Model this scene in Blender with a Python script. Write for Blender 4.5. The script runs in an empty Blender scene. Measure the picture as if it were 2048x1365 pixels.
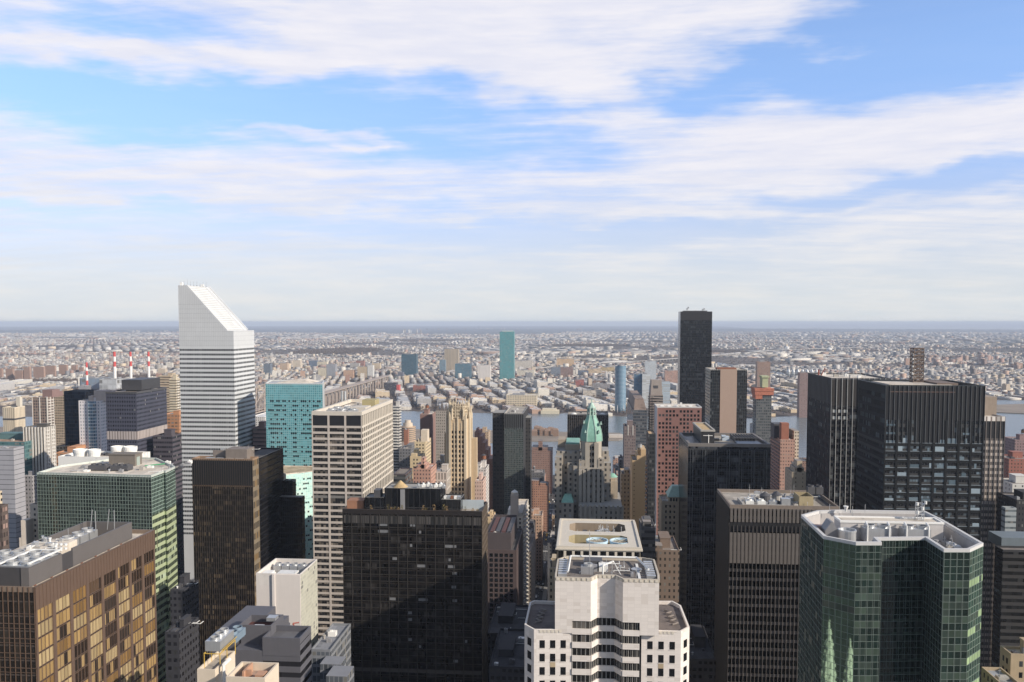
import bpy, math, random
import numpy as np
from mathutils import Vector
R = math.radians
rnd = random.Random(11)
S = bpy.context.scene
COL = S.collection

# ------------------------------------------------------------------ camera
F, CX, CYP = 1700.0, 1024.0, 740.0           # focal length and optical axis in pixels of the 2048 px photograph
YAW, PITCH, EYE = R(4.81), R(3.2), 262.0
cam = bpy.data.cameras.new('camera'); camo = bpy.data.objects.new('camera', cam); COL.objects.link(camo)
cam.sensor_width = 36.0; cam.lens = F/2048*36; cam.shift_y = (CYP-682.5)/2048
cam.clip_start = 1.0; cam.clip_end = 250000
camo.location = (0, 0, EYE); camo.rotation_euler = (R(90)-PITCH, 0, YAW)
S.camera = camo
_f0 = Vector((-math.sin(YAW), math.cos(YAW), 0)); _r = Vector((math.cos(YAW), math.sin(YAW), 0)); _z = Vector((0, 0, 1))
_fw = _f0*math.cos(PITCH) - _z*math.sin(PITCH); _up = _f0*math.sin(PITCH) + _z*math.cos(PITCH)
def ray(px, py): return _fw + _r*((px-CX)/F) + _up*((CYP-py)/F)
def at(px, py, d):                            # the point seen at a pixel, d metres down the street axis
    v = ray(px, py); return Vector((0, 0, EYE)) + v*(d/v.y)
def pz(px, py, z):                            # the point seen at a pixel, on the level z
    v = ray(px, py); return Vector((0, 0, EYE)) + v*((z-EYE)/v.z)
def row(p):                                   # picture row of a point
    q = Vector(p)-Vector((0, 0, EYE)); return CYP - F*q.dot(_up)/q.dot(_fw)
def colm(p):
    q = Vector(p)-Vector((0, 0, EYE)); return CX + F*q.dot(_r)/q.dot(_fw)

# ------------------------------------------------------------------ sun, sky, exposure
SUN_EL, SUN_AZ = R(27), R(26)                 # azimuth from +x towards -y
sd = Vector((math.cos(SUN_AZ)*math.cos(SUN_EL), -math.sin(SUN_AZ)*math.cos(SUN_EL), math.sin(SUN_EL)))
sl = bpy.data.lights.new('sun', 'SUN'); sl.energy = 5.0; sl.angle = R(0.53); sl.color = (1.0, 0.90, 0.77)
so = bpy.data.objects.new('sun', sl); COL.objects.link(so); so.rotation_euler = sd.to_track_quat('Z', 'Y').to_euler()
S.view_settings.view_transform = 'Standard'; S.view_settings.look = 'None'
S.view_settings.exposure = 0.12; S.view_settings.gamma = 1.0

W = bpy.data.worlds.new('World'); S.world = W; W.use_nodes = True
class NT:                                     # small node helper
    def __init__(s, tree): s.t = tree; s.n = tree.nodes; s.l = tree.links
    def new(s, kind, **kw):
        n = s.n.new(kind)
        for k, v in kw.items(): setattr(n, k, v)
        return n
    def put(s, sock, v):
        if hasattr(v, 'is_output'): s.l.new(v, sock)
        elif v is not None: sock.default_value = v
    def m(s, op, a, b=None, c=None, clamp=False):
        n = s.new('ShaderNodeMath', operation=op, use_clamp=clamp)
        for i, v in enumerate((a, b, c)): s.put(n.inputs[i], v)
        return n.outputs[0]
    def v(s, op, a, b=None):
        n = s.new('ShaderNodeVectorMath', operation=op)
        s.put(n.inputs[0], a); s.put(n.inputs[1], b)
        return n.outputs['Value'] if op in ('DOT_PRODUCT', 'LENGTH') else n.outputs[0]
    def mix(s, f, a, b, blend='MIX'):
        n = s.new('ShaderNodeMix', data_type='RGBA', blend_type=blend)
        s.put(n.inputs['Factor'], f); s.put(n.inputs[6], a); s.put(n.inputs[7], b)
        return n.outputs[2]
    def mr(s, x, a, b, c, d, interp='SMOOTHSTEP'):
        n = s.new('ShaderNodeMapRange', interpolation_type=interp)
        for i, v in enumerate((x, a, b, c, d)): s.put(n.inputs[i], v)
        return n.outputs[0]
    def noise(s, vec, scale, detail=4, rough=.55, dim='3D'):
        n = s.new('ShaderNodeTexNoise', noise_dimensions=dim)
        s.put(n.inputs['Vector'], vec); n.inputs['Scale'].default_value = scale
        n.inputs['Detail'].default_value = detail; n.inputs['Roughness'].default_value = rough
        return n
def c4(c): return (c[0], c[1], c[2], 1.0)

def make_sky():
    T = NT(W.node_tree); T.n.clear()
    out = T.new('ShaderNodeOutputWorld'); bg = T.new('ShaderNodeBackground'); T.l.new(bg.outputs[0], out.inputs[0])
    bg.inputs[1].default_value = 0.1
    sky = T.new('ShaderNodeTexSky', sky_type='NISHITA', sun_disc=False)
    sky.sun_elevation = SUN_EL; sky.sun_rotation = R(90)+SUN_AZ; sky.altitude = 200
    sky.air_density = 1.0; sky.dust_density = 0.6; sky.ozone_density = 2.0
    g = T.new('ShaderNodeTexCoord').outputs['Generated']
    sep = T.new('ShaderNodeSeparateXYZ'); T.l.new(g, sep.inputs[0]); x, y, z = sep.outputs
    az = T.m('ADD', T.m('ARCTAN2', x, y), YAW)           # to the right of the view down the avenue blocks
    el = T.m('ARCSINE', z)
    ae = T.new('ShaderNodeCombineXYZ'); T.l.new(az, ae.inputs[0]); T.l.new(el, ae.inputs[1])
    # streaky noise in the layer of cirrus: the direction met with a level plane
    zz = T.m('ADD', T.m('MAXIMUM', z, 0.0), 0.10)
    pl = T.new('ShaderNodeCombineXYZ'); T.l.new(T.m('DIVIDE', x, zz), pl.inputs[0]); T.l.new(T.m('DIVIDE', y, zz), pl.inputs[1])
    def mapped(vec, loc, rot, sc, kind='POINT'):
        n = T.new('ShaderNodeMapping', vector_type=kind); T.l.new(vec, n.inputs[0])
        n.inputs[1].default_value = loc; n.inputs[2].default_value = rot; n.inputs[3].default_value = sc
        return n.outputs[0]
    wn = T.noise(mapped(ae.outputs[0], (0, 0, 0), (0, 0, R(-4)), (2.4, 7, 1)), 2.2, 4, .55)
    wv = T.v('MULTIPLY', T.v('SUBTRACT', wn.outputs['Color'], (.5, .5, .5)), (.55, .10, 0))
    aw = T.v('ADD', ae.outputs[0], wv)
    blobs = [(1050, 40, 720, 120, 2, .88), (330, 105, 400, 42, 4, .75), (60, 55, 220, 75, 0, .35), (1080, 170, 330, 75, -10, .6),
             (390, 185, 620, 62, 2, -.95), (1530, 150, 340, 50, 4, -.75), (1960, 50, 330, 130, 0, -1.1), (900, 255, 260, 40, 0, -.5),
             (640, 250, 100, 15, 0, .8), (300, 325, 560, 80, -2, .6), (900, 345, 480, 80, 0, .3), (1780, 265, 640, 80, 3, .92), (1990, 170, 260, 50, 6, .5),
             (1850, 368, 420, 24, 0, -.8), (1500, 408, 620, 30, 0, .6), (1250, 455, 480, 32, 2, -.7), (700, 440, 700, 36, 0, -.45),
             (1700, 490, 700, 16, 2, .55), (200, 395, 260, 16, 0, -.5), (1050, 300, 200, 26, 0, -.3), (1900, 440, 320, 20, 0, .5),
             (230, 40, 160, 36, -10, -.45), (480, 65, 190, 26, -8, -.3)]
    acc = None
    for px, py, rx, ry, rot, amp in blobs:
        a = math.atan((px-CX)/F); e = math.atan((632-py)/math.hypot(F, px-CX))
        mp = mapped(aw, (a, e, 0), (0, 0, R(rot)), (rx/F*1.25, ry/F*1.3, 1), 'TEXTURE')
        gr = T.new('ShaderNodeTexGradient', gradient_type='SPHERICAL'); T.l.new(mp, gr.inputs[0])
        acc = T.m('MULTIPLY_ADD', T.mr(gr.outputs[1], 0, .75, 0, 1), amp, acc if acc else 0.0)
    f1 = T.noise(mapped(pl.outputs[0], (3.1, 1.7, 0), (0, 0, R(14)), (.55, 1.5, 1)), 1.1, 8, .62).outputs[0]
    f2 = T.noise(mapped(pl.outputs[0], (0, 9, 0), (0, 0, R(-22)), (.5, 3.4, 1)), 1.7, 7, .66).outputs[0]
    f3 = T.noise(mapped(ae.outputs[0], (0, 0, 0), (0, 0, R(-7)), (5, 34, 1)), 1.6, 6, .6).outputs[0]
    nz = T.m('ADD', T.m('MULTIPLY', T.m('SUBTRACT', f1, .5), 1.5), T.m('MULTIPLY', T.m('SUBTRACT', f2, .5), 2.3))
    nz = T.m('ADD', nz, T.m('MULTIPLY', T.m('SUBTRACT', f3, .5), 1.5))
    clear = T.m('MAXIMUM', T.mr(el, R(22), R(36), 0, 1), T.mr(T.m('ABSOLUTE', az), R(45), R(75), 0, 1))   # unseen sky overhead and behind us kept clear, to deepen the shadows
    dens = T.mr(T.m('SUBTRACT', T.m('ADD', T.m('ADD', acc, nz), .42), T.m('MULTIPLY', clear, .55)), -.36, 1.40, 0.10, 0.97)
    skyc = T.mix(1.0, sky.outputs[0], T.mix(T.mr(el, R(3), R(17), 0, 1), (1.25, 1.18, 1.62, 1), (1.50, 1.74, 2.14, 1)), 'MULTIPLY')
    skyc = T.mix(clear, skyc, sky.outputs[0])
    shade = T.mix(T.mr(f3, .3, .75, 0, 1), (7.3, 7.4, 8.4, 1), (8.5, 8.3, 8.7, 1))
    col = T.mix(dens, skyc, shade)
    hz = T.mr(el, R(-1), R(11.5), 1.0, 0.0)
    hzc = T.mix(T.mr(f3, .35, .7, 0, 1), (6.5, 7.0, 7.35, 1), (7.25, 7.4, 7.35, 1))
    col = T.mix(T.m('MULTIPLY', hz, .93), col, hzc)
    T.l.new(col, bg.inputs[0])
make_sky()

# ------------------------------------------------------------------ materials
_mats = {}
def plain(name, col, rough=.75, metal=0.0, var=.18, scale=.35, ior=1.5, spec=.5):
    key = ('p', name)
    if key in _mats: return _mats[key]
    m = bpy.data.materials.new(name); m.use_nodes = True; T = NT(m.node_tree); T.n.clear()
    o = T.new('ShaderNodeOutputMaterial'); b = T.new('ShaderNodeBsdfPrincipled'); T.l.new(b.outputs[0], o.inputs[0])
    tc = T.new('ShaderNodeTexCoord').outputs['Object']
    n1 = T.noise(tc, scale, 5, .6).outputs[0]; n2 = T.noise(T.v('MULTIPLY', tc, (1.6, 1.6, .12)), .9, 3, .6).outputs[0]
    f = T.m('ADD', T.m('MULTIPLY', T.m('SUBTRACT', n1, .5), var*2.2), T.m('MULTIPLY', T.m('SUBTRACT', n2, .5), var*1.3))
    k = T.m('ADD', f, 1.0)
    if 'roof' in name or 'gravel' in name:        # membrane laid and patched in sheets, stained
        sc = T.new('ShaderNodeVectorMath', operation='FLOOR'); T.l.new(T.v('MULTIPLY', T.v('ADD', tc, T.v('MULTIPLY', T.noise(tc, .08, 2).outputs['Color'], (4, 4, 0))), (.19, .11, 0)), sc.inputs[0])
        wn = T.new('ShaderNodeTexWhiteNoise'); T.l.new(sc.outputs[0], wn.inputs[0])
        st = T.mr(T.noise(T.v('ADD', tc, (31, 7, 0)), .16, 5, .7).outputs[0], .52, .66, 0, .38)
        k = T.m('MULTIPLY', T.m('MULTIPLY_ADD', wn.outputs[0], .34, .83), T.m('SUBTRACT', k, st))
    cc = T.new('ShaderNodeCombineColor')
    for i in range(3): T.l.new(k, cc.inputs[i])
    T.put(b.inputs['Base Color'], T.mix(1.0, c4(col), cc.outputs[0], 'MULTIPLY'))
    b.inputs['Roughness'].default_value = rough; b.inputs['Metallic'].default_value = metal; b.inputs['IOR'].default_value = ior
    b.inputs['Specular IOR Level'].default_value = spec
    _mats[key] = m; return m

def facade_group():
    g = bpy.data.node_groups.new('facade cells', 'ShaderNodeTree'); T = NT(g)
    for nm in ('W', 'H', 'Z'): g.interface.new_socket(nm, in_out='INPUT', socket_type='NodeSocketFloat')
    for nm, ty in (('fu', 'Float'), ('fv', 'Float'), ('r1', 'Float'), ('rc', 'Color'), ('rrow', 'Float'), ('side', 'Float')):
        g.interface.new_socket(nm, in_out='OUTPUT', socket_type='NodeSocket'+ty)
    i = T.new('NodeGroupInput'); o = T.new('NodeGroupOutput')
    p = T.new('ShaderNodeSeparateXYZ'); T.l.new(T.new('ShaderNodeTexCoord').outputs['Object'], p.inputs[0])
    nn = T.new('ShaderNodeSeparateXYZ'); T.l.new(T.new('ShaderNodeNewGeometry').outputs['True Normal'], nn.inputs[0])
    u = T.m('SUBTRACT', T.m('MULTIPLY', p.outputs[1], nn.outputs[0]), T.m('MULTIPLY', p.outputs[0], nn.outputs[1]))
    v = T.m('SUBTRACT', p.outputs[2], i.outputs['Z'])
    cu = T.m('DIVIDE', u, i.outputs['W']); cv = T.m('DIVIDE', v, i.outputs['H'])
    T.l.new(T.m('FRACT', cu), o.inputs[0]); T.l.new(T.m('FRACT', cv), o.inputs[1])
    idn = T.m('ROUND', T.m('MULTIPLY', T.m('ADD', nn.outputs[0], T.m('MULTIPLY', nn.outputs[1], 2.0)), 9.0))
    cb = T.new('ShaderNodeCombineXYZ'); T.l.new(T.m('FLOOR', cu), cb.inputs[0]); T.l.new(T.m('FLOOR', cv), cb.inputs[1]); T.l.new(idn, cb.inputs[2])
    w = T.new('ShaderNodeTexWhiteNoise', noise_dimensions='3D'); T.l.new(cb.outputs[0], w.inputs[0])
    T.l.new(w.outputs[0], o.inputs[2]); T.l.new(w.outputs[1], o.inputs[3])
    cb2 = T.new('ShaderNodeCombineXYZ'); T.l.new(T.m('FLOOR', T.m('DIVIDE', cu, 5.0)), cb2.inputs[0]); T.l.new(T.m('FLOOR', cv), cb2.inputs[1]); T.l.new(idn, cb2.inputs[2])
    w2 = T.new('ShaderNodeTexWhiteNoise', noise_dimensions='3D'); T.l.new(cb2.outputs[0], w2.inputs[0]); T.l.new(w2.outputs[0], o.inputs[4])
    T.l.new(T.m('LESS_THAN', T.m('ABSOLUTE', nn.outputs[2]), .5), o.inputs[5])
    return g
FG = facade_group()
def fac(name, wall, glass, w, h, zt, fu=(.2, .8), fv=(.25, .8), blind=(.3, .28, .25), pb=.15, pg=0.0, roof=(.3, .29, .27), rg=.12, rw=.8, ior=1.5, tilt=.012, attr=None, var=.16, gvar=.5):
    """a facade: wall with a window in each cell w by h; some windows have blinds (pb single, pg in runs of five)"""
    key = ('f', name, round(zt, 2))
    if key in _mats: return _mats[key]
    m = bpy.data.materials.new(name); m.use_nodes = True; T = NT(m.node_tree); T.n.clear()
    o = T.new('ShaderNodeOutputMaterial'); b = T.new('ShaderNodeBsdfPrincipled'); T.l.new(b.outputs[0], o.inputs[0])
    g = T.new('ShaderNodeGroup'); g.node_tree = FG
    g.inputs[0].default_value = w; g.inputs[1].default_value = h; g.inputs[2].default_value = zt
    U, V, r1, rc, rr, side = g.outputs
    win = T.m('MULTIPLY', T.m('MULTIPLY', T.m('GREATER_THAN', U, fu[0]), T.m('LESS_THAN', U, fu[1])),
              T.m('MULTIPLY', T.m('GREATER_THAN', V, fv[0]), T.m('LESS_THAN', V, fv[1])))
    win = T.m('MULTIPLY', win, side)
    sc = T.new('ShaderNodeSeparateColor'); T.l.new(rc, sc.inputs[0])
    isb = T.m('MAXIMUM', T.m('LESS_THAN', r1, pb), T.m('MULTIPLY', T.m('LESS_THAN', rr, pg), T.m('LESS_THAN', sc.outputs[1], .8)))
    gc = T.mix(isb, c4(glass), c4(blind))
    k = T.m('MULTIPLY_ADD', sc.outputs[0], gvar*2, 1-gvar)
    kc = T.new('ShaderNodeCombineColor')
    for i in range(3): T.l.new(k, kc.inputs[i])
    gc = T.mix(1.0, gc, kc.outputs[0], 'MULTIPLY')
    tc = T.new('ShaderNodeTexCoord').outputs['Object']
    n1 = T.noise(T.v('MULTIPLY', tc, (1, 1, .3)), .12, 5, .65).outputs[0]
    kk = T.m('MULTIPLY_ADD', T.m('SUBTRACT', n1, .5), var*2.5, 1.0)
    wc = T.new('ShaderNodeCombineColor')
    for i in range(3): T.l.new(kk, wc.inputs[i])
    base = c4(wall)
    if attr:
        at_ = T.new('ShaderNodeAttribute', attribute_name=attr); base = at_.outputs['Color']
    wl = T.mix(1.0, base, wc.outputs[0], 'MULTIPLY')
    rf = T.mix(1.0, (T.mix(.5, base, c4(roof)) if attr else c4(roof)), wc.outputs[0], 'MULTIPLY')
    wl = T.mix(side, rf, wl)
    T.put(b.inputs['Base Color'], T.mix(win, wl, gc))
    T.put(b.inputs['Roughness'], T.m('MULTIPLY_ADD', T.m('MULTIPLY', win, T.m('SUBTRACT', 1.0, T.m('MULTIPLY', isb, .4))), rg-rw, rw))
    b.inputs['IOR'].default_value = ior
    if tilt:
        nv = T.v('MULTIPLY', T.v('SUBTRACT', rc, (.5, .5, .5)), (tilt*2,)*3)
        sv = T.new('ShaderNodeVectorMath', operation='SCALE'); T.l.new(nv, sv.inputs[0]); T.l.new(win, sv.inputs['Scale'])
        T.l.new(T.v('NORMALIZE', T.v('ADD', T.new('ShaderNodeNewGeometry').outputs['Normal'], sv.outputs[0])), b.inputs['Normal'])
    _mats[key] = m; return m

# ------------------------------------------------------------------ mesh helpers
class MB:
    def __init__(s): s.v = []; s.f = []
    def box(s, x0, x1, y0, y1, z0, z1):
        n = len(s.v)
        s.v += [(x0, y0, z0), (x1, y0, z0), (x1, y1, z0), (x0, y1, z0), (x0, y0, z1), (x1, y0, z1), (x1, y1, z1), (x0, y1, z1)]
        s.f += [(n, n+3, n+2, n+1), (n+4, n+5, n+6, n+7), (n, n+1, n+5, n+4), (n+1, n+2, n+6, n+5), (n+2, n+3, n+7, n+6), (n+3, n, n+4, n+7)]
        return s
    def fb(s, fc, u0, u1, z0, z1, n0, n1):     # a box on a facade: along it, up it, out of it
        (ax, ay), (bx, by) = fc; L = math.hypot(bx-ax, by-ay); dx, dy = (bx-ax)/L, (by-ay)/L; nx, ny = dy, -dx
        n = len(s.v)
        for z in (z0, z1):
            for u, w in ((u0, n1), (u1, n1), (u1, n0), (u0, n0)):
                s.v.append((ax+dx*u+nx*w, ay+dy*u+ny*w, z))
        s.f += [(n, n+3, n+2, n+1), (n+4, n+5, n+6, n+7), (n, n+1, n+5, n+4), (n+1, n+2, n+6, n+5), (n+2, n+3, n+7, n+6), (n+3, n, n+4, n+7)]
        return s
    def prism(s, poly, z0, z1, cap=True, skip=()):   # poly counter-clockwise seen from above
        n = len(s.v); k = len(poly)
        s.v += [(p[0], p[1], z0) for p in poly] + [(p[0], p[1], z1) for p in poly]
        for i in range(k):
            if i in skip: continue
            j = (i+1) % k; s.f.append((n+i, n+j, n+k+j, n+k+i))
        if cap: s.f += [tuple(range(n+k, n+2*k)), tuple(range(n+k-1, n-1, -1))]
        return s
    def frust(s, poly0, z0, poly1, z1):
        n = len(s.v); k = len(poly0)
        s.v += [(p[0], p[1], z0) for p in poly0] + [(p[0], p[1], z1) for p in poly1]
        for i in range(k):
            j = (i+1) % k; s.f.append((n+i, n+j, n+k+j, n+k+i))
        s.f += [tuple(range(n+k, n+2*k)), tuple(range(n+k-1, n-1, -1))]
        return s
    def cyl(s, x, y, z0, z1, r0, r1=None, k=16):
        r1 = r0 if r1 is None else max(r1, .01)
        c = [(math.cos(2*math.pi*i/k), math.sin(2*math.pi*i/k)) for i in range(k)]
        return s.frust([(x+a*r0, y+b*r0) for a, b in c], z0, [(x+a*r1, y+b*r1) for a, b in c], z1)
    def ring(s, x, y, z0, z1, ro, ri, k=16):
        n = len(s.v)
        for rr, z in ((ro, z0), (ro, z1), (ri, z1), (ri, z0)):
            s.v += [(x+rr*math.cos(2*math.pi*i/k), y+rr*math.sin(2*math.pi*i/k), z) for i in range(k)]
        for a in range(4):
            b = (a+1) % 4
            for i in range(k):
                j = (i+1) % k; s.f.append((n+a*k+i, n+a*k+j, n+b*k+j, n+b*k+i))
        return s
    def bar(s, p, q, r=.15, k=5):
        p, q = Vector(p), Vector(q); d = (q-p)
        if d.length < 1e-6: return s
        d.normalize(); a = d.orthogonal().normalized(); b = d.cross(a); n = len(s.v)
        for c in (p, q):
            s.v += [tuple(c + a*(r*math.cos(2*math.pi*i/k)) + b*(r*math.sin(2*math.pi*i/k))) for i in range(k)]
        for i in range(k):
            j = (i+1) % k; s.f.append((n+i, n+j, n+k+j, n+k+i))
        s.f += [tuple(range(n+k-1, n-1, -1)), tuple(range(n+k, n+2*k))]
        return s
    def wall(s, poly, z0, z1, t):              # a parapet of thickness t inside a closed outline
        k = len(poly)
        cx = sum(p[0] for p in poly)/k; cy = sum(p[1] for p in poly)/k
        inn = []
        for i in range(k):
            p0, p1, p2 = Vector(poly[i-1][:2]), Vector(poly[i][:2]), Vector(poly[(i+1) % k][:2])
            e1, e2 = (p1-p0).normalized(), (p2-p1).normalized()
            n1, n2 = Vector((-e1.y, e1.x)), Vector((-e2.y, e2.x))
            bis = n1+n2; den = max(.3, 1+n1.dot(n2)); inn.append(p1+bis*(t/den))
        n = len(s.v)
        s.v += [(p[0], p[1], z0) for p in poly]+[(p[0], p[1], z1) for p in poly]+[(p[0], p[1], z1) for p in inn]+[(p[0], p[1], z0) for p in inn]
        for a in range(3):
            for i in range(k):
                j = (i+1) % k; s.f.append((n+a*k+i, n+a*k+j, n+(a+1)*k+j, n+(a+1)*k+i))
        return s
    def build(s, name, mat, parent=None, base=(0, 0, 0)):
        me = bpy.data.meshes.new(name)
        bx, by, bz = base
        me.from_pydata([(a-bx, b-by, c-bz) for a, b, c in s.v], [], s.f); me.update()
        me.materials.append(mat)
        o = bpy.data.objects.new(name, me); COL.objects.link(o)
        if parent is not None: o.parent = parent
        else: o.location = base
        return o
def rect(x0, x1, y0, y1): return [(x0, y0), (x1, y0), (x1, y1), (x0, y1)]

def inset(poly, t):
    m = MB().wall(poly, 0, 1, t); k = len(poly); return [(p[0], p[1]) for p in m.v[2*k:3*k]]
class Bld:                                     # a building: an Empty at its base and the parts under it
    def __init__(s, name, label, cat, x0, x1, y0, y1, zt, group=None):
        s.x0, s.x1, s.y0, s.y1, s.zt = x0, x1, y0, y1, zt
        s.base = ((x0+x1)/2, (y0+y1)/2, 0)
        s.root = bpy.data.objects.new(name, None); COL.objects.link(s.root); s.root.location = s.base
        s.root.empty_display_size = 5
        s.root['label'] = label; s.root['category'] = cat
        if group: s.root['group'] = group
        s.W = ((x0, y0), (x1, y0)); s.S = ((x1, y0), (x1, y1)); s.E = ((x1, y1), (x0, y1)); s.N = ((x0, y1), (x0, y0))
    def put(s, mb, name, mat, parent=None, label=None, kind=None):
        o = mb.build(name, mat, parent or s.root, s.base)
        if label: o['label'] = label
        if kind: o['kind'] = kind
        return o
    def body(s, mat, name='wall', z0=0.0, roofmat=None, parm=None, par=1.3, t=.5):
        s.put(MB().box(s.x0, s.x1, s.y0, s.y1, z0, s.zt-par), name, mat)
        if roofmat: s.put(MB().box(s.x0+t, s.x1-t, s.y0+t, s.y1-t, s.zt-par-.2, s.zt-par+.06), 'roof', roofmat)
        s.put(MB().wall(rect(s.x0, s.x1, s.y0, s.y1), s.zt-par, s.zt, t), 'parapet', parm or mat)
        s.zr = s.zt-par+.06
    def fins(s, faces, step, w, out, mat, z0=0, z1=None, name='mullion', skip_ends=False):
        mb = MB()
        for fc in faces:
            L = math.hypot(fc[1][0]-fc[0][0], fc[1][1]-fc[0][1]); n = max(1, round(L/step))
            for i in range(n+1):
                if skip_ends and i in (0, n): continue
                u = L*i/n; mb.fb(fc, max(0, u-w/2), min(L, u+w/2), z0, s.zt if z1 is None else z1, -.05, out)
        return s.put(mb, name, mat)
    def bands(s, faces, zs, h, out, mat, name='spandrel', each=True, ext=0.0):
        mb = MB()
        for z in zs:
            if each: mb = MB()
            for fc in faces:
                L = math.hypot(fc[1][0]-fc[0][0], fc[1][1]-fc[0][1]); mb.fb(fc, -ext, L+ext, z, z+h, -.05, out)
            if each: s.put(mb, name, mat)
        if not each: s.put(mb, name, mat)

def ratio(px, py):
    v = ray(px, py); return v.x/v.y
def pxbox(name, label, cat, xl, xr, yn, d, xs=None, ys=None, dep=None, group=None):
    """a block whose front edge runs from xl to xr at picture row yn, d metres away; xs is the column of the far corner of the side one sees"""
    a, b = at(xl, yn, d), at(xr, yn, d)
    right = b.x < 0 and xs is not None and xs > xr       # the right-hand side shows
    zt = (b if (a.x+b.x) < 0 else a).z
    if dep is None:
        yy = yn if ys is None else ys
        dep = (b.x/ratio(xs, yy) if right else a.x/ratio(xs, yy)) - d
    return Bld(name, label, cat, a.x, b.x, d, d+dep, zt, group)

# shared plain materials
M_CONC = plain('concrete', (.38, .36, .33)); M_ROOF = plain('roof gravel', (.36, .33, .29), .9, var=.3, scale=.2)
M_ROOFL = plain('pale roof', (.62, .555, .475), .9, var=.22, scale=.2); M_ROOFD = plain('dark roof felt', (.085, .08, .08), .9, var=.35, scale=.15)
M_WHITE = plain('white paint', (.78, .77, .74), .6, var=.08); M_STEEL = plain('galvanised steel', (.52, .53, .54), .4, .6, var=.15)
M_BLACK = plain('black metal', (.018, .018, .02), .45); M_DGREY = plain('dark grey cladding', (.075, .075, .082), .6)
M_GREY = plain('grey cladding', (.26, .26, .27), .6); M_BRONZE = plain('bronze metal', (.13, .085, .06), .45, .2)
M_RUST = plain('rusty iron', (.22, .09, .05), .8); M_WOOD = plain('tank timber', (.2, .12, .07), .85); M_TAN = plain('tan cone roof', (.5, .36, .19), .8)
M_BRICK = plain('red brick', (.32, .13, .085), .85); M_PIPE = plain('pale pipe', (.7, .7, .68), .5)

def fan_unit(b, x, y, z, w, dpt, h, nx=1, ny=1, mat=None, name='cooling_unit'):   # a cooling unit with round fan cowls
    o = b.put(MB().box(x, x+w, y, y+dpt, z+.5, z+h).box(x+.3, x+.6, y+.3, y+.6, z, z+.5).box(x+w-.6, x+w-.3, y+.3, y+.6, z, z+.5).box(x+.3, x+.6, y+dpt-.6, y+dpt-.3, z, z+.5).box(x+w-.6, x+w-.3, y+dpt-.6, y+dpt-.3, z, z+.5), name, mat or M_STEEL)
    for i in range(nx):
        for j in range(ny):
            r = min(w/nx, dpt/ny)*.4; cx, cy = x+w*(i+.5)/nx, y+dpt*(j+.5)/ny
            mb = MB().ring(cx, cy, z+h-.02, z+h+.8, r, r*.88, 18); b.put(mb, 'fan_cowl', M_WHITE if mat is None else mat, o)
            fb = MB().cyl(cx, cy, z+h+.02, z+h+.06, r*.86, k=18).bar((cx-r*.8, cy, z+h+.3), (cx+r*.8, cy, z+h+.3), .1).bar((cx, cy-r*.8, z+h+.3), (cx, cy+r*.8, z+h+.3), .1)
            b.put(fb, 'fan', M_DGREY, o)
    return o
def tank(b, x, y, z, r, h, leg=3.0, mat=None, cone=None):
    o = b.put(MB().cyl(x, y, z+leg, z+leg+h, r, r*.96, 14), 'water_tank', mat or M_WOOD)
    b.put(MB().cyl(x, y, z+leg+h, z+leg+h+r*.75, r*1.08, .05, 14), 'tank_lid', cone or M_DGREY, o)
    mb = MB()
    for i in range(4):
        a = math.pi/4+i*math.pi/2; mb.bar((x+r*.75*math.cos(a), y+r*.75*math.sin(a), z), (x+r*.75*math.cos(a), y+r*.75*math.sin(a), z+leg), .18)
    b.put(mb, 'tank_stand', M_DGREY, o)
def clutter(b, n, x0, x1, y0, y1, z, seed=0, s=1.0):
    q = random.Random(seed)
    for i in range(n):
        x, y = q.uniform(x0, x1), q.uniform(y0, y1); k = q.random()
        w, d_, h = q.uniform(1.5, 4)*s, q.uniform(1.5, 4)*s, q.uniform(.8, 2.4)*s
        mt = q.choice([M_STEEL, M_GREY, M_WHITE, M_CONC, M_DGREY])
        if k < .45: b.put(MB().box(x, x+w, y, y+d_, z, z+h).box(x+.2*w, x+.5*w, y+.2*d_, y+.6*d_, z+h, z+h*1.25), 'air_handler', mt)
        elif k < .62: b.put(MB().cyl(x, y, z, z+h, .5*s, k=10).cyl(x, y, z+h, z+h+.4*s, .8*s, k=10), 'roof_vent', mt)
        elif k < .82: b.put(MB().bar((x, y, z+.5), (x+w*2.5, y, z+.5), .22*s).bar((x+w*2.5, y, z+.5), (x+w*2.5, y+d_*1.5, z+.5), .22*s).bar((x, y, z), (x, y, z+.5), .22*s), 'pipe_run', M_PIPE)
        else: b.put(MB().bar((x, y, z), (x, y, z+h*3.2), .09*s).bar((x-.5*s, y, z+h*2.4), (x+.5*s, y, z+h*2.4), .06*s), 'antenna', M_STEEL)
def zs_down(zt, h, n, first=0.0): return [zt-first-h*(i+1) for i in range(n)]
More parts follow.
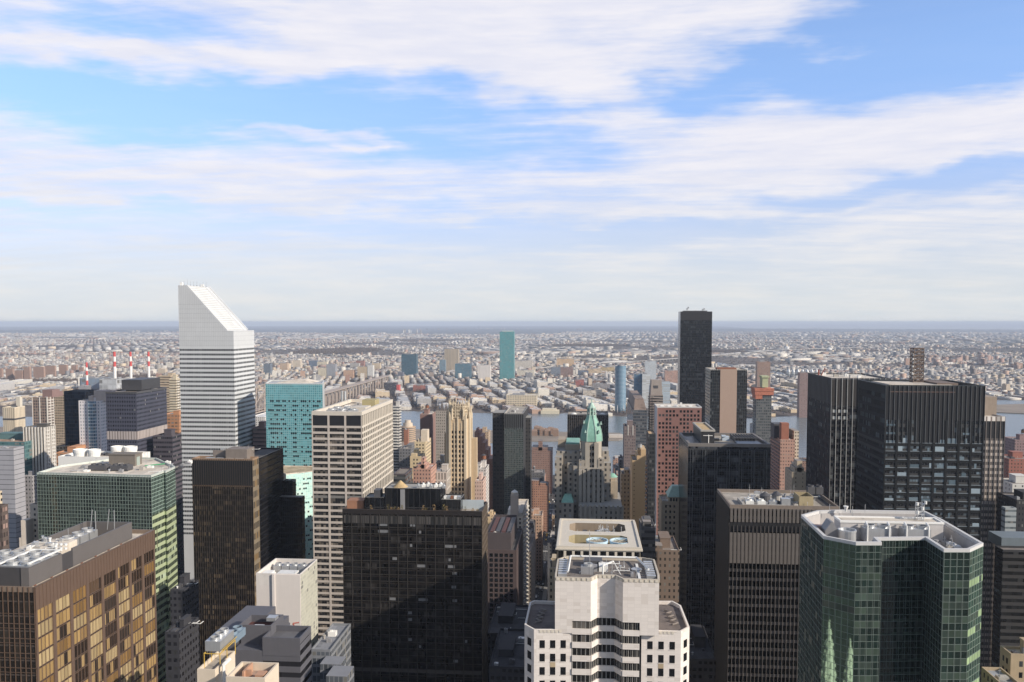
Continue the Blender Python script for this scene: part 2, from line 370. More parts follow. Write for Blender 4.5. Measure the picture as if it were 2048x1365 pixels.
# ------------------------------------------------------------------ the setting
def setting(o, kind='structure'): o['kind'] = kind; return o
def poly_sheet(name, pts, z, mat):
    mb = MB(); mb.v = [(p[0], p[1], z) for p in pts]; mb.f = [tuple(range(len(pts)))]
    return setting(mb.build(name, mat))
def ground_mat():
    m = bpy.data.materials.new('city ground'); m.use_nodes = True; T = NT(m.node_tree); T.n.clear()
    o = T.new('ShaderNodeOutputMaterial'); b = T.new('ShaderNodeBsdfPrincipled'); T.l.new(b.outputs[0], o.inputs[0])
    p = T.new('ShaderNodeTexCoord').outputs['Object']; sp = T.new('ShaderNodeSeparateXYZ'); T.l.new(p, sp.inputs[0])
    a = T.noise(p, .0011, 6, .6).outputs[0]; c = T.noise(T.v('MULTIPLY', p, (1, .6, 1)), .006, 5, .65).outputs[0]; d = T.noise(p, .03, 3, .6).outputs[0]
    land = T.mix(T.mr(c, .35, .62, 0, 1), (.062, .050, .048, 1), (.17, .145, .13, 1))
    land = T.mix(T.mr(a, .50, .66, 0, .85), land, (.060, .050, .052, 1))
    land = T.mix(T.mr(d, .60, .68, 0, .6), land, (.42, .40, .38, 1))
    far = T.mr(sp.outputs[1], 12500, 15500, 0, 1)
    wood = T.mix(T.mr(c, .4, .7, 0, 1), (.095, .105, .115, 1), (.165, .17, .175, 1))
    land = T.mix(far, land, wood)
    man = T.mix(T.mr(d, .3, .7, 0, 1), (.04, .04, .042, 1), (.075, .072, .07, 1))
    T.put(b.inputs['Base Color'], T.mix(T.m('LESS_THAN', sp.outputs[1], 1440), land, man)); b.inputs['Roughness'].default_value = .95
    b.inputs['Specular IOR Level'].default_value = .2
    return m
def water_mat():
    m = bpy.data.materials.new('river water'); m.use_nodes = True; T = NT(m.node_tree); T.n.clear()
    o = T.new('ShaderNodeOutputMaterial'); b = T.new('ShaderNodeBsdfPrincipled'); T.l.new(b.outputs[0], o.inputs[0])
    p = T.new('ShaderNodeTexCoord').outputs['Object']
    n = T.noise(T.v('MULTIPLY', p, (1, 1.6, 1)), .03, 6, .6); n2 = T.noise(p, .004, 3, .5)
    T.put(b.inputs['Base Color'], T.mix(n2.outputs[0], (.115, .15, .17, 1), (.16, .185, .19, 1)))
    b.inputs['Roughness'].default_value = .25; b.inputs['IOR'].default_value = 1.33
    bu = T.new('ShaderNodeBump'); bu.inputs['Strength'].default_value = .35; bu.inputs['Distance'].default_value = 3.0
    T.l.new(n.outputs[0], bu.inputs['Height']); T.l.new(bu.outputs[0], b.inputs['Normal'])
    return m
GM = ground_mat(); WM = water_mat()
k = 96; disc = MB(); GR = 60000
for rr in (300, 1500, 4000, 9000, 18000, GR):
    disc.v += [(rr*math.cos(2*math.pi*i/k), rr*math.sin(2*math.pi*i/k), 0) for i in range(k)]
disc.f.append(tuple(range(k)))
for q in range(5):
    for i in range(k):
        j = (i+1) % k; disc.f.append((q*k+i, (q+1)*k+i, (q+1)*k+j, q*k+j))
setting(disc.build('ground', GM))
def shore(rows): return [tuple(pz(px, py, 0)[:2]) for px, py in rows]
near_shore = [(-7000, 1420), (-900, 1420), (-300, 1440), (300, 1450), (1500, 1420), (2600, 1300)]
far_shore = shore([(2120, 803), (2010, 801), (1850, 806), (1700, 822), (1600, 832), (1500, 838), (1390, 832), (1250, 834), (1213, 833), (1160, 826), (1100, 829), (1050, 826), (960, 827), (880, 826), (800, 822)])
river = near_shore + [(4200, 1500), (4600, 2500)] + far_shore + [(-1100, 2210), (-3000, 2260), (-7000, 2300)]
poly_sheet('water', river, .6, WM)
isl = [(-6000, 1700), (-2200, 1690)] + shore([(800, 893), (1062, 884), (1160, 884), (1238, 882), (1256, 876), (1240, 868), (1130, 866), (1062, 864), (800, 860)]) + [(-2200, 1960), (-6000, 1960)]
M_SHORE = plain('island ground', (.24, .20, .165), .95, var=.5, scale=.02)
setting(MB().prism(isl, -.5, 2.2).build('island_ground', M_SHORE))
spit = shore([(1975, 826), (2130, 832), (2130, 812), (2040, 810), (1985, 812)])
setting(MB().prism(spit, -.5, 3).build('spit_ground', M_SHORE))
creek = shore([(1375, 716), (1420, 722), (1490, 735), (1570, 746), (1640, 760), (1700, 772), (1760, 782), (1720, 788), (1640, 770), (1560, 753), (1480, 741), (1400, 727), (1368, 720)])
poly_sheet('creek_water', creek, .3, WM)
# distant bay: a pale sheet beyond the houses at the right
bay = [tuple(pz(px, py, 0)[:2]) for px, py in [(1500, 657.5), (2200, 660.5), (2200, 649.5), (1380, 649)]]
poly_sheet('bay_water', bay, 4.0, plain('bay water', (.40, .41, .42), .6, var=.4, scale=.0006))
# low wooded hills on the horizon at the left
HM = plain('wooded hill', (.085, .098, .115), .95, var=.3, scale=.002)
def hills(name, az0, az1, d0, hmax, seed):
    mb = MB(); q = random.Random(seed); n = 60; ph = [q.uniform(0, 6) for _ in range(4)]
    for i in range(n+1):
        a = R(az0+(az1-az0)*i/n); t = i/n
        h = hmax*(.55+.2*math.sin(5*t+ph[0])+.14*math.sin(13*t+ph[1])+.08*math.sin(31*t+ph[2]))*min(1, 7*t, 7*(1-t))
        for dd, hh in ((d0, 0), (d0+1400, h*.8), (d0+2600, h), (d0+4600, 0)):
            mb.v.append((dd*math.sin(a), dd*math.cos(a), hh))
    for i in range(n):
        for j in range(3): mb.f.append((4*i+j, 4*(i+1)+j, 4*(i+1)+j+1, 4*i+j+1))
    return setting(mb.build(name, HM))
hills('hills', -42, 2, 24500, 62, 3); hills('hills', -9, 17, 26500, 42, 5)

# the cross street that runs from the foreground to the river: pavements with kerbs, markings
M_PAVE = plain('pavement', (.22, .215, .205), .9, var=.25); M_ASPH = plain('asphalt', (.05, .05, .052), .9, var=.3, scale=.1)
SX = -44.0
poly_sheet('road', [(SX-6, 150), (SX+6, 150), (SX+6, 1405), (SX-6, 1405)], .03, M_ASPH)
for nm, (y, w) in {'avenue': (196, 12), 'second': (330, 10), 'third': (468, 20), 'fourth': (604, 10), 'fifth': (752, 11), 'sixth': (975, 11), 'seventh': (1195, 12)}.items():
    poly_sheet('avenue_road', [(-700, y-w), (700, y-w), (700, y+w), (-700, y+w)], .05, M_ASPH)
AV = [196, 330, 468, 604, 752, 975, 1195, 1405]; AW = [12, 10, 20, 10, 11, 11, 12, 0]
for i in range(7):
    for sx in (-1, 1):
        xa = SX+sx*6; xb = SX+sx*10
        setting(MB().box(min(xa, xb), max(xa, xb), AV[i]+AW[i]+1, AV[i+1]-AW[i+1]-1, 0, .15).build('pavement', M_PAVE))
mk = MB()
for y in range(160, 1400, 9):
    for lx in (-2, 2): mk.box(SX+lx-.09, SX+lx+.09, y, y+3.2, .07, .075)
for a, w in zip(AV[:-1], AW):
    for i in range(10): mk.box(SX-5.4+i*1.1, SX-4.8+i*1.1, a-w-5, a-w-1.5, .07, .075)
setting(mk.build('road_marking', plain('road paint', (.7, .69, .64), .8)))

# cars in the street
def car_mesh():
    b = MB(); b.frust(rect(-.9, .9, -2.25, 2.25), .35, rect(-.88, .88, -2.2, 2.2), .92); b.frust(rect(-.82, .82, -1.7, 1.0), .92, rect(-.66, .66, -1.1, .4), 1.45)
    for x in (-.8, .8):
        for y in (-1.4, 1.4): b.bar((x-.1, y, .33), (x+.1, y, .33), .33, 9)
    return b
CARP = [('yellow', (.72, .42, .03)), ('white', (.75, .75, .74)), ('black', (.015, .015, .017)), ('silver', (.4, .41, .42)), ('dark red', (.25, .03, .03))]
_cars = {}
q = random.Random(4)
for i in range(70):
    y = q.uniform(560, 1380); lane = q.choice([-4.6, -2.9, 0, 0, 2.9, 4.6])
    if min(abs(y-a) for a in AV) < 14: continue
    cn, cc = q.choice(CARP)
    if cn not in _cars: _cars[cn] = car_mesh().build('car', plain(cn+' car paint', cc, .3))
    else:
        o = _cars[cn].copy(); COL.objects.link(o)
    o = _cars[cn] if _cars[cn].location.length == 0 else o
    o.location = (SX+lane, y, .035); o['label'] = cn+' car in the shaded street that runs towards the river'; o['category'] = 'car'; o['group'] = 'cars in the street canyon'
# ------------------------------------------------------------------ the towers of the foreground and the skyline
def punched(b, faces, w, h, su, sv, z0, z1, mats, frame=None, off=.04, jitter=None, seed=0, edge=1.5, keep=1.0, n=100, cells=None):
    """individual windows: the n that show largest as parts, the rest as one part"""
    q = random.Random(seed); lst = []
    for fc in faces:
        L = math.hypot(fc[1][0]-fc[0][0], fc[1][1]-fc[0][1]); nu = max(1, int((L-2*edge+su-w)/su)); u0 = (L-(nu-1)*su-w)/2
        z = z1-h
        while z > z0:
            for i in range(nu):
                if q.random() < keep: lst.append((fc, u0+i*su, z, q.choice(mats)))
            z -= sv
    vis = [t for t in lst if row((t[0][0][0], t[0][0][1], t[2])) < 1390]
    vis.sort(key=lambda t: -t[2])
    one, rest = vis[:n], vis[n:]
    for fc, u, z, m in one: b.put(MB().fb(fc, u, u+w, z, z+h, -.3, off), 'window', m)
    if rest:
        mb = MB()
        for fc, u, z, m in rest: mb.fb(fc, u, u+w, z, z+h, -.3, off)
        b.put(mb, 'window', mats[0], kind='stuff')
G_DARK = plain('dark window glass', (.012, .013, .015), .06, var=.3, scale=.5); G_MID = plain('grey window glass', (.05, .055, .06), .08, var=.3)
G_BLIND = plain('window with pale blind', (.32, .30, .27), .4, var=.2)

# --- 1 bronze glass tower, bottom left
b = pxbox('office_tower', 'bronze tower with gold-lit window bays and a walled roof full of fans, bottom left', 'tower', -120, 68, 1175, 205, 307, 1056)
gl = fac('bronze glass', (.055, .04, .032), (.020, .016, .013), 1.45, 3.9, b.zt, (.05, .95), (.06, .97), (.06, .045, .03), .12, ior=1.65, tilt=.02)
b.body(gl, 'curtain_wall', 0, M_ROOFL, plain('bronze parapet', (.2, .15, .115), .5), 1.4, .45)
b.fins([b.W], 1.45, .14, .18, M_BRONZE, 60, b.zt, 'mullion')
MBZ = plain('bronze pier cladding', (.155, .105, .08), .42, .25, var=.12)
L = b.y1-b.y0; bay = L/8; fl = 3.9
mb = MB()
for i in range(9): u = i*bay; mb.fb(b.S, max(0, u-.65), min(L, u+.65), 60, b.zt-6.2, -.05, .32)
b.put(mb, 'pier', MBZ)
mb = MB().fb(b.S, 0, L, b.zt-6.2, b.zt, -.05, .34)
for i in range(int(L/1.45)+1): mb.fb(b.S, i*L/41-.06, i*L/41+.06, b.zt-6.2, b.zt-.05, .3, .46)
b.put(mb, 'fascia', MBZ)
def paned(name, c, pb, pc): return fac(name, (.06, .04, .03), c, (bay-1.3)/4, 3.9, b.zt-6.2, (.05, .95), (.03, .97), pc, pb, rg=.25, tilt=.02, gvar=.25)
WM_ = [paned('painted gold reflection', (.30, .20, .085), .1, (.30, .19, .08)), paned('pale painted gold reflection', (.36, .275, .15), .08, (.42, .3, .14)), paned('painted amber reflection', (.20, .12, .045), .15, (.2, .12, .05)),
       paned('dark bronze glass', (.022, .015, .011), .15, (.4, .27, .12)), paned('painted broken reflection', (.28, .195, .095), .45, (.025, .018, .013)), paned('brown glass', (.085, .055, .035), .25, (.03, .02, .015))]  # gold reflection of the sunlit building opposite put into the pane colours
q = random.Random(5)
PAT = ['gpaddddd', 'pgadgdda', 'ghpghphd', 'pagphpad', 'ghdhdhph', 'aphpdhap', 'hpdhphdg', 'phghdahp', 'gdhpaphd', 'phdghphg', 'hgphdpgh', 'dhgphaph']
for f_ in range(12):
    for i in range(8):
        z1 = b.zt-6.2-f_*fl; k = 'gpadhb'.index(PAT[f_][i]) if q.random() < .9 else q.randrange(6)
        o = b.put(MB().fb(b.S, i*bay+.65, (i+1)*bay-.65, z1-fl+.42, z1-.1, -.05, .06), 'window', WM_[k])
mb = MB()
for f_ in range(26):
    z1 = b.zt-6.2-f_*fl
    mb.fb(b.S, 0, L, z1-fl+.30, z1-fl+.42, -.05, .2); mb.fb(b.S, 0, L, z1-.12, z1, -.05, .2)
    mb.fb(b.W, 0, b.x1-b.x0, z1-fl+.30, z1-fl+.45, -.05, .15); mb.fb(b.W, 0, b.x1-b.x0, z1-.9, z1-.8, -.05, .15)
for i in range(8):
    for j in (1, 2, 3): u = i*bay+.65+(bay-1.3)*j/4; mb.fb(b.S, u-.06, u+.06, 95, b.zt-6.2, -.05, .14)
b.put(mb, 'mullion', plain('bronze mullion', (.17, .115, .085), .4, .3))
# the roof: a screen wall around the plant
zr = b.zr; sx1 = b.x1-3.2
sc_m = plain('screen wall panel', (.125, .115, .112), .5, var=.1); sc_d = plain('dark screen panel', (.058, .055, .058), .5, var=.15)
yA, yB, yC, yD = b.y0+3.0, b.y0+17, b.y0+22, b.y1-7.5
mb = MB().box(b.x0+8, sx1-.5, yA, yA+.4, zr, zr+5.4); b.put(mb, 'screen_wall', sc_d)
b.put(MB().box(sx1-2.2, sx1, yA-.25, yA+.25, zr, zr+5.5), 'screen_wall', sc_m)
b.put(MB().box(sx1-.5, sx1, yA+.26, yB, zr+.3, zr+5.4), 'screen_wall', sc_m)
b.put(MB().box(sx1-4, sx1-.6, yB, yB+.4, zr, zr+5.4).box(sx1-.5, sx1, yB, yC, zr+.3, zr+5.0), 'screen_wall', sc_d)
b.put(MB().box(sx1-.5, sx1, yC, yD, zr+.3, zr+5.6).box(sx1-15, sx1-.51, yD-.4, yD, zr+.3, zr+5.6).box(sx1-15.4, sx1-15, yC+8, yD-.4, zr+.3, zr+5.6), 'screen_wall', sc_m)
b.put(MB().box(b.x0+6, sx1-5.5, yB+2, yC+11, zr, zr+5.2), 'plant_room', M_ROOFL)
for i in range(3):
    fan_unit(b, sx1-9.0-0*i, yA+1.5+i*4.6, zr+2.0, 8.0, 4.4, 3.4, 2, 1, M_STEEL, 'cooling_unit')
    fan_unit(b, sx1-18.0, yA+1.5+i*4.6, zr+2.0, 8.0, 4.4, 3.4, 2, 1, M_STEEL, 'cooling_unit')
for i in range(4): fan_unit(b, sx1-13, yC+8+i*5, zr+1, 4.2, 4.2, 3.2, 1, 1, M_STEEL, 'cooling_unit')
for i in range(6): b.put(MB().cyl(sx1-4.6+(i % 3)*1.4, yC-.5+(i//3)*.1, zr+5.4+(i//3)*1.1, zr+5.9+(i//3)*1.1, .45, .45, 12), 'vent_pipe', M_PIPE)
b.put(MB().bar((sx1-9, yA+15.2, zr+6), (sx1-.8, yA+15.2, zr+6), .3).bar((sx1-9, yA+.9, zr+6), (sx1-9, yA+15.2, zr+6), .3).bar((sx1-1, yA+1, zr+6.2), (sx1-1, yA+15, zr+6.2), .3), 'pipe_run', M_PIPE)
for i, (dx, dy) in enumerate([(-3, -5), (-6, -4), (-8, -7), (-11, -5)]): b.put(MB().bar((sx1+dx, yD+dy, zr+4), (sx1+dx+(.8 if i % 2 else 0), yD+dy, zr+10.5), .13), 'antenna', M_STEEL)
clutter(b, 16, b.x0+8, sx1-7, yB+3, yC+10, zr+5.2, 93, .55); clutter(b, 10, sx1-14, sx1-3, yC+9, yD-3, zr, 94, .8)
for i in range(7): b.put(MB().box(sx1-.4, sx1+.2, yA+2+i*7, yA+2.4+i*7, zr, zr+.35), 'screen_foot', M_RUST)

# --- 2 green glass tower with cut corners behind it
p0 = at(302, 951, 440); zt = p0.z
pts = [pz(74, 945, zt), pz(302, 951, zt), pz(327.6, 942, zt), pz(331, 942.5, zt), pz(350.5, 933, zt), pz(313, 916, zt), pz(250, 913.5, zt), pz(119, 931, zt)]
poly = [(p.x, p.y) for p in pts]
b = Bld('office_tower', 'wide green glass tower with cut corners and a pale roof, behind the bronze tower', 'tower', poly[0][0], poly[4][0], poly[0][1], poly[5][1], zt)
gw = fac('green glass', (.11, .145, .13), (.010, .017, .015), 1.56, 2.05, zt, (.06, .94), (.07, .95), (.05, .085, .07), .10, ior=1.75, tilt=.02, gvar=.6)
gs = fac('green glass with painted sun glint', (.40, .46, .29), (.018, .028, .024), 1.56, 4.1, zt, (.06, .94), (.42, .95), (.30, .36, .27), .12, .06, ior=1.6, tilt=.02, rw=.35)  # south facets: sun glint on the spandrels put into the wall colour
gs2 = fac('green glass panes', (.22, .30, .26), (.022, .036, .031), 1.56, 2.05, zt, (.09, .91), (.10, .92), (.10, .16, .13), .12, ior=1.75, tilt=.02)
zc = zt-1.2
m1 = MB(); n = len(poly)
m1.v = [(p[0], p[1], 0) for p in poly]+[(p[0], p[1], zc) for p in poly]
m1.f = [(i, (i+1) % n, n+(i+1) % n, n+i) for i in (0, 5, 6, 7)]; b.put(m1, 'curtain_wall', gw)
zm = zt-22
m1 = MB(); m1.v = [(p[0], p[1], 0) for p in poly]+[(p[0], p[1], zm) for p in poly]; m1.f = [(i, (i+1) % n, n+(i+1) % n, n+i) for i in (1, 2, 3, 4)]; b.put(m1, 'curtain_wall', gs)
m1 = MB(); m1.v = [(p[0], p[1], zm) for p in poly]+[(p[0], p[1], zc) for p in poly]; m1.f = [(i, (i+1) % n, n+(i+1) % n, n+i) for i in (1, 2, 3, 4)]; b.put(m1, 'curtain_wall', gs2)
m1 = MB(); m1.v = [(p[0], p[1], zc+.05) for p in poly]; m1.f = [tuple(range(n))]; b.put(m1, 'roof', M_ROOFL)
b.put(MB().wall(poly, zc, zt, .7), 'parapet', plain('pale green coping', (.50, .54, .50), .6))
mb = MB(); F0 = (poly[0], poly[1]); L = math.hypot(poly[1][0]-poly[0][0], poly[1][1]-poly[0][1])
for i in range(41): mb.fb(F0, i*L/40-.06, i*L/40+.06, 70, zt-.1, -.05, .12)
for i in range(54): mb.fb(F0, 0, L, zt-.16-i*2.05, zt-.04-i*2.05, -.05, .10)
b.put(mb, 'mullion', plain('green grey mullion', (.19, .24, .21), .5))
zr = zc+.05
fp = pz(163, 944, zr)
for i in range(2): fan_unit(b, fp.x+2+i*13, fp.y+3.0, zr, 10.5, 6, 3.0, 3, 1, M_DGREY, 'cooling_unit')
ph = pz(252, 933, zr); bk = pz(212, 922, zr)
b.put(MB().box(ph.x-11, ph.x+5, ph.y+1, ph.y+9, zr, zr+6.5).box(ph.x-11.4, ph.x+5.4, ph.y+.6, ph.y+9.4, zr+6.5, zr+7), 'plant_room', plain('brown grey brick', (.17, .15, .13), .8))
b.put(MB().box(ph.x+3.2, ph.x+5.06, ph.y+3, ph.y+6.5, zr, zr+5), 'roof_door', plain('pale green door', (.3, .36, .33), .6))
clutter(b, 34, poly[0][0]+12, poly[1][0]+2, poly[1][1]+12, poly[5][1]-12, zr, 2, .9)
b.put(MB().bar((ph.x+12, ph.y-1, zr+.6), (ph.x+20, ph.y+7, zr+.6), .35), 'pipe_run', plain('green pipe', (.06, .28, .13), .5))
b.put(MB().bar((poly[0][0]+14, poly[0][1]+9, zr+.5), (poly[0][0]+24, poly[0][1]+16, zr+.5), .5), 'pipe_run', M_GREY)

# --- 3 white plant building with four round tanks behind the green tower
b = pxbox('roof_plant_building', 'white walled block with four round white tanks, behind the green tower', 'building', 116, 262, 915, 545, 300, 891)
b.body(M_WHITE, 'wall', 0, M_ROOFL, M_WHITE, 2.2, .5)
mb = MB()
for i in range(1, 7): u = (b.y1-b.y0)*i/7; mb.fb(b.S, u-.12, u+.12, 90, b.zt, -.05, .1)
b.put(mb, 'panel_joint', plain('grey joint', (.42, .41, .39), .7))
for px, py, r in ((161, 917, 4.6), (189, 915, 4.2), (236, 898, 4.6), (261, 898, 4.6)):
    p = pz(px, py+6, b.zr); yy = min(max(p.y, b.y0+5), b.y1-5); p = at(px, py+6, yy)
    o = b.put(MB().cyl(p.x, yy, b.zr, b.zr+4.5, r*.8, r, 20).ring(p.x, yy, b.zr+4.5, b.zr+6.4, r, r*.9, 20).cyl(p.x, yy, b.zr+4.6, b.zr+4.7, r*.88, k=20), 'cooling_tower', M_WHITE)
clutter(b, 10, b.x0+6, b.x1-4, b.y0+4, b.y1-4, b.zr, 7)

# --- 4 dark bronze slab with fine vertical mullions, lit corner strip and black annex
b = pxbox('office_tower', 'dark bronze slab tower with fine vertical mullions, in front of the slant-topped tower', 'tower', 384, 505, 918.5, 505, 517, 914.5)
gl = fac('bronze tinted glass', (.026, .022, .02), (.009, .009, .009), 1.42, 3.3, b.zt, (.1, .9), (.30, .96), (.13, .095, .06), .24, .2, ior=1.3, tilt=.02, gvar=.6)
b.body(gl, 'curtain_wall', 0, M_ROOFD, plain('bronze coping', (.30, .20, .13), .6), 1.2, .8)
b.fins([b.W], 1.42, .28, .35, plain('brown mullion', (.046, .036, .031), .5, .2), 30, b.zt-.3, 'mullion')
b.bands([b.W], [b.zt-17.5], .8, .2, M_BRONZE, 'louvre_band')
b.put(MB().fb(b.W, .2, b.x1-b.x0-.2, b.zt-16.5, b.zt-1.2, -.05, .08), 'louvre_panel', plain('black louvre', (.014, .014, .017), .5))
b.put(MB().fb(b.S, 0, b.y1-b.y0, 20, b.zt-1, -.05, .05), 'corner_strip', fac('bronze corner glass painted sunlit', (.21, .17, .12), (.07, .06, .05), 2.2, 6.6, b.zt, (.12, .9), (.3, .9), (.26, .17, .08), .3, tilt=.02))  # sunlight on the south bays put into a paler glass colour
p = at(420, 905, b.y0+14)
b.put(MB().box(b.x0+10, b.x1-9, b.y0+9, b.y1-2, b.zr, b.zr+5.0).box(b.x0+20, b.x1-5, b.y1-6, b.y1+6, b.zr, b.zr+6.5), 'plant_room', plain('brown grey cladding', (.20, .17, .15), .7))
for i in range(4): b.put(MB().box(b.x0+7+i*6.5, b.x0+12+i*6.5, b.y0+3, b.y0+6.5, b.zr, b.zr+.9), 'air_handler', M_STEEL)
clutter(b, 9, b.x0+12, b.x1-4, b.y0+8, b.y1+2, b.zr+5, 12, .7)
MK = fac('black granite and glass', (.012, .012, .014), (.006, .006, .008), 1.5, 3.7, 150, (.1, .9), (.2, .9), (.02, .02, .022), .05, ior=1.4, rw=.5, tilt=.01)
y4 = b.y1
b2 = Bld('office_block', 'black windowless-looking block close behind the dark bronze slab tower', 'building', at(470, 905, y4+.4).x, at(505, 905, 505).x+.2, y4+.4, y4+44, b.zt-1)
b2.x1 = b.x1; b2.body(MK, 'wall', 0, M_ROOFD, None, 1.0, .4)
p0 = at(585, 962, 556)
b3 = Bld('office_block', 'black stepped block between the bronze slab and the pale aqua facade', 'building', b.x1+.3, p0.x, 556, 563, p0.z)
b3.body(MK, 'wall', 0, M_ROOFD, None, 1.2, .4); clutter(b3, 4, b3.x0+1, b3.x1-4, 557, 560, b3.zr, 3, .7)
p1 = at(602, 996, 548)
b3.put(MB().box(p0.x-16, p1.x, 549.5, 555.5, 0, p1.z), 'lower_wing', MK)

# --- 5 white tower with the slanted roof
a0 = at(356, 571, 700); a1 = at(467, 662, 700); a2 = at(453, 662, 700); a3 = at(371.5, 573, 700)
yb = a1.x/ratio(508, 660)
b = Bld('office_tower', 'white banded tower with a steep slanted roof, tallest at the left', 'tower', a0.x, a1.x, 700, yb, a0.z)
MAL = plain('white aluminium cladding', (.575, .59, .605), .5, var=.09, scale=.06)
mb = MB(); sec = [(a0.x, 0), (a1.x, 0), (a1.x, a1.z), (a2.x, a1.z), (a3.x, a0.z), (a0.x, a0.z)]
mb.v = [(x, 700, z) for x, z in sec]+[(x, yb, z) for x, z in sec]
mb.f = [(0, 1, 2, 3, 4, 5), (11, 10, 9, 8, 7, 6), (1, 7, 8, 2), (2, 8, 9, 3), (4, 10, 11, 5), (5, 11, 6, 0), (3, 9, 10, 4)]
b.put(mb, 'wall', MAL)
# the slanted face with its raised edges and ribs
dx, dz = a3.x-a2.x, a0.z-a1.z; Ls = math.hypot(dx, dz); ux, uz = dx/Ls, dz/Ls; nx_, nz_ = uz, -ux
def slab(s0, s1, y0_, y1_, h0, h1):
    m = MB()
    P = lambda s, y, h: (a2.x+ux*s+nx_*h, y, a1.z+uz*s+nz_*h)
    m.v = [P(s0, y0_, h0), P(s1, y0_, h0), P(s1, y1_, h0), P(s0, y1_, h0), P(s0, y0_, h1), P(s1, y0_, h1), P(s1, y1_, h1), P(s0, y1_, h1)]
    m.f = [(0, 1, 2, 3), (7, 6, 5, 4), (4, 5, 1, 0), (5, 6, 2, 1), (6, 7, 3, 2), (7, 4, 0, 3)]
    return m
D = yb-700
b.put(slab(.3, Ls-.3, 701.2, yb-9, .02, .25), 'roof', fac('white roof panels', (.62, .63, .62), (.5, .5, .5), 2.2, 2.0, 0, (.12, 1), (.18, 1), (.6, .6, .6), .2, roof=(.60, .61, .61), rg=.5))
mb = MB()
for i in range(24):
    s = slab(i*Ls/24+.6, i*Ls/24+.9, 701.3, yb-9.2, .2, .45); n0 = len(mb.v); mb.v += s.v; mb.f += [tuple(k_+n0 for k_ in f) for f in s.f]
b.put(mb, 'roof_rib', plain('grey roof rib', (.42, .43, .43), .5))
b.put(slab(0, Ls, 700.0, 701.1, .02, .9), 'roof_edge', MAL); b.put(slab(0, Ls, yb-1.2, yb, .02, 1.2), 'roof_edge', MAL)
b.put(slab(0, Ls, yb-8.8, yb-6.4, .02, .6), 'roof_edge', MAL); b.put(slab(Ls*.38, Ls*.97, yb-6.2, yb-4.5, .02, .1), 'roof_gutter', M_DGREY)
b.put(slab(Ls*.1, Ls*.2, 727, 728.6, .2, .7), 'roof_hatch', M_WHITE)
zb = at(467, 698.5, 700).z; fh = 3.87
def dashes(nm, z): return fac(nm, (.16, .165, .17), (.022, .026, .03), 1.5, 1.72, z, (.12, .9), (0, 1), (.16, .18, .17), .1, ior=1.6, tilt=.03)
DG = fac('ribbon window', (.34, .35, .36), (.035, .04, .045), 1.5, 100, 0, (.16, .9), (0, 1), (.15, .16, .16), .12, ior=1.5, rg=.1, tilt=.02)
for i in range(42):
    z = zb-fh*i
    if z < 20: break
    w = MB().fb(b.W, .25, b.x1-b.x0, z-1.72, z, -.05, .05).fb(b.S, 0, yb-700-.2, z-1.72, z, -.05, .05)
    b.put(w, 'window_band', DG)
mb = MB()
for fc in (b.W, b.S):
    L = math.hypot(fc[1][0]-fc[0][0], fc[1][1]-fc[0][1])
    for i in range(1, 30): mb.fb(fc, L*i/30-.05, L*i/30+.05, zb+2, (a1.z if fc is b.S or i > 26 else min(a0.z, a1.z+(a2.x-a0.x-L*i/30)*dz/-dx))-.1, -.02, .03)
    for i in range(10): mb.fb(fc, 0, L if fc is b.S or a1.z > zb+3+i*3.87 else max(.2, (a2.x-a0.x)-(zb+3+i*3.87-a1.z)*-dx/dz), zb+3+i*3.87, zb+3.14+i*3.87, -.02, .03) if (fc is b.W or zb+3.2+i*3.87 < a1.z) else None
b.put(mb, 'panel_joint', plain('grey panel joint', (.33, .34, .36), .5))
for i in range(9): x = a0.x+1+i*.75; y = 703+i*4.5; b.put(MB().bar((x, y, a0.z), (x, y, a0.z+rnd.uniform(2.5, 6)), .16).box(x-.4, x+.4, y-.4, y+.4, a0.z, a0.z+1), 'antenna', M_STEEL)
for y in (702, yb-3): b.put(MB().box(a0.x+.6, a0.x+2.8, y, y+2, a0.z, a0.z+2.6), 'roof_cabin', M_WHITE)

# --- 6 teal glass tower with a lower wedge
b = pxbox('office_tower', 'teal blue glass slab tower just right of the slant-topped tower', 'tower', 531, 645, 767, 690, None, dep=40)
xb_ = ratio(648, 766)*728; slabp = [(b.x0, 690), (b.x1, 690), (xb_, 728), (b.x0-10, 728)]; b.S = (slabp[1], slabp[2])
tg = fac('teal glass', (.24, .44, .47), (.105, .30, .345), 1.75, 1.93, b.zt, (.13, .90), (.15, .90), (.15, .37, .41), .25, 0, rg=.1, rw=.3, ior=1.5, tilt=.02, gvar=.25)
b.put(MB().prism(slabp, 0, b.zt-1), 'curtain_wall', tg); b.put(MB().wall(slabp, b.zt-1, b.zt, .6), 'parapet', plain('pale aluminium coping', (.6, .62, .62), .5))
b.put(MB().fb(b.S, 0, 39, 20, b.zt, -.05, .3), 'side_wall', plain('silver cladding', (.5, .53, .54), .4))
DW = plain('open dark window', (.012, .016, .02), .1)
q = random.Random(9); Lw = b.x1-b.x0; nc = int(Lw/1.75)
for k_ in range(15):
    z = b.zt-15.8-k_*3.86; mb = MB()
    for c in range(nc):
        cc = c/nc
        pr = .75 if (.06 < cc < .36) else (.9 if .45 < cc < .55 else (.72 if cc > .6 else .05))
        if cc in (0,) or q.random() > pr*(.55 if k_ in (1, 3, 4) else .85): continue
        mb.fb(b.W, c*1.75+.15, c*1.75+1.6, z, z+1.45, -.05, .05)
    b.put(mb, 'window_band', DW)
pk = at(605, 763, 712)
b.put(MB().frust(rect(b.x0+3, xb_-3, 693, 726), b.zt-1, rect(pk.x-6, pk.x+3, 708, 720), b.zt+1.6), 'roof_ridge', M_ROOFL)
c0 = at(537, 932, 700); c1 = at(572, 948, 652); c2 = at(634, 938.5, 672)
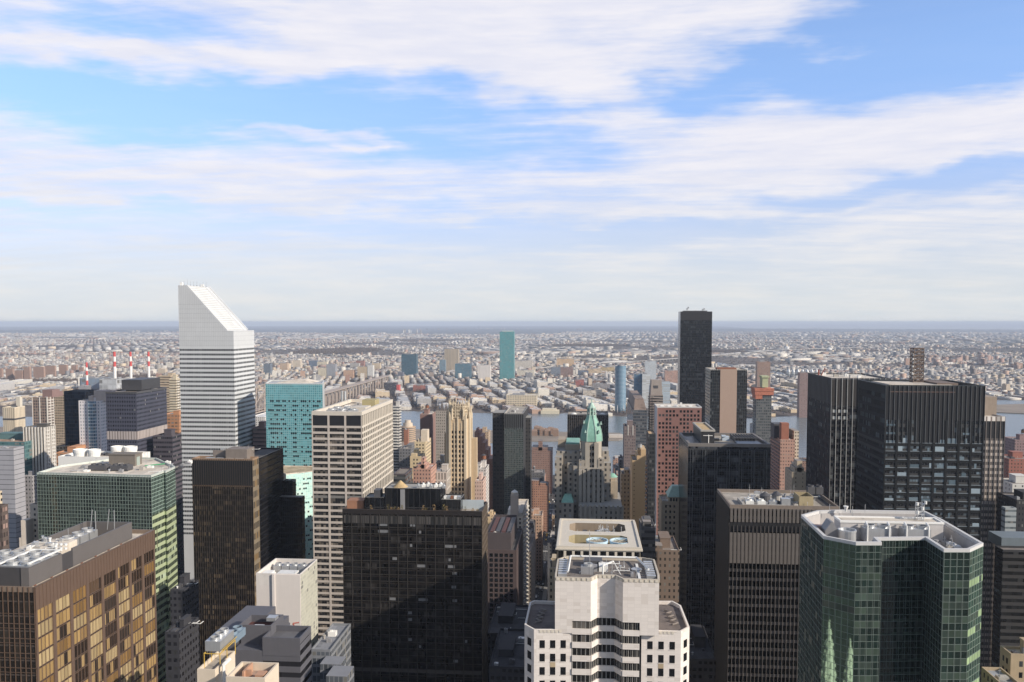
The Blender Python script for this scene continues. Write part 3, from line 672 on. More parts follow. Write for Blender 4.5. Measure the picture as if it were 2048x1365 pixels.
poly = [(c0.x-20, 689.9), (c0.x, 689), (c1.x, c1.y), (c2.x+6, 674), (c2.x+6, 689.9)]
b2 = Bld('office_block', 'pale aqua glass wedge at the foot of the teal tower', 'building', c0.x, c2.x, 652, 690, c1.z)
mb = MB().prism(poly, 0, c1.z-.8, skip=(1,)); b2.put(mb, 'curtain_wall', fac('pale aqua glass', (.55, .76, .70), (.40, .64, .60), 1.75, 1.93, c1.z, (.12, .95), (.12, .95), (.60, .80, .74), .3, 0, rg=.4, rw=.5, ior=1.45, gvar=.2, tilt=.02))
mb = MB(); mb.v = [(poly[1][0], poly[1][1], 0), (poly[2][0], poly[2][1], 0), (poly[2][0], poly[2][1], c1.z-.8), (poly[1][0], poly[1][1], c1.z-.8)]; mb.f = [(0, 1, 2, 3)]
b2.put(mb, 'curtain_wall', fac('grey green glass', (.16, .2, .2), (.10, .14, .14), 1.75, 1.93, c1.z, (.05, .95), (.06, .95), (.2, .25, .24), .2, 0, ior=2.0, tilt=.05))
b2.put(MB().wall(poly, c1.z-.8, c1.z, .5), 'parapet', M_ROOFL)
mb = MB(); mb.v = [(p[0], p[1], c1.z-.75) for p in poly]; mb.f = [tuple(range(5))]; b2.put(mb, 'roof', plain('tan gravel', (.42, .34, .24), .9, var=.5))
fcx = (poly[2], poly[3]); L = math.hypot(poly[3][0]-poly[2][0], poly[3][1]-poly[2][1])
for k_ in range(20):
    z = c1.z-6.5-k_*3.86; mb = MB()
    for c in range(int(L/1.75)):
        if q.random() < (.5 if q.random() < .5 else .2): mb.fb(fcx, c*1.75+.2, c*1.75+1.6, z, z+1.3, -.05, .05)
    if mb.v: b2.put(mb, 'window_band', DW)

# --- 7 pale gridded tower with three wide bays
b = pxbox('office_tower', 'cream gridded tower with three wide window bays and a steaming open roof', 'tower', 623, 723.5, 824, 512, 785.5, 794)
gl = fac('office glass', (.03, .03, .03), (.018, .018, .019), 1.55, 3.745, b.zt, (.06, .94), (0, 1), (.17, .145, .12), .25, .15, rg=.1, tilt=.02)
zr0 = b.zt-3.0
b.put(MB().box(b.x0+.4, b.x1-.4, b.y0+.4, b.y1-.4, 0, zr0), 'glazing', gl)
PRE = plain('cream precast', (.50, .445, .40), .7, var=.1); PRE2 = plain('pale limestone', (.58, .53, .46), .7, var=.1)
b.put(MB().wall(rect(b.x0, b.x1, b.y0, b.y1), b.zt-2.3, b.zt, 2.0), 'parapet', PRE2)
b.put(MB().box(b.x0+2.01, b.x1-2.01, b.y0+2.01, b.y1-2.01, zr0-.1, zr0+.05), 'roof', M_ROOFL)
Lw = b.x1-b.x0; Ls_ = b.y1-b.y0
for i in range(4):
    u = [0, Lw*.333, Lw*.667, Lw][i]; b.put(MB().fb(b.W, max(0, u-.6), min(Lw, u+.6), 10, b.zt-2.3, -.5, .02), 'pier', PRE)
b.put(MB().fb(b.W, .6, Lw-.6, b.zt-9.1, b.zt-2.5, -.41, -.3), 'louvre_panel', plain('black louvre', (.014, .014, .017), .5))
zl = [b.zt-10.24-3.745*i for i in range(44)]
for i, z in enumerate(zl):
    if i == 12: continue
    b.put(MB().fb(b.W, .6, Lw-.6, z, z+1.38, -.45, -.05), 'spandrel_band', PRE)
    b.put(MB().fb(b.S, 0, Ls_, z, z+1.18, -.45, -.05), 'spandrel_band', PRE2)
b.put(MB().fb(b.W, .6, Lw-.6, zl[12]+1, zl[12]+2.6, -.41, -.3), 'louvre_panel', plain('grey louvre', (.2, .19, .18), .5))
mb = MB()
for i in range(20): u = Ls_*i/19; mb.fb(b.S, max(0, u-.42), min(Ls_, u+.42), 10, b.zt-2.3, -.5, .0)
b.put(mb, 'pier', PRE2)
mb = MB()
for i in range(19): u = Ls_*(i+.5)/19; mb.fb(b.S, u-1.05, u+1.05, b.zt-9.0, b.zt-3, -.42, -.3)
b.put(mb, 'louvre_panel', plain('tan louvre', (.34, .30, .25), .6))
for i in range(5): fan_unit(b, b.x0+5+(i % 3)*7, b.y0+14+(i//3)*12, zr0, 5.5, 5.5, 2.5, 1, 1, M_STEEL, 'cooling_unit')
b.put(MB().box(b.x1-15, b.x1-6, b.y1-28, b.y1-16, zr0, zr0+5), 'plant_room', plain('ochre wall', (.36, .31, .17), .8)); b.put(MB().box(b.x1-14, b.x1-4, b.y0+24, b.y0+38, zr0, zr0+3.2), 'plant_room', PRE2)
clutter(b, 14, b.x0+4, b.x1-8, b.y0+6, b.y1-10, zr0, 21, 1.0)
for px in (684, 690): p = at(px, 800, b.y1-6); b.put(MB().cyl(p.x, b.y1-6, zr0, zr0+9, .9, k=12), 'flue', M_STEEL)

# --- 8 near-black tower with the roof garden
b = pxbox('office_tower', 'near-black gridded glass tower with a roof garden, in the middle foreground', 'tower', 685, 964, 1023, 380, 974.5, 1003)
q = random.Random(3)
gl = fac('black grid glass', (.018, .015, .0135), (.006, .006, .0065), 1.10, 3.15, b.zt, (.04, .96), (.16, .95), (.030, .028, .027), .14, .16, rg=.10, ior=1.25, tilt=.012, gvar=.7)
b.body(gl, 'curtain_wall', 0, M_ROOF, plain('brown coping', (.055, .042, .036), .6), 1.5, .5)
gm = plain('dark bronze mullion', (.042, .037, .033), .45, .2); Lw = b.x1-b.x0
mb = MB()
nb = 15
for i in range(nb+1): u = Lw*i/nb; mb.fb(b.W, max(0, u-.17), min(Lw, u+.17), 30, b.zt-.4, -.05, .22)
for k_ in range(60):
    z = b.zt-8.4-k_*3.15
    if z > 40: mb.fb(b.W, 0, Lw, z, z+.28, -.05, .16)
b.put(mb, 'mullion', gm)
b.put(MB().fb(b.W, 0, Lw, b.zt-2.2, b.zt-.1, -.05, .26), 'fascia', plain('dark brown fascia', (.018, .014, .013), .5))
b.put(MB().fb(b.W, .5, Lw-.5, b.zt-6.7, b.zt-2.9, -.05, .06), 'louvre_panel', fac('grey louvres', (.012, .012, .012), (.055, .05, .047), 1.10, 3.8, b.zt-2.9, (.1, .9), (.05, .95), (.02, .02, .02), .2, rg=.5))
b.put(MB().fb(b.W, .5, Lw-.5, b.zt-6.9-22*3.15, b.zt-5.0-22*3.15, -.05, .06), 'louvre_panel', plain('grey plant floor louvre', (.065, .058, .055), .5))
mb = MB(); Ls_ = b.y1-b.y0
for i in range(12): u = Ls_*i/11; mb.fb(b.S, max(0, u-.2), min(Ls_, u+.2), 30, b.zt-.4, -.05, .2)
for k_ in range(50): z = b.zt-5-k_*3.15; mb.fb(b.S, 0, Ls_, z, z+.9, -.05, .12)
b.put(mb, 'mullion', plain('bronze side mullion', (.20, .16, .125), .4, .3))
LW = plain('pale office blind', (.17, .175, .185), .3, var=.3)
for (px, py, n) in [(757, 1061, 4), (786, 1049, 1), (820, 1050, 1), (756, 1072, 5), (826, 1062, 1), (838, 1076, 1), (820, 1101, 1), (890, 1101, 5), (785, 1125, 2), (834, 1139, 4), (896, 1138, 3), (897, 1127, 1), (837, 1200, 4), (778, 1199, 3), (815, 1235, 2), (815, 1246, 2), (815, 1280, 2), (838, 1305, 1), (907, 1333, 2), (930, 1290, 1), (905, 1160, 2), (903, 1180, 2), (905, 1203, 2)]:
    p = at(px, py, b.y0); u = p.x-b.x0; z = b.zt-8.4-round((b.zt-8.4-p.z)/3.15)*3.15+.7
    b.put(MB().fb(b.W, u, u+n*1.05, z, z+1.3, -.05, .03), 'window', LW)
zr = b.zr
def blk(nm, pxl, pxr, pyt, yoff, dep, mat, par=b):
    yy = par.y0+yoff; l, r_ = at(pxl, pyt, yy), at(pxr, pyt, yy)
    return par.put(MB().box(l.x, r_.x, yy, yy+dep, par.zr, l.z).wall(rect(l.x, r_.x, yy, yy+dep), l.z, l.z+.5, .3), nm, mat), l, r_
MPH = fac('penthouse black glass', (.02, .02, .022), (.008, .009, .011), 2.6, 12, b.zt, (.04, .96), (.02, .98), (.015, .015, .017), .2, ior=1.5)
o, l, r_ = blk('penthouse', 769, 881, 978.5, 5, 14, MPH)
b.put(MB().box(l.x+7.5, l.x+9.6, b.y0+4.7, b.y0+5.02, zr, l.z), 'chimney_panel', plain('grey stone panel', (.25, .25, .26), .6))
pc = at(801, 975, b.y0+11); rr = (at(817, 975, b.y0+11)-at(784.5, 975, b.y0+11)).length/2
b.put(MB().cyl(pc.x, b.y0+11, l.z, pc.z, rr*.92, k=20).cyl(pc.x, b.y0+11, pc.z, at(801, 961.5, b.y0+11).z, rr, .3, 24), 'tank_roof', M_TAN)
zt2 = l.z+.1
for i in range(7): b.put(MB().box(l.x+14.5+i*2.0, l.x+16+i*2.0, b.y0+8+(i % 3)*2, b.y0+10+(i % 3)*2, zt2, zt2+1.3).cyl(l.x+15.2+i*2.0, b.y0+9+(i % 3)*2, zt2+1.3, zt2+2, .5, k=10), 'air_handler', [M_STEEL, M_WHITE, M_PIPE][i % 3])
o, l2, r2 = blk('penthouse', 729, 767, 997, 4.0, 10, MPH); b.put(MB().box(l2.x+4, l2.x+7, b.y0+6, b.y0+11, l2.z, l2.z+3.5), 'plant_room', M_DGREY)
o, l3, r3 = blk('penthouse', 882.5, 921, 1001.5, 3.6, 13, MPH)
for i in range(5): b.put(MB().box(l3.x+.6+i*1.6, l3.x+1.8+i*1.6, b.y0+7, b.y0+9, l3.z+.1, l3.z+1.3), 'air_handler', [M_WHITE, M_STEEL, M_RUST][i % 3])
b.put(MB().box(at(924, 1012, 390).x, at(967, 1012, 390).x, 391, 391.4, zr, zr+4.2), 'garden_screen', plain('pale glass screen', (.42, .47, .5), .2))
b.put(MB().box(l2.x-9, l2.x-1, b.y0+6, b.y0+13, zr, zr+4), 'plant_room', plain('terracotta wall', (.3, .15, .09), .8))
for i in range(9): x = l3.x+1+i*1.9; b.put(MB().box(x, x+1.3, b.y0+1.2, b.y0+2.4, zr, zr+.7), 'planter', plain('pale planter', (.5, .45, .36), .8))
BUSHM = [plain('olive shrub', (.16, .13, .055), .95, var=.5, scale=1.0), plain('dry shrub', (.24, .16, .075), .95, var=.5, scale=1.0)]
def shrub(x, y, z, r, h, i, where):
    qq = random.Random(i); mb = MB()
    for j in range(70):
        a, t = qq.uniform(0, 6.28), qq.random(); rad = r*math.sqrt(qq.random())*(1-.5*t); c = Vector((x+rad*math.cos(a), y+rad*math.sin(a), z+.15+h*t))
        v = [c+Vector((qq.uniform(-.28, .28), qq.uniform(-.28, .28), qq.uniform(-.28, .28))) for _ in range(3)]; n0 = len(mb.v); mb.v += [tuple(p) for p in v]; mb.f.append((n0, n0+1, n0+2))
    mb.bar((x, y, z), (x, y, z+h*.6), .06)
    o = mb.build('shrub', BUSHM[i % 2], None, (x, y, z)); o['label'] = where; o['category'] = 'shrub'; o['group'] = 'shrubs of the roof garden'
for i, px in enumerate([776, 783, 790, 797, 804, 847, 852, 868, 888, 893, 930, 945, 955, 741]):
    p = at(px, 1016, b.y0+2.8); shrub(p.x, b.y0+3.0, zr, 1.0, rnd.uniform(1.6, 3.4), i, 'olive and straw coloured shrub along the edge of the black tower roof garden')

# --- 9 brown granite block with square windows right of it
b = pxbox('office_block', 'brown granite block with rows of square windows, beside the black roof-garden tower', 'building', 972, 1033, 1101, 500, 1046, 1070)
mw = plain('brown granite', (.095, .07, .068), .6, var=.12)
b.body(mw, 'wall', 0, M_ROOFD, mw, 1.0, .5)
punched(b, [b.W], 2.0, 2.1, 3.02, 3.05, b.zt-75, b.zt-2.2, [G_DARK], edge=.8, n=100)
l, r_ = at(972, 1069.7, b.y0+3), at(1022, 1070, b.y0+3)
b.put(MB().box(l.x, r_.x, b.y0+3, b.y1-4, b.zr, l.z).wall(rect(l.x, r_.x, b.y0+3, b.y1-4), l.z, l.z+1.4, .4), 'penthouse', plain('dark brown panel', (.085, .07, .072), .6))
for i in range(4): b.put(MB().box(l.x+2+i*3.4, l.x+4.4+i*3.4, b.y0+8, b.y1-9, l.z, l.z+1.0), 'air_handler', [plain('dark red unit', (.10, .045, .04), .7), M_DGREY][i % 2])
b.put(MB().cyl(l.x+5, b.y0+6, l.z, l.z+1.5, 2, .3, 14), 'tank_lid', M_CONC)

# --- 10 slim white apartment tower with balconies behind it
b = pxbox('apartment_tower', 'slim white stone apartment tower with balconies and a water tank, beside the street canyon', 'tower', 1012, 1046, 1034, 590, 1057, 1012)
mw = fac('white stone with balconies', (.58, .55, .50), (.05, .05, .05), 2.6, 3.1, b.zt, (.25, .75), (.25, .85), (.3, .28, .25), .2)
b.body(mw, 'wall', 0, M_ROOFL, PRE2, 1.0, .4)
mb = MB()
for k_ in range(48):
    z = b.zt-4-3.1*k_
    for j in range(4): u = (b.y1-b.y0)*(j+.3)/4; mb.fb(b.S, u, u+3.2, z, z+1.0, -.05, 1.1)
b.put(mb, 'balcony', plain('white balcony', (.62, .60, .56), .7), kind='stuff')
p = at(1029, 1012, 596)
b.put(MB().box(p.x-2.6, p.x+2.6, 593, 600, b.zr, p.z+8), 'bulkhead', PRE); tank(b, p.x, 597, p.z+8, 2.4, 1.5, .2, PRE2, M_WHITE)
b.put(MB().box(b.x0+1, p.x-2.7, 594, 606, b.zr, b.zr+5), 'bulkhead', M_WHITE); b.put(MB().box(p.x+2.8, b.x1-.6, 592, 620, b.zr, b.zr+3.2), 'bulkhead', M_CONC)

# --- 11 white stone tower with stepped wings, nearest to us
def P2(px, py, z): v = pz(px, py, z); return (v.x, v.y)
zt = at(1210, 1157, 225).z; zw = at(1105, 1259.5, 225).z
STN = fac('white limestone blocks', (.56, .51, .47), (.70, .645, .60), 1.8, .925, 0, (.02, 1), (.035, 1), (.66, .60, .55), .12, roof=(.68, .63, .58), rg=.7, tilt=0, gvar=.05, var=.1)
fr = [(1110, 1156.5), (1181.8, 1156.5), (1195, 1152), (1231, 1152), (1246, 1157), (1318, 1158), (1318, 1148), (1309, 1119), (1285, 1115), (1133.6, 1112), (1115, 1118), (1110, 1150)]
top = [P2(x, y, zt) for x, y in fr]
y0 = top[0][1]+1.0
for i_ in (0, 1, 4, 5): top[i_] = (top[i_][0], y0)
for i_ in (2, 3): top[i_] = (top[i_][0], y0+3.0)
XL, XR = P2(1143.5, 1231, zw+6.9)[0], P2(1283, 1231, zw+6.9)[0]
b = Bld('office_tower', 'white stone tower with two stepped wings and a notched blank top, nearest to us', 'tower', P2(1049, 1249, zw)[0], P2(1379, 1255, zw)[0], y0, top[9][1], zt)
mb = MB().prism(top, zw+2.5, zt-1.0).box(top[0][0], XL-.02, y0, y0+12, zw-.9, zw+2.49).box(XR+.02, top[5][0], y0, y0+12, zw-.9, zw+2.49); b.put(mb, 'tower_top', STN)
m1 = MB(); m1.v = [(p[0], p[1], zt-.95) for p in top]; m1.f = [tuple(range(len(top)))]; b.put(m1, 'roof', plain('brown grey roof', (.17, .15, .14), .9))
b.put(MB().wall(top, zt-1.0, zt, .45), 'parapet', plain('carved parapet', (.48, .43, .36), .8))
mb = MB(); n = len(top)
for i in range(n):
    a, c = top[i], top[(i+1) % n]; L = math.hypot(c[0]-a[0], c[1]-a[1]); kk = int(L/1.2)
    for j in range(kk): mb.fb((a, c), (j+.22)*L/kk, (j+.78)*L/kk, zt-.85, zt-.2, -.02, .12)
b.put(mb, 'parapet_panel', plain('pale carved stone', (.6, .55, .47), .8))  # carved panels set along the parapet
zr = zt-.95; cx = sum(p[0] for p in top)/n; y1 = top[9][1]
b.put(MB().bar((cx-10, y1-2.5, zr+1.6), (cx+9, y1-2.5, zr+1.6), .32).bar((cx+9, y1-2.5, zr+1.6), (cx+11.5, y0+7, zr+1.6), .32).bar((cx-10, y1-2.5, zr+1.6), (cx-10.5, y0+3, zr+1.6), .3), 'window_rig_rail', M_PIPE)
for sgn in (-1, 1):
    for i in range(7): b.put(MB().box(cx+sgn*12-1.2, cx+sgn*12+1.2, y0+3+i*2.2, y0+4.2+i*2.2, zr, zr+1.0), 'air_handler', M_STEEL)
b.put(MB().box(cx-7, cx-3.5, y0+6, y0+9, zr, zr+2), 'air_handler', M_GREY); b.put(MB().box(cx-2, cx+.5, y0+9, y0+13, zr, zr+1.6), 'air_handler', M_WHITE)
b.put(MB().box(cx-6, cx-1, y0+13, y0+17, zr, zr+1.9), 'air_handler', M_DGREY); b.put(MB().ring(cx-5, y0+8, zr+2, zr+2.6, 1.2, 1), 'fan_cowl', M_STEEL)
b.put(MB().bar((cx-1, y0+5, zr), (cx-1, y0+5, zr+3), .25).bar((cx-1, y0+5, zr+3), (cx+2, y0+9, zr+3), .25).bar((cx+2, y0+9, zr+3), (cx+4, y0+6, zr), .12), 'pipe_run', M_PIPE)
b.put(MB().bar((cx+1.5, y0+5, zr), (cx+1.5, y0+5, zr+4.5), .08), 'antenna', M_STEEL); b.put(MB().bar((cx-4.5, y1-4, zr), (cx-4.5, y1-4, zr+9), .1), 'antenna', M_STEEL); b.put(MB().bar((cx+8, y0+4, zr), (cx+8, y0+4, zr+2.8), .08), 'antenna', M_STEEL)
b.put(MB().cyl(cx+8.5, y0+11, zr, zr+.5, 1.5, k=14), 'roof_hatch', M_STEEL); b.put(MB().box(cx+3, cx+7, y0+8.5, y0+8.7, zr, zr+.3), 'pipe_run', M_DGREY)
b.put(MB().box(cx+8.5, cx+9.2, y0+2, y1-4, zr, zr+.25), 'walkway', M_PIPE)
clutter(b, 14, cx-8, cx+1, y0+5, y1-5, zr, 91, .7); clutter(b, 7, cx+1, cx+8, y0+4, y1-5, zr, 92, .5)
for nm, W_, win in (('left', [(1049, 1249), (1068, 1259.5), (1143, 1259.5), (1143, 1228), (1121, 1203), (1068, 1201), (1059, 1205)], 1),
                    ('right', [(1283, 1261), (1362, 1263), (1379, 1254), (1362, 1211), (1345, 1202), (1306, 1202), (1283, 1228)], 1)):
    wp = [P2(x, y, zw) for x, y in W_]; k = len(wp)
    o = b.put(MB().prism(wp, 40, zw-1.0), 'wing', STN)
    b.put(MB().wall(wp, zw-1.0, zw, .5), 'wing_parapet', STN)
    m1 = MB(); m1.v = [(p[0], p[1], zw-.95) for p in wp]; m1.f = [tuple(range(k))]; b.put(m1, 'wing_roof', plain('brown wing roof', (.15, .125, .115), .9))
    mx = sum(p[0] for p in wp)/k; my = sum(p[1] for p in wp)/k
    sn = MB(); pr = None
    for i in range(9):
        p = (mx+(.9 if i % 2 else -.9)+(1.6 if nm == 'right' else -1.6)+(my+5-i*1.3-my)*(.12 if nm == 'left' else -.12), my+6-i*1.5, zw-.5)
        if pr: sn.bar(pr, p, .22)
        pr = p
    b.put(sn, 'pipe_run', plain('brown pipe', (.22, .19, .17), .6))
    f = (wp[1], wp[2]) if nm == 'left' else (wp[0], wp[1]); side = (wp[0], wp[1]) if nm == 'left' else (wp[1], wp[2])
    L = math.hypot(f[1][0]-f[0][0], f[1][1]-f[0][1]); Lq = math.hypot(side[1][0]-side[0][0], side[1][1]-side[0][1])
    mb = MB()
    mb.fb(f, L/2-3.7, L/2+4.1, zw-.2, zw-.12, -.02, .14)
    for j in range(7): mb.fb(f, L/2-3.6+j*1.05, L/2-2.9+j*1.05, zw-.85, zw-.2, -.02, .12)
    b.put(mb, 'parapet_panel', plain('pale carved stone', (.6, .55, .47), .8))
    for k_ in range(6):
        z = zw-5.1-k_*3.7
        for j in range(3):
            u = (L-1.6)*(j+.5)/3+.8
            wdw = b.put(MB().fb(f, u-.72, u+.72, z, z+2.15, -.05, .03), 'window', G_DARK)
            b.put(MB().fb(f, u-.82, u+.82, z-.15, z-.01, -.05, .12), 'sill', STN, wdw)
        if k_ in (1, 2): pass
        b.put(MB().fb(side, Lq*.32, Lq*.72, z, z+2.15, -.05, .03), 'window', G_DARK)
    z = zw-5.1-1*3.7; u = (L-1.6)*1.5/3+.8; b.put(MB().fb(f, u-.72, u+.72, z-1.55, z-.16, -.05, .05), 'spandrel_panel', plain('tan stone panel', (.42, .33, .22), .7))
# the middle bays: ribbon windows that follow the notch
e_ = .35
core = [(XL, y0+e_), (top[1][0], y0+e_), (top[2][0], y0+3+e_), (top[3][0], y0+3+e_), (top[4][0], y0+e_), (XR, y0+e_)]
ztop = zt-1.0
glb = fac('office ribbon glass', (.35, .33, .3), (.014, .014, .014), 1.15, 3.7, zw, (.05, .93), (0, 1), (.1, .09, .08), .1, .06, tilt=.02)
b.put(MB().prism(core+[(core[-1][0], core[-1][1]+10), (core[0][0], core[0][1]+10)], 40, zw+2.4), 'curtain_wall', glb)
for k_ in range(12):
    z = zw+2.5-k_*3.7
    mb = MB()
    for i in range(5):
        a, c = core[i], core[i+1]; L = math.hypot(c[0]-a[0], c[1]-a[1]); mb.fb((a, c), 0, L, z-3.7, z-2.15, -.3, .34)
    b.put(mb, 'spandrel_band', STN)
    mb = MB()
    for i in range(5):
        a, c = core[i], core[i+1]; L = math.hypot(c[0]-a[0], c[1]-a[1]); kk = max(1, round(L/1.15))
        for j in range(kk+1): mb.fb((a, c), max(0, L*j/kk-.035), min(L, L*j/kk+.035), z-2.15, z, -.05, .06)
    b.put(mb, 'mullion', plain('grey mullion bar', (.30, .29, .28), .5))

# --- 12 cream building with two sunken roof wells behind it
b = pxbox('office_block', 'cream stone block with two sunken roof wells and blue fans, behind the white stone tower', 'building', 1113, 1283.5, 1092, 330, None, dep=47)
CR = plain('cream stone', (.58, .53, .45), .7, var=.1, scale=.15)
zr = b.zt-.45
def well(y0_, y1_, xa, xb, ch=2.4): return [(xa, y0_+ch), (xa+ch, y0_), (xb-ch, y0_), (xb, y0_+ch), (xb, y1_-ch), (xb-ch, y1_), (xa+ch, y1_), (xa, y1_-ch)]
xa, xb = b.x0+4.6, b.x1-4.8; w1 = well(b.y0+6, b.y0+20, xa, xb); w2 = well(b.y0+26, b.y0+41, xa, xb)
b.put(MB().box(b.x0+.6, b.x1-.6, b.y0+.6, b.y1-.6, 0, zr-7), 'wall', fac('cream stone facade', (.46, .41, .33), (.03, .03, .03), 3.3, 3.8, b.zt-9, (.25, .75), (.2, .8)))
roof = MB()                                   # the roof deck round the two wells
zz0, zz1 = zr-1.0, zr
for w, ya, yb_ in ((w1, b.y0+.7, b.y0+23), (w2, b.y0+23, b.y1-.7)):
    X0, X1 = b.x0+.7, b.x1-.7
    out = [(X0, ya), (X1, ya), (X1, yb_), (X0, yb_)]
    n0 = len(roof.v); roof.v += [(p[0], p[1], zz1) for p in w]+[(p[0], p[1], zz1) for p in out]
    roof.f += [(n0+1, n0+8, n0+9, n0+2), (n0+9, n0+10, n0+4, n0+3), (n0+2, n0+9, n0+3), (n0+5, n0+4, n0+10), (n0+5, n0+10, n0+11, n0+6), (n0+6, n0+11, n0+7), (n0+7, n0+11, n0+8, n0+0), (n0+0, n0+8, n0+1)]
b.put(roof, 'roof', CR)
for w, fl_ in ((w1, plain('ochre well floor', (.33, .28, .17), .9)), (w2, plain('brown well floor', (.25, .20, .15), .9))):
    m1 = MB(); k = len(w); m1.v = [(p[0], p[1], zr-4.6) for p in w]+[(p[0], p[1], zr) for p in w]
    m1.f = [(i, k+i, k+(i+1) % k, (i+1) % k) for i in range(k)]+[tuple(range(k))]
    b.put(m1, 'roof_well', fl_)
b.put(MB().wall(rect(b.x0, b.x1, b.y0, b.y1), zr-.8, b.zt, .9), 'parapet', CR)
b.put(MB().wall(rect(b.x0-.4, b.x1+.4, b.y0-.4, b.y1+.4), zr-1.0, zr-.45, .39), 'cornice', CR)
Lw = b.x1-b.x0; np_ = 10
for fc, n_ in ((b.W, 10), (b.S, 14), (b.N, 14)):
    L = math.hypot(fc[1][0]-fc[0][0], fc[1][1]-fc[0][1]); mb = MB()
    for i in range(n_+1): u = L*i/n_; mb.fb(fc, max(0, u-.5), min(L, u+.5), zr-7.0, zr-.8, -.55, 0)
    mb.fb(fc, 0, L, zr-1.5, zr-.8, -.55, -.02); b.put(mb, 'arcade_pier', CR)
    mb = MB(); mb.fb(fc, .6, L-.6, zr-7, zr-1.2, -1.6, -1.4); b.put(mb, 'arcade_opening', M_BLACK)
for i in range(2):
    x = xa+11.5+i*9.5; y = b.y0+13; z = zr-4.6
    o = b.put(MB().cyl(x, y, z, z+3.4, 4.3, k=24), 'cooling_tower', plain('light blue steel', (.30, .50, .66), .4))
    b.put(MB().ring(x, y, z+3.4, z+4.4, 4.5, 4.0, 24), 'fan_cowl', plain('pale blue rim', (.5, .66, .76), .4), o)
    fb_ = MB().cyl(x, y, z+3.45, z+3.55, 3.9, k=20)
    for a in range(6): fb_.bar((x, y, z+4.1), (x+4.2*math.cos(a*1.047), y+4.2*math.sin(a*1.047), z+4.1), .12)
    b.put(fb_, 'fan', plain('tan fan', (.36, .32, .25), .6), o)
b.put(MB().cyl(xa+4, b.y0+10, zr-4.6, zr-2.5, 2.2, .2, 12), 'tank_lid', M_TAN)
q = random.Random(8)
for i in range(10): x, y = xa+12+q.random()*10, b.y0+28+q.random()*9; b.put(MB().bar((x, y, zr-4.6), (x, y, zr+q.uniform(0, 2)), .16).box(x-.9, x+.9, y-.9, y+.9, zr-2.6, zr-1.4), 'aerial', M_STEEL)
for i in range(4): b.put(MB().box(xa+3+i*2.6, xa+5+i*2.6, b.y0+29, b.y0+37, zr-4.6, zr-3+(i % 2)), 'air_handler', [M_RUST, M_DGREY][i % 2])
for i in range(6): p = b.y0+.4; b.put(MB().bar((b.x0+3+i*5, b.y0+22.8, zr), (b.x0+3+i*5, b.y0+22.8, zr+1.4), .08), 'antenna', M_STEEL)

# --- 13 hotel tower with the green copper spire
d = 560.0
def X(px, py=900, dd=d): return at(px, py, dd).x
def Z(py, px=1185, dd=d): return at(px, py, dd).z
ST = fac('grey brown limestone', (.33, .295, .25), (.05, .05, .052), 3.3, 3.5, Z(935), (.3, .7), (.3, .8), (.55, .55, .56), .22, tilt=.01)
STP = plain('grey brown limestone plain', (.37, .335, .285), .8, var=.12); CU = plain('green copper', (.20, .39, .315), .6, var=.35, scale=.25); CUL = plain('pale green copper', (.36, .50, .435), .6, var=.3, scale=.3)
b = Bld('hotel_tower', 'limestone hotel tower crowned by a green copper spire, left of the tan brick slab', 'tower', X(1110), X(1243), d-8, d+60, Z(812))
xc = (X(1162)+X(1204))/2; hw = (X(1204)-X(1162))/2
def oct_(cx, cy, r, c=.42): return [(cx-r, cy-r*c), (cx-r*c, cy-r), (cx+r*c, cy-r), (cx+r, cy-r*c), (cx+r, cy+r*c), (cx+r*c, cy+r), (cx-r*c, cy+r), (cx-r, cy+r*c)]
yc = d+hw
b.put(MB().prism(oct_(xc, yc, hw*.97, .55), 60, Z(884)), 'tower_shaft', STP)
mb = MB()
for px0, px1 in ((1170.5, 1179.5), (1188.5, 1197)): mb.box(X(px0), X(px1), d-1.2, d+2, Z(1000), Z(886))
for px0, px1 in ((1162, 1167), (1200, 1205)): mb.box(X(px0), X(px1), d+.5, d+6, Z(1000), Z(916))
b.put(mb, 'pilaster', STP)
mb = MB()
for k_ in range(9): z = Z(893)-k_*4.2; mb.box(xc-1.6, xc-.5, d-.35, d+.2, z-2.4, z); mb.box(xc+.5, xc+1.6, d-.35, d+.2, z-2.4, z)
b.put(mb, 'window_strip', G_DARK)
prof = [(884, 1.04), (872, 1.0), (864, .93), (855, .80), (846, .62), (838, .46), (832, .40)]
for (r0, s0), (r1, s1) in zip(prof[:-1], prof[1:]): b.put(MB().frust(oct_(xc, yc, hw*s0), Z(r0), oct_(xc, yc, hw*s1), Z(r1)), 'copper_dome', CU)
mb = MB()
for i in range(8):
    for (r0, s0), (r1, s1) in zip(prof[:-1], prof[1:]):
        p_, q_ = oct_(xc, yc, hw*s0)[i], oct_(xc, yc, hw*s1)[i]; mb.bar((p_[0], p_[1], Z(r0)), (q_[0], q_[1], Z(r1)), .45, 4)
b.put(mb, 'dome_rib', CUL)
for i, (px, py) in enumerate([(1171, 864), (1198, 864), (1168, 846), (1202, 848), (1177, 858), (1192, 858)]):
    dy_ = yc-hw*.99 if py > 860 else (yc-hw*.86 if py > 852 else yc-hw*.72); b.put(MB().frust(rect(X(px)-.7, X(px)+.7, dy_, dy_+3), Z(py+2.5), rect(X(px)-.2, X(px)+.2, dy_+.3, dy_+3), Z(py-3)), 'dormer', CUL)
mb = MB(); rl = hw*.36
for i in range(8):
    p_ = oct_(xc, yc, rl)[i]; mb.bar((p_[0], p_[1], Z(834)), (p_[0], p_[1], Z(818)), .5, 5)
mb.prism(oct_(xc, yc, rl*1.15), Z(834), Z(832)).prism(oct_(xc, yc, rl*1.1), Z(826), Z(825)).prism(oct_(xc, yc, rl*1.1), Z(819), Z(817.5))
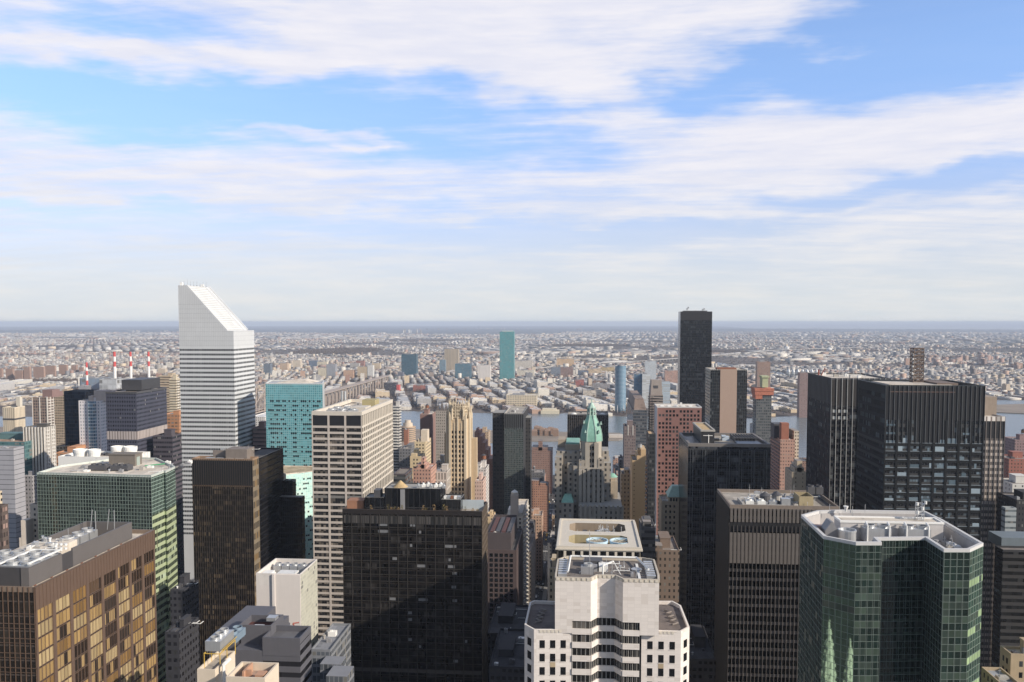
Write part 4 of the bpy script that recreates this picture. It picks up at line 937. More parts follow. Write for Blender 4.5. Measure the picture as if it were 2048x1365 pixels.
b.put(mb, 'lantern', CUL); b.put(MB().prism(oct_(xc, yc, rl*.6), Z(834), Z(818)), 'lantern_core', CU)
b.put(MB().frust(oct_(xc, yc, rl), Z(817.5), oct_(xc, yc, rl*.3), Z(808)).bar((xc, yc, Z(808)), (xc, yc, Z(800)), .35), 'spire', CUL)
for k_, (xa, xb, zt_, y_) in enumerate([(1158, 1208, 935, d-3), (1158, 1170, 920, d-1.5), (1196, 1208, 918, d-1.5)]): b.put(MB().box(X(xa), X(xb), y_, d+30, 0, Z(zt_)), 'setback', ST)
mb = MB()
for px in (1158, 1166, 1174.5, 1185, 1194, 1203): mb.box(X(px), X(px+6), d-4.6, d-2.9, 0, Z(936+(abs(px-1182) > 12)*3))
b.put(mb, 'pilaster', STP)
b.put(MB().box(X(1206), X(1222), d, d+30, 0, Z(926)).box(X(1205), X(1218), d+6, d+26, Z(926), Z(905)), 'setback', ST)
b.put(MB().box(X(1112), X(1161), d+6, d+50, 0, Z(909)).wall(rect(X(1112), X(1161), d+6, d+50), Z(909), Z(906), .8), 'side_wing', ST)
b.put(MB().box(X(1129), X(1160), d+16, d+46, Z(909), Z(897)).box(X(1113.5), X(1128), d+30, d+47, Z(909), Z(893)), 'penthouse', plain('tan brick penthouse', (.36, .30, .23), .8)); b.put(MB().box(X(1131), X(1159), d+18, d+44, Z(897), Z(894.5)), 'copper_edge', CU)
b.put(MB().box(X(1135), X(1158), d+2, d+6, 0, Z(928)).box(X(1147), X(1158.5), d-1, d+2, 0, Z(932)), 'side_wing', ST)
b.put(MB().box(X(1124), X(1148), d-14, d-2, 0, Z(998)).box(X(1110), X(1124), d-2, d+6, 0, Z(915)), 'base_wing', ST); b.put(MB().frust(rect(X(1124), X(1148), d-14, d-2), Z(998), rect(X(1130), X(1143), d-9, d-4), Z(986)), 'copper_roof', CU)
b.put(MB().box(X(1158), X(1243), d-18, d-5, 0, Z(1002)).box(X(1208), X(1243), d-5, d+30, 0, Z(1002)), 'base_wing', ST)
mb = MB()
for px in range(1160, 1243, 9): mb.box(X(px), X(px+4.5), d-18.6, d-17.9, 0, Z(999))
b.put(mb, 'pilaster', STP)
b.put(MB().box(X(1221), X(1237), d+8, d+26, 0, Z(967)).box(X(1223), X(1232), d+10, d+22, Z(967), Z(962)), 'side_wing', plain('tan brick penthouse', (.36, .30, .23), .8)); b.put(MB().cyl(X(1227), d+16, Z(962), Z(955), 3.6, 1.2, 14), 'copper_roof', CU)

# --- 14 tan gothic tower with the open crown
d = 680.0; X = lambda px, py=860, dd=680.0: at(px, py, dd).x; Z = lambda py, px=920, dd=680.0: at(px, py, dd).z
TB = plain('tan brick', (.50, .385, .255), .8, var=.12, scale=.3); TBL = plain('pale terracotta', (.56, .47, .345), .75, var=.15, scale=.4)
x0, x1 = X(893), X(938); w = x1-x0
b = Bld('gothic_tower', 'tan brick gothic tower with an open tracery crown, right of the cream gridded tower', 'tower', x0, x1, d, d+w, Z(797))
xc, yc = (x0+x1)/2, d+w/2
b.put(MB().prism(oct_(xc, yc, w/2, .72), 0, Z(838)), 'shaft', TB)
mb = MB()
for f_ in (((x0+w*.14, d), (x1-w*.14, d)), ((x1, d+w*.14), (x1, d+w*.86))):
    L = w*.72
    for i, u in enumerate((.04, .27, .30, .5, .70, .73, .96)): hw_ = (.8, .22, .22, .55, .22, .22, .8)[i]; mb.fb(f_, max(0, L*u-hw_), min(L, L*u+hw_), 20, Z(846 if i % 3 else 834), -.1, .8 if hw_ > .3 else .35)
for (cx_, cy_) in oct_(xc, yc, w/2, .72): mb.cyl(cx_, cy_, 20, Z(832), 1.3, .9, 6); mb.cyl(cx_, cy_, Z(832), Z(824), .9, .1, 6)
b.put(mb, 'buttress', TBL)
f_ = ((x0+w*.14, d), (x1-w*.14, d)); L = w*.72
lw = []
for ff, nx in ((f_, 4), (((x1, d+w*.14), (x1, d+w*.86)), 4)):
    for k_ in range(30):
        z = Z(862)-k_*3.9
        for u in (.19, .38, .62, .81): lw.append((ff, L*u, z))
for ff, u, z in [t for t in lw if t[2] > Z(1000)][:100]: b.put(MB().fb(ff, u-.68, u+.68, z-2.3, z, -.1, .06), 'window', G_DARK)
rest = MB()
for ff, u, z in [t for t in lw if t[2] > Z(1000)][100:]: rest.fb(ff, u-.85, u+.85, z-2.5, z, -.1, .06)
if rest.v: b.put(rest, 'window', G_DARK, kind='stuff')
cr = MB(); rc = w*.44
ring_ = oct_(xc, yc, rc, .5)
for i in range(8):
    p_, q_ = Vector((*ring_[i], 0)), Vector((*ring_[(i+1) % 8], 0))
    for t in (0, .25, .5, .75):
        m_ = p_.lerp(q_, t); h_ = 812 if t else 806
        cr.bar((m_.x, m_.y, Z(840)), (m_.x*.97+xc*.03, m_.y*.97+yc*.03, Z(h_)), .42, 4); cr.cyl(m_.x*.97+xc*.03, m_.y*.97+yc*.03, Z(h_), Z(h_-(9 if t == 0 else 6)), .5, .05, 5)
    for r0 in (836, 829, 822, 814): cr.bar((p_.x, p_.y, Z(r0)), (q_.x, q_.y, Z(r0)), .35, 4)
    for r0 in (836, 829, 822):
        for t in (0, .5):
            a_, b_ = p_.lerp(q_, t), p_.lerp(q_, t+.5); cr.bar((a_.x, a_.y, Z(r0)), (b_.x, b_.y, Z(r0-7)), .24, 4); cr.bar((b_.x, b_.y, Z(r0)), (a_.x, a_.y, Z(r0-7)), .24, 4)
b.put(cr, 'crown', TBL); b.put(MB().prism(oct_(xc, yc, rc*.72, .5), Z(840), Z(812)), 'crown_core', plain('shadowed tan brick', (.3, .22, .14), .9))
mb = MB()
for i in range(8):
    a_ = oct_(xc, yc, w*.5, .5)[i]; mb.cyl(a_[0], a_[1], Z(840), Z(822), .9, .5, 6); mb.cyl(a_[0], a_[1], Z(822), Z(815), .7, .05, 6)
b.put(mb, 'pinnacle', TBL)
b.put(MB().box(x0-3, x0+.2, d+8, d+w-4, 0, Z(870)).box(x1-.2, x1+5, d+10, d+w-3, 0, Z(880)), 'buttress', TB)

# --- 15 dark narrow tower with a green glass front
b = pxbox('office_tower', 'narrow dark tower with a grey green glass front, standing above the river', 'tower', 1008.5, 1047, 827, 800, 1056, 824)
gl = fac('grey green curtain wall', (.10, .115, .115), (.022, .034, .034), 1.5, 2.0, b.zt, (.15, .85), (.12, .9), (.04, .06, .058), .2, ior=1.7, tilt=.02)
b.body(gl, 'curtain_wall', 0, M_ROOF, M_CONC, 1.0, .5)
b.put(MB().fb(b.W, 0, b.x1-b.x0, b.zt-14, b.zt-1, -.05, .06), 'louvre_panel', plain('black louvre', (.014, .014, .017), .5))
b.fins([b.W], 1.9, .25, .4, plain('grey mullion', (.2, .21, .21), .4), b.zt-15, b.zt, 'mullion'); b.fins([b.S], 3, .6, .4, M_DGREY, 20, b.zt, 'mullion')
clutter(b, 8, b.x0+2, b.x1-3, b.y0+3, b.y1-3, b.zr, 31, .8)
a = at(985, 826, 812); c = at(1061, 836, 824)
b.put(MB().box(a.x, b.x0+.1, 812, 840, 0, a.z).box(b.x1, c.x, 824, 845, 0, c.z), 'rear_slab', fac('dark slab', (.045, .042, .042), (.025, .027, .03), 3, 3.6, a.z, (.2, .8), (.3, .7), (.06, .06, .06), .2))

# --- 16 black tower behind the copper spire
b = pxbox('office_tower', 'black fluted tower behind the green copper spire, against the river', 'tower', 1134.8, 1217, 829, 1050, None, dep=40)
b.body(fac('black glass', (.03, .028, .027), (.014, .013, .013), 2.2, 3.7, b.zt, (.1, .9), (.1, .9), (.10, .08, .05), .07, ior=1.5), 'curtain_wall', 0, M_ROOF, M_DGREY, 1.5, .5)
b.fins([b.W], 2.5, .5, .5, plain('brown grey fin', (.10, .088, .082), .5), 100, b.zt, 'mullion')
b.put(MB().fb(b.W, 0, b.x1-b.x0, b.zt-26, b.zt-24.6, -.05, .56), 'belt', M_BLACK)
for px in (1148, 1205): p = at(px, 826, 1065); b.put(MB().cyl(p.x, 1066, b.zr, b.zr+2, 4, .5, 14), 'roof_cone', M_WHITE)
clutter(b, 8, b.x0+3, b.x1-4, 1055, 1085, b.zr, 33, 1)

# --- 17 red granite tower with irregular windows
b = pxbox('office_tower', 'red granite tower with a scattered grid of small square windows', 'tower', 1313.5, 1403.5, 813.5, 730, 1309.5, 808)
b.y1 = b.y0+26
mr_ = plain('red granite', (.235, .122, .105), .65, var=.08, scale=.1)
b.body(mr_, 'wall', 0, M_ROOFL, plain('grey coping', (.55, .54, .53), .7), 1.0, .8)
b.put(MB().fb(b.N, 0, 26, 0, b.zt, -.05, .1), 'side_wall', plain('pale grey cladding', (.45, .46, .48), .6))
punched(b, [b.W], 1.75, 2.0, 2.95, 3.45, Z(1120, 1350, 730), b.zt-3.0, [G_DARK, G_DARK, G_MID], edge=1.0, keep=.78, seed=6, n=100)
for i in range(5): b.put(MB().box(b.x0+4+i*6, b.x0+7+i*6, b.y0+8, b.y0+13, b.zr, b.zr+1.0), 'air_handler', M_WHITE)
b.put(MB().bar((at(1362, 810, 735).x, 735, b.zr), (at(1362, 800, 735).x, 735, b.zr+4), .2).box(at(1360, 810, 735).x, at(1364, 810, 735).x, 734, 736, b.zr+2, b.zr+4), 'antenna', M_WHITE)

# --- 18 tall black glass residential slab
b = pxbox('apartment_tower', 'tall plain black glass slab rising above the horizon', 'tower', 1361, 1424.5, 623.5, 1200, None, dep=26)
gl = fac('black brown glass', (.015, .016, .019), (.008, .010, .014), 1.9, 3.3, b.zt, (.06, .94), (.08, .94), (.018, .022, .028), .14, .10, rg=.12, ior=1.45, tilt=.004, gvar=.3)
b.body(gl, 'curtain_wall', 0, M_ROOFD, M_DGREY, 1.0, .5)
b.put(MB().fb(b.N, 0, 26, 0, b.zt-.1, -.05, .1), 'side_wall', plain('pale bronze glass', (.25, .24, .26), .2))
b.put(MB().fb(b.W, .2, b.x1-b.x0-.2, b.zt-12, b.zt-.1, -.05, .1), 'louvre_panel', plain('grey brown louvre', (.03, .028, .03), .4))
for px, h in ((1374, 6), (1376.5, 8), (1391, 3), (1405, 5), (1408, 6)): p = at(px, 622, 1210); b.put(MB().bar((p.x, 1210, b.zr), (p.x, 1210, b.zr+h), .3).box(p.x-1, p.x+1, 1209, 1211, b.zr+h-2.5, b.zr+h-.5), 'antenna', M_STEEL)
b.put(MB().box(b.x0+5, b.x1-6, 1206, 1220, b.zr, b.zr+2.2), 'plant_room', M_DGREY)

# --- 19 dark tower with the tan stripe
b = pxbox('hotel_tower', 'dark glass tower with one broad plain tan stripe, right of the tall black slab', 'tower', 1421, 1494.5, 739, 900, 1411, 735.5)
gl = fac('dark hotel glass', (.028, .03, .032), (.016, .02, .024), 1.9, 3.4, b.zt, (.1, .9), (.15, .9), (.16, .18, .19), .10, .03, ior=1.6, tilt=.02)
b.body(gl, 'curtain_wall', 0, M_ROOFL, M_CONC, 1.0, .4)
u0 = at(1440.7, 740, 900).x-b.x0; u1 = at(1474, 740, 900).x-b.x0
b.put(MB().fb(b.W, u0, u1, 0, b.zt+.2, -.05, .5), 'stripe_panel', plain('tan panel', (.40, .29, .23), .8, var=.05))
b.fins([b.W], 2.1, .18, .3, plain('dark steel fin', (.09, .095, .1), .4), 60, b.zt, 'mullion')
b.put(MB().box(b.x0+8, b.x1-10, b.y0+6, b.y0+20, b.zr, b.zr+2.2), 'plant_room', M_RUST)

# --- 20 dark tower with roof cabin and white vertical lines
b = pxbox('office_tower', 'dark glass tower with pale vertical lines and a square cabin on its open roof', 'tower', 1376.6, 1541.5, 887, 480, 1357.8, 864.7)
gl = fac('dark blue glass', (.03, .032, .037), (.007, .008, .011), 1.33, 3.75, b.zt, (.05, .95), (.25, .93), (.055, .06, .07), .22, .15, ior=1.5, tilt=.02, gvar=.6)
b.body(gl, 'curtain_wall', 0, M_ROOF, plain('brown grey coping', (.17, .155, .145), .6), 1.8, 1.4)
gm = plain('grey steel mullion', (.115, .12, .13), .35, .4); Lw = b.x1-b.x0
b.fins([b.W], 1.33, .14, .2, plain('dark steel mullion', (.07, .07, .075), .4, .3), 20, b.zt-3.5, 'mullion')
mb = MB()
for i in range(7): u = Lw*(i+.35)/6.7; mb.fb(b.W, u, u+.4, 20, b.zt-3.5, -.05, .6); mb.fb(b.W, u-1.25, u-.95, 20, b.zt-3.5, -.05, .55)
b.put(mb, 'pier', gm)
mb = MB()
for k_ in range(60):
    z = b.zt-4.5-k_*3.75
    if z > 10: mb.fb(b.W, 0, Lw, z, z+.16, -.05, .1); mb.fb(b.W, 0, Lw, z-.9, z-.8, -.05, .1)
b.put(mb, 'spandrel_line', plain('mid grey steel', (.085, .088, .096), .4))
b.put(MB().fb(b.N, 0, b.y1-b.y0, 0, b.zt-3, -.05, .08), 'side_wall', plain('black side glass', (.010, .010, .013), .2))
l, r_ = at(1403, 860, 489), at(1429, 860, 489); dd = l.x/ratio(1386.5, 844)-489
b.put(MB().box(l.x, r_.x, 489, 489+dd, b.zr, l.z-.8), 'roof_cabin', plain('black cabin panel', (.03, .03, .033), .4)); b.put(MB().wall(rect(l.x-.4, r_.x+.4, 488.6, 489.4+dd), l.z-1.0, l.z, .9), 'cabin_cornice', M_CONC); b.put(MB().box(l.x+.5, r_.x-.5, 489.5, 488.5+dd, l.z-1, l.z-.6), 'cabin_roof', M_TAN)
b.put(MB().bar((l.x+4, 488.8, b.zr), (l.x+4, 488.8, b.zr+5.5), .25).bar((l.x+1, 488.8, b.zr+5), (r_.x-1, 488.8, b.zr+5), .2), 'window_rig_rail', M_WHITE)
b.put(MB().box(b.x0+2, l.x-.5, 484, 520, b.zr+.01, b.zr+.3), 'roof_panel', plain('blue black roof', (.03, .035, .045), .4)); b.put(MB().box(b.x1-17, b.x1-4, 484, 496, b.zr, b.zr+1.2), 'roof_panel', plain('blue grey roof panel', (.13, .17, .21), .4))
mb = MB()
for i in range(8): mb.box(b.x1-16+i*1.6, b.x1-15.6+i*1.6, 500, 518, b.zr, b.zr+2.6)
mb.box(b.x1-17, b.x1-3, 499.5, 500, b.zr+2.2, b.zr+2.6); b.put(mb, 'pergola', M_DGREY)
b.put(MB().box(r_.x+7, r_.x+11, 505, 509, b.zr, b.zr+2.4).box(r_.x+6.5, r_.x+9, 504, 507, b.zr+2.4, b.zr+3.2), 'air_handler', plain('pale blue unit', (.45, .52, .6), .5)); b.put(MB().box(r_.x+1.5, r_.x+5, 503, 506, b.zr, b.zr+1.4), 'air_handler', M_BLACK)

# --- 21 dark ribbed tower with a busy roof
b = pxbox('office_tower', 'dark brown ribbed tower with a crowded flat roof, left of the notched green glass tower', 'tower', 1459.7, 1679, 1010, 370, 1434, 979.5)
gl = fac('ribbed tower glass', (.095, .085, .08), (.008, .008, .008), 1.62, 3.85, b.zt-25.4, (0, 1), (.36, 1), (.03, .028, .026), .1, tilt=.012)
b.body(gl, 'curtain_wall', 0, M_ROOF, plain('brown stone coping', (.19, .155, .13), .7), 1.5, .7)
fm = plain('grey brown rib', (.088, .078, .073), .55, var=.1); Lw = b.x1-b.x0
b.fins([b.W], 1.62, .22, .5, fm, 20, b.zt-9, 'mullion'); 
mb = MB(); nn = round(Lw/1.62)
for i in range(nn): u = Lw*i/nn; mb.fb(b.W, u+.2, u+Lw/nn-.35, b.zt-7.4, b.zt-1.5, -.05, .42); mb.fb(b.W, u+.2, u+Lw/nn-.35, b.zt-25.4, b.zt-12, -.05, .42)
b.put(mb, 'rib_panel', plain('grey brown panel', (.115, .102, .094), .6, var=.1)); b.put(MB().fb(b.W, 0, Lw, b.zt-11.6, b.zt-7.5, -.05, .05), 'louvre_panel', M_BLACK)
mb = MB(); Ls_ = b.y1-b.y0
for i in range(20): u = Ls_*i/19; mb.fb(b.N, max(0, u-.3), min(Ls_, u+.3), 10, b.zt-1.5, -.05, .4)
b.put(mb, 'rib_panel', plain('dark side rib', (.05, .045, .042), .6))
b.put(MB().box(b.x0+6, b.x0+7, b.y0+4, b.y0+16, b.zr, b.zr+1.4).box(b.x0+6, b.x0+24, b.y0+3.4, b.y0+4, b.zr, b.zr+1), 'roof_curb', M_CONC)
for i in range(2): tank(b, b.x0+17.5+i*5.6, b.y0+13+i*2, b.zr, 2.3, 2.6, .6, [M_DGREY, M_CONC][i], M_DGREY)
for i in range(3): fan_unit(b, b.x0+8+i*5, b.y0+6, b.zr, 3.4, 2.6, 2.0, 1, 1, [M_PIPE, M_PIPE, M_STEEL][i], 'air_handler')
b.put(MB().box(b.x0+23, b.x0+26.8, b.y0+5, b.y0+8, b.zr, b.zr+3.4), 'plant_room', M_STEEL)
b.put(MB().wall(rect(b.x0+31, b.x0+37, b.y0+7, b.y0+17), b.zr, b.zr+4.2, .3), 'plant_screen', plain('ochre screen', (.34, .28, .17), .7))
for i in range(2): fan_unit(b, b.x0+38+i*3.6, b.y0+20, b.zr+2.2, 3.2, 3.2, 3.6, 1, 1, M_DGREY, 'cooling_unit')
clutter(b, 46, b.x0+7, b.x1-6, b.y0+5, b.y1-6, b.zr, 41, .75)
b.put(MB().box(b.x1-5, b.x1-1.2, b.y0+4, b.y1-3, b.zr, b.zr+.1), 'roof_channel', M_ROOFD)

# --- 22 tall dark tower with white vertical lines
b = pxbox('office_tower', 'tall black tower with widely spaced white vertical lines, behind the big black gridded tower', 'tower', 1663, 1782, 756.5, 545, 1617, 747)
gl = fac('black strip glass', (.02, .02, .023), (.008, .009, .012), 1.6, 3.8, b.zt, (.04, .96), (.33, .95), (.11, .12, .125), .16, .07, ior=1.5, tilt=.02)
b.body(gl, 'curtain_wall', 0, M_ROOFL, M_DGREY, 1.0, .4)
b.fins([b.W], 3.15, .3, .5, plain('white steel line', (.42, .42, .41), .4), 20, b.zt, 'mullion')
b.put(MB().fb(b.W, .2, b.x1-b.x0-.2, b.zt-17.5, b.zt-1, -.05, .06), 'louvre_panel', plain('brown black louvre', (.03, .026, .025), .5)); b.put(MB().fb(b.N, .2, b.y1-b.y0-.2, b.zt-16.5, b.zt-1, -.05, .06), 'louvre_panel', plain('black louvre', (.014, .014, .017), .5))
b.fins([b.N], 3.0, .2, .35, plain('grey steel fin', (.13, .13, .135), .4), 20, b.zt, 'mullion')
DWH = plain('bright window blind', (.42, .43, .42), .4)
for zz in (b.zt-19.8, b.zt-24):
    for i in range(3): b.put(MB().fb(b.W, 1.2+i*3.3, 3.6+i*3.3, zz-1.9, zz, -.05, .07), 'window', DWH)
clutter(b, 16, b.x0+3, b.x1-8, b.y0+4, b.y1-5, b.zr, 51, .9)
for i in range(6): p = at(1650+i*14, 752, 570); b.put(MB().bar((p.x, 570, b.zr), (p.x, 570, b.zr+rnd.uniform(4, 9)), .1), 'antenna', M_STEEL)
b.put(MB().bar((at(1642, 752, 585).x, 585, b.zr), (at(1650, 740, 585).x, 585, b.zr+5), .35).bar((at(1637, 752, 585).x, 585, b.zr), (at(1637, 752, 585).x, 585, b.zr+4), .6), 'window_rig', plain('red brown rig', (.25, .08, .06), .6))

# --- 23 big black gridded tower with the lattice mast
b = pxbox('office_tower', 'big black gridded tower with a walled roof, the broadest at the right', 'tower', 1771.5, 1970.5, 770.5, 425, 1717, 758)
gl = fac('big black glass', (.014, .015, .018), (.010, .012, .016), 1.35, 4.05, b.zt-28.2, (.06, .94), (.34, .92), (.10, .135, .165), .12, .22, ior=1.7, tilt=.02, gvar=.6)
b.body(gl, 'curtain_wall', 0, None, plain('black coping', (.03, .035, .037), .4), 4.5, .6)
Lw = b.x1-b.x0; mb = MB()
b.put(MB().box(b.x0+.7, b.x1-.7, b.y0+.7, b.y1-.7, b.zt-4.6, b.zt-4.4), 'roof', M_ROOFL)
b.fins([b.W], Lw/22.5, .13, .4, plain('fine grey fin', (.16, .17, .18), .4), b.zt-28, b.zt-.2, 'mullion')
for i in range(9): u = Lw*i/8; mb.fb(b.W, max(0, u-.55), min(Lw, u+.55), 10, b.zt-17, -.05, .3)
for k_ in range(50):
    z = b.zt-29.6-4.05*k_
    if z > 5: mb.fb(b.W, 0, Lw, z, z+1.35, -.05, .2)
b.put(mb, 'grid', plain('black steel grid', (.013, .014, .016), .35))
mb = MB()
for k_ in range(50):
    z = b.zt-29.6-4.05*k_
    if z > 5: mb.fb(b.W, .1, Lw-.1, z+1.36, z+1.62, -.05, .12)
b.put(mb, 'mullion', plain('pale window sill', (.22, .26, .29), .4))  # window sills, one strip along each floor, not upright bars
b.put(MB().fb(b.W, .1, Lw-.1, b.zt-17, b.zt-1, -.05, .05), 'louvre_panel', plain('black louvre', (.014, .014, .017), .5)); b.put(MB().fb(b.W, Lw*.3, Lw*.7, b.zt-28, b.zt-17.05, -.05, .05), 'louvre_panel', plain('black louvre', (.014, .014, .017), .5))
b.put(MB().fb(b.W, Lw*.04, Lw*.7, b.zt-3.4, b.zt-3.1, -.05, .34), 'ledge', plain('brown ledge', (.2, .13, .1), .5))
PW = [plain('blue grey pane', (.16, .21, .25), .15), plain('pale blue pane', (.30, .37, .42), .2), plain('grey blue pane', (.10, .14, .17), .1)]
q = random.Random(77)
for r_ in range(22):
    z = b.zt-29.6-4.05*(r_-3)
    for c in range(8):
        if r_ < 3 and 2 <= c <= 5: continue
        if q.random() < (.42 if r_ < 12 else .25) and z+1.7 < b.zt-17.3:
            u = Lw*c/8+.7; n_ = q.choice([1, 2, 3, 4]); o_ = q.randrange(0, 5-n_); wv_ = (Lw/8-1.4)/4
            b.put(MB().fb(b.W, u+o_*wv_, u+(o_+n_)*wv_-.1, z+1.65, z+q.choice([2.6, 3.2, 3.9]), -.05, .09), 'window', q.choice(PW))
mb = MB(); Ls_ = b.y1-b.y0
for i in range(28): u = Ls_*i/27; mb.fb(b.N, max(0, u-.09), min(Ls_, u+.09), 10, b.zt-.3, -.05, .25)
for k_ in range(50): z = b.zt-29.6-4.05*k_; mb.fb(b.N, 0, Ls_, z, z+1.5, -.05, .06)
b.put(mb, 'side_fin', plain('dark grey side fin', (.06, .062, .066), .4))
l = at(1800, 766, b.y0+6)
b.put(MB().box(b.x0+4, b.x0+34, b.y0+7, b.y1-8, b.zt-4.4, b.zt-.3), 'plant_room', plain('tan grey penthouse', (.42, .38, .33), .8)); b.put(MB().box(b.x0+4.3, b.x0+20, b.y0+7.3, b.y1-9, b.zt-.29, b.zt-.2), 'plant_roof', M_ROOFL); b.put(MB().box(b.x0+28, b.x0+38, b.y0+10, b.y1-10, b.zt-4.4, b.zt+.4), 'plant_room', plain('brown panel', (.16, .12, .1), .7))
# lattice mast on the roof
p = at(1833, 752, 452); zb_ = b.zt-.3; ztop = at(1833, 697, 452).z; mb = MB(); r_ = 2.4
cs = [(p.x+sx*r_, 452+sy*r_) for sx, sy in ((-1, -1), (1, -1), (1, 1), (-1, 1))]; n_ = 9; hh = (ztop-zb_)/n_
for i, c in enumerate(cs):
    mb.bar((c[0], c[1], zb_), (c[0], c[1], ztop), .26)
    e = cs[(i+1) % 4]
    for j in range(n_+1): z = zb_+j*hh; mb.bar((c[0], c[1], z), (e[0], e[1], z), .3)
    for j in range(n_): z = zb_+j*hh; mb.bar((c[0], c[1], z), (e[0], e[1], z+hh), .16); mb.bar((e[0], e[1], z), (c[0], c[1], z+hh), .16)
o = b.put(mb, 'lattice_mast', plain('brown galvanised steel', (.17, .13, .11), .5, .4))
for j in range(7):
    for sx in (-1, 1): b.put(MB().cyl(p.x+sx*2.9, 449.6, zb_+2+j*1.9, zb_+2.9+j*1.9, .42, k=10), 'aerial_drum', M_PIPE if j % 2 else M_GREY, o)

# --- 24 striped tower behind its right edge
b = pxbox('office_tower', 'grey tower with cream window spandrels, showing past the right edge of the big black tower', 'tower', 1935, 2010.5, 833, 575, None, dep=45)
gl = fac('cream spandrels', (.10, .085, .078), (.50, .43, .37), 1.5, 4.0, b.zt-15, (.12, .88), (.32, .80), (.40, .34, .30), .2, rg=.6, rw=.6, tilt=0, gvar=.12)
b.body(gl, 'wall', 0, M_ROOFL, plain('cream capping', (.55, .50, .46), .7), 1.0, .5)
b.fins([b.W], 3.0, .55, .4, plain('brown grey pier', (.15, .13, .12), .6), 10, b.zt-3, 'pier'); b.put(MB().fb(b.W, 0, b.x1-b.x0, b.zt-14.2, b.zt-3.2, -.05, .06), 'louvre_panel', M_BLACK)
b.put(MB().fb(b.W, 0, b.x1-b.x0, b.zt-3, b.zt, -.05, .45), 'fascia', fac('chequered capping', (.22, .18, .16), (.6, .56, .52), 3.0, 3.1, b.zt, (.18, .82), (0, 1), (.6, .56, .52), 0, rg=.7, tilt=0))
l, r_ = at(1968, 794, 590), at(1994, 794, 590); b.put(MB().box(l.x-9, r_.x, 590, 612, b.zr, l.z), 'penthouse', plain('tan brown penthouse', (.30, .24, .19), .8))

# --- 25 green glass tower with a notched plan
ZT = at(1800, 1084.8, 238).z
out = [(1602, 1029.8), (1647.3, 1072.4), (1712, 1084.8), (1764, 1084.8), (1754.5, 1075.7), (1850.7, 1074.6), (1887.8, 1098.5), (1940, 1098.5), (1967, 1086.2), (1885, 1039), (1850, 1022), (1681.7, 1019.5), (1635, 1020.8)]
poly = [P2(x, y, ZT) for x, y in out]
b = Bld('office_tower', 'green glass tower with a deep notched front and a white-rimmed roof, bottom right', 'tower', poly[0][0], poly[8][0], poly[6][1], poly[10][1], ZT)
gA = fac('dark green glass', (.08, .11, .10), (.009, .019, .016), 1.75, 1.92, ZT-.9, (.03, .97), (.03, .97), (.018, .036, .03), .12, 0, rg=.04, ior=1.8, tilt=.008, gvar=.4)
gB = fac('green glass with pale bands', (.08, .11, .10), (.010, .022, .018), 1.75, 1.92, ZT-.9, (.03, .97), (.03, .97), (.04, .065, .05), .12, .03, rg=.05, ior=1.8, tilt=.01, gvar=.4)
gC = fac('bright green glass', (.14, .2, .16), (.018, .042, .031), 1.75, 1.92, ZT-.9, (.05, .95), (.05, .95), (.05, .085, .06), .15, .1, rg=.15, ior=1.7, tilt=.02, gvar=.4)
n = len(poly); zc = ZT-.9; cxp = sum(p_[0] for p_ in poly)/n; cyp = sum(p_[1] for p_ in poly)/n
gR = fac('mirror green glass', (.06, .085, .075), (.006, .014, .011), 1.75, 1.92, ZT-.9, (.02, .98), (.02, .98), (.006, .014, .011), .0, 0, rg=.02, ior=5.0, tilt=.0006, gvar=.2)
for nd in gR.node_tree.nodes:
    if nd.type == 'BSDF_PRINCIPLED': nd.inputs['Specular Tint'].default_value = (.62, .88, .66, 1)
for idx, m_ in (((0, 4, 5, 9, 10, 11, 12), gA), ((1,), gR), ((2, 3, 6), gB), ((7, 8), gC)):
    m1 = MB(); m1.v = [(p[0], p[1], 0) for p in poly]+[(p[0], p[1], zc) for p in poly]; m1.f = [(i, (i+1) % n, n+(i+1) % n, n+i) for i in idx]; b.put(m1, 'curtain_wall', m_)
mb = MB()
for i in range(0, 9):
    a, c = poly[i], poly[(i+1) % n]; L = math.hypot(c[0]-a[0], c[1]-a[1]); kk = max(1, round(L/1.75))
    for j in range(kk+1): mb.fb((a, c), max(.0, L*j/kk-.04), min(L, L*j/kk+.04), 60, ZT-.9, -.05, .07)
    for j in range(60): mb.fb((a, c), 0, L, zc-j*1.92-.05, zc-j*1.92+.03, -.05, .06)
b.put(mb, 'mullion', plain('grey green mullion', (.16, .2, .18), .5))
BD = fac('pale green band glass', (.08, .10, .088), (.045, .066, .051), 1.75, 1.92, ZT-.9, (.03, .97), (.0, 1), (.03, .05, .04), .22, .05, rg=.2, tilt=.02, gvar=.3)
BD2 = fac('bright green band glass', (.15, .2, .14), (.26, .36, .20), 1.75, 1.92, ZT-.9, (.03, .97), (.0, 1), (.03, .05, .04), .25, .05, rg=.3, tilt=.02, gvar=.3)
for k_ in range(9):
    z = zc-1.92*(4+2*k_+(k_ > 0))-1.9
    for i in (1, 2, 4, 6, 7, 8):
        a, c = poly[i], poly[i+1]; L = math.hypot(c[0]-a[0], c[1]-a[1])
        if (k_ % 3 == 2 and i == 4) or (i == 1 and k_ > 2) or (i in (2, 7) and k_ in (1, 4, 6)): continue
        b.put(MB().fb((a, c), .05, L-.05, z+.06, z+(1.86 if i != 4 else .7), -.05, .03), 'window_band', BD if i < 7 else BD2)
b.put(MB().wall(poly, zc, ZT, .85), 'parapet', plain('white rim', (.55, .545, .54), .6, var=.06))
m1 = MB(); m1.v = [(p[0], p[1], ZT-4.2) for p in poly]; m1.f = [tuple(range(n))]; b.put(m1, 'roof', plain('lilac grey roof', (.30, .28, .275), .9))
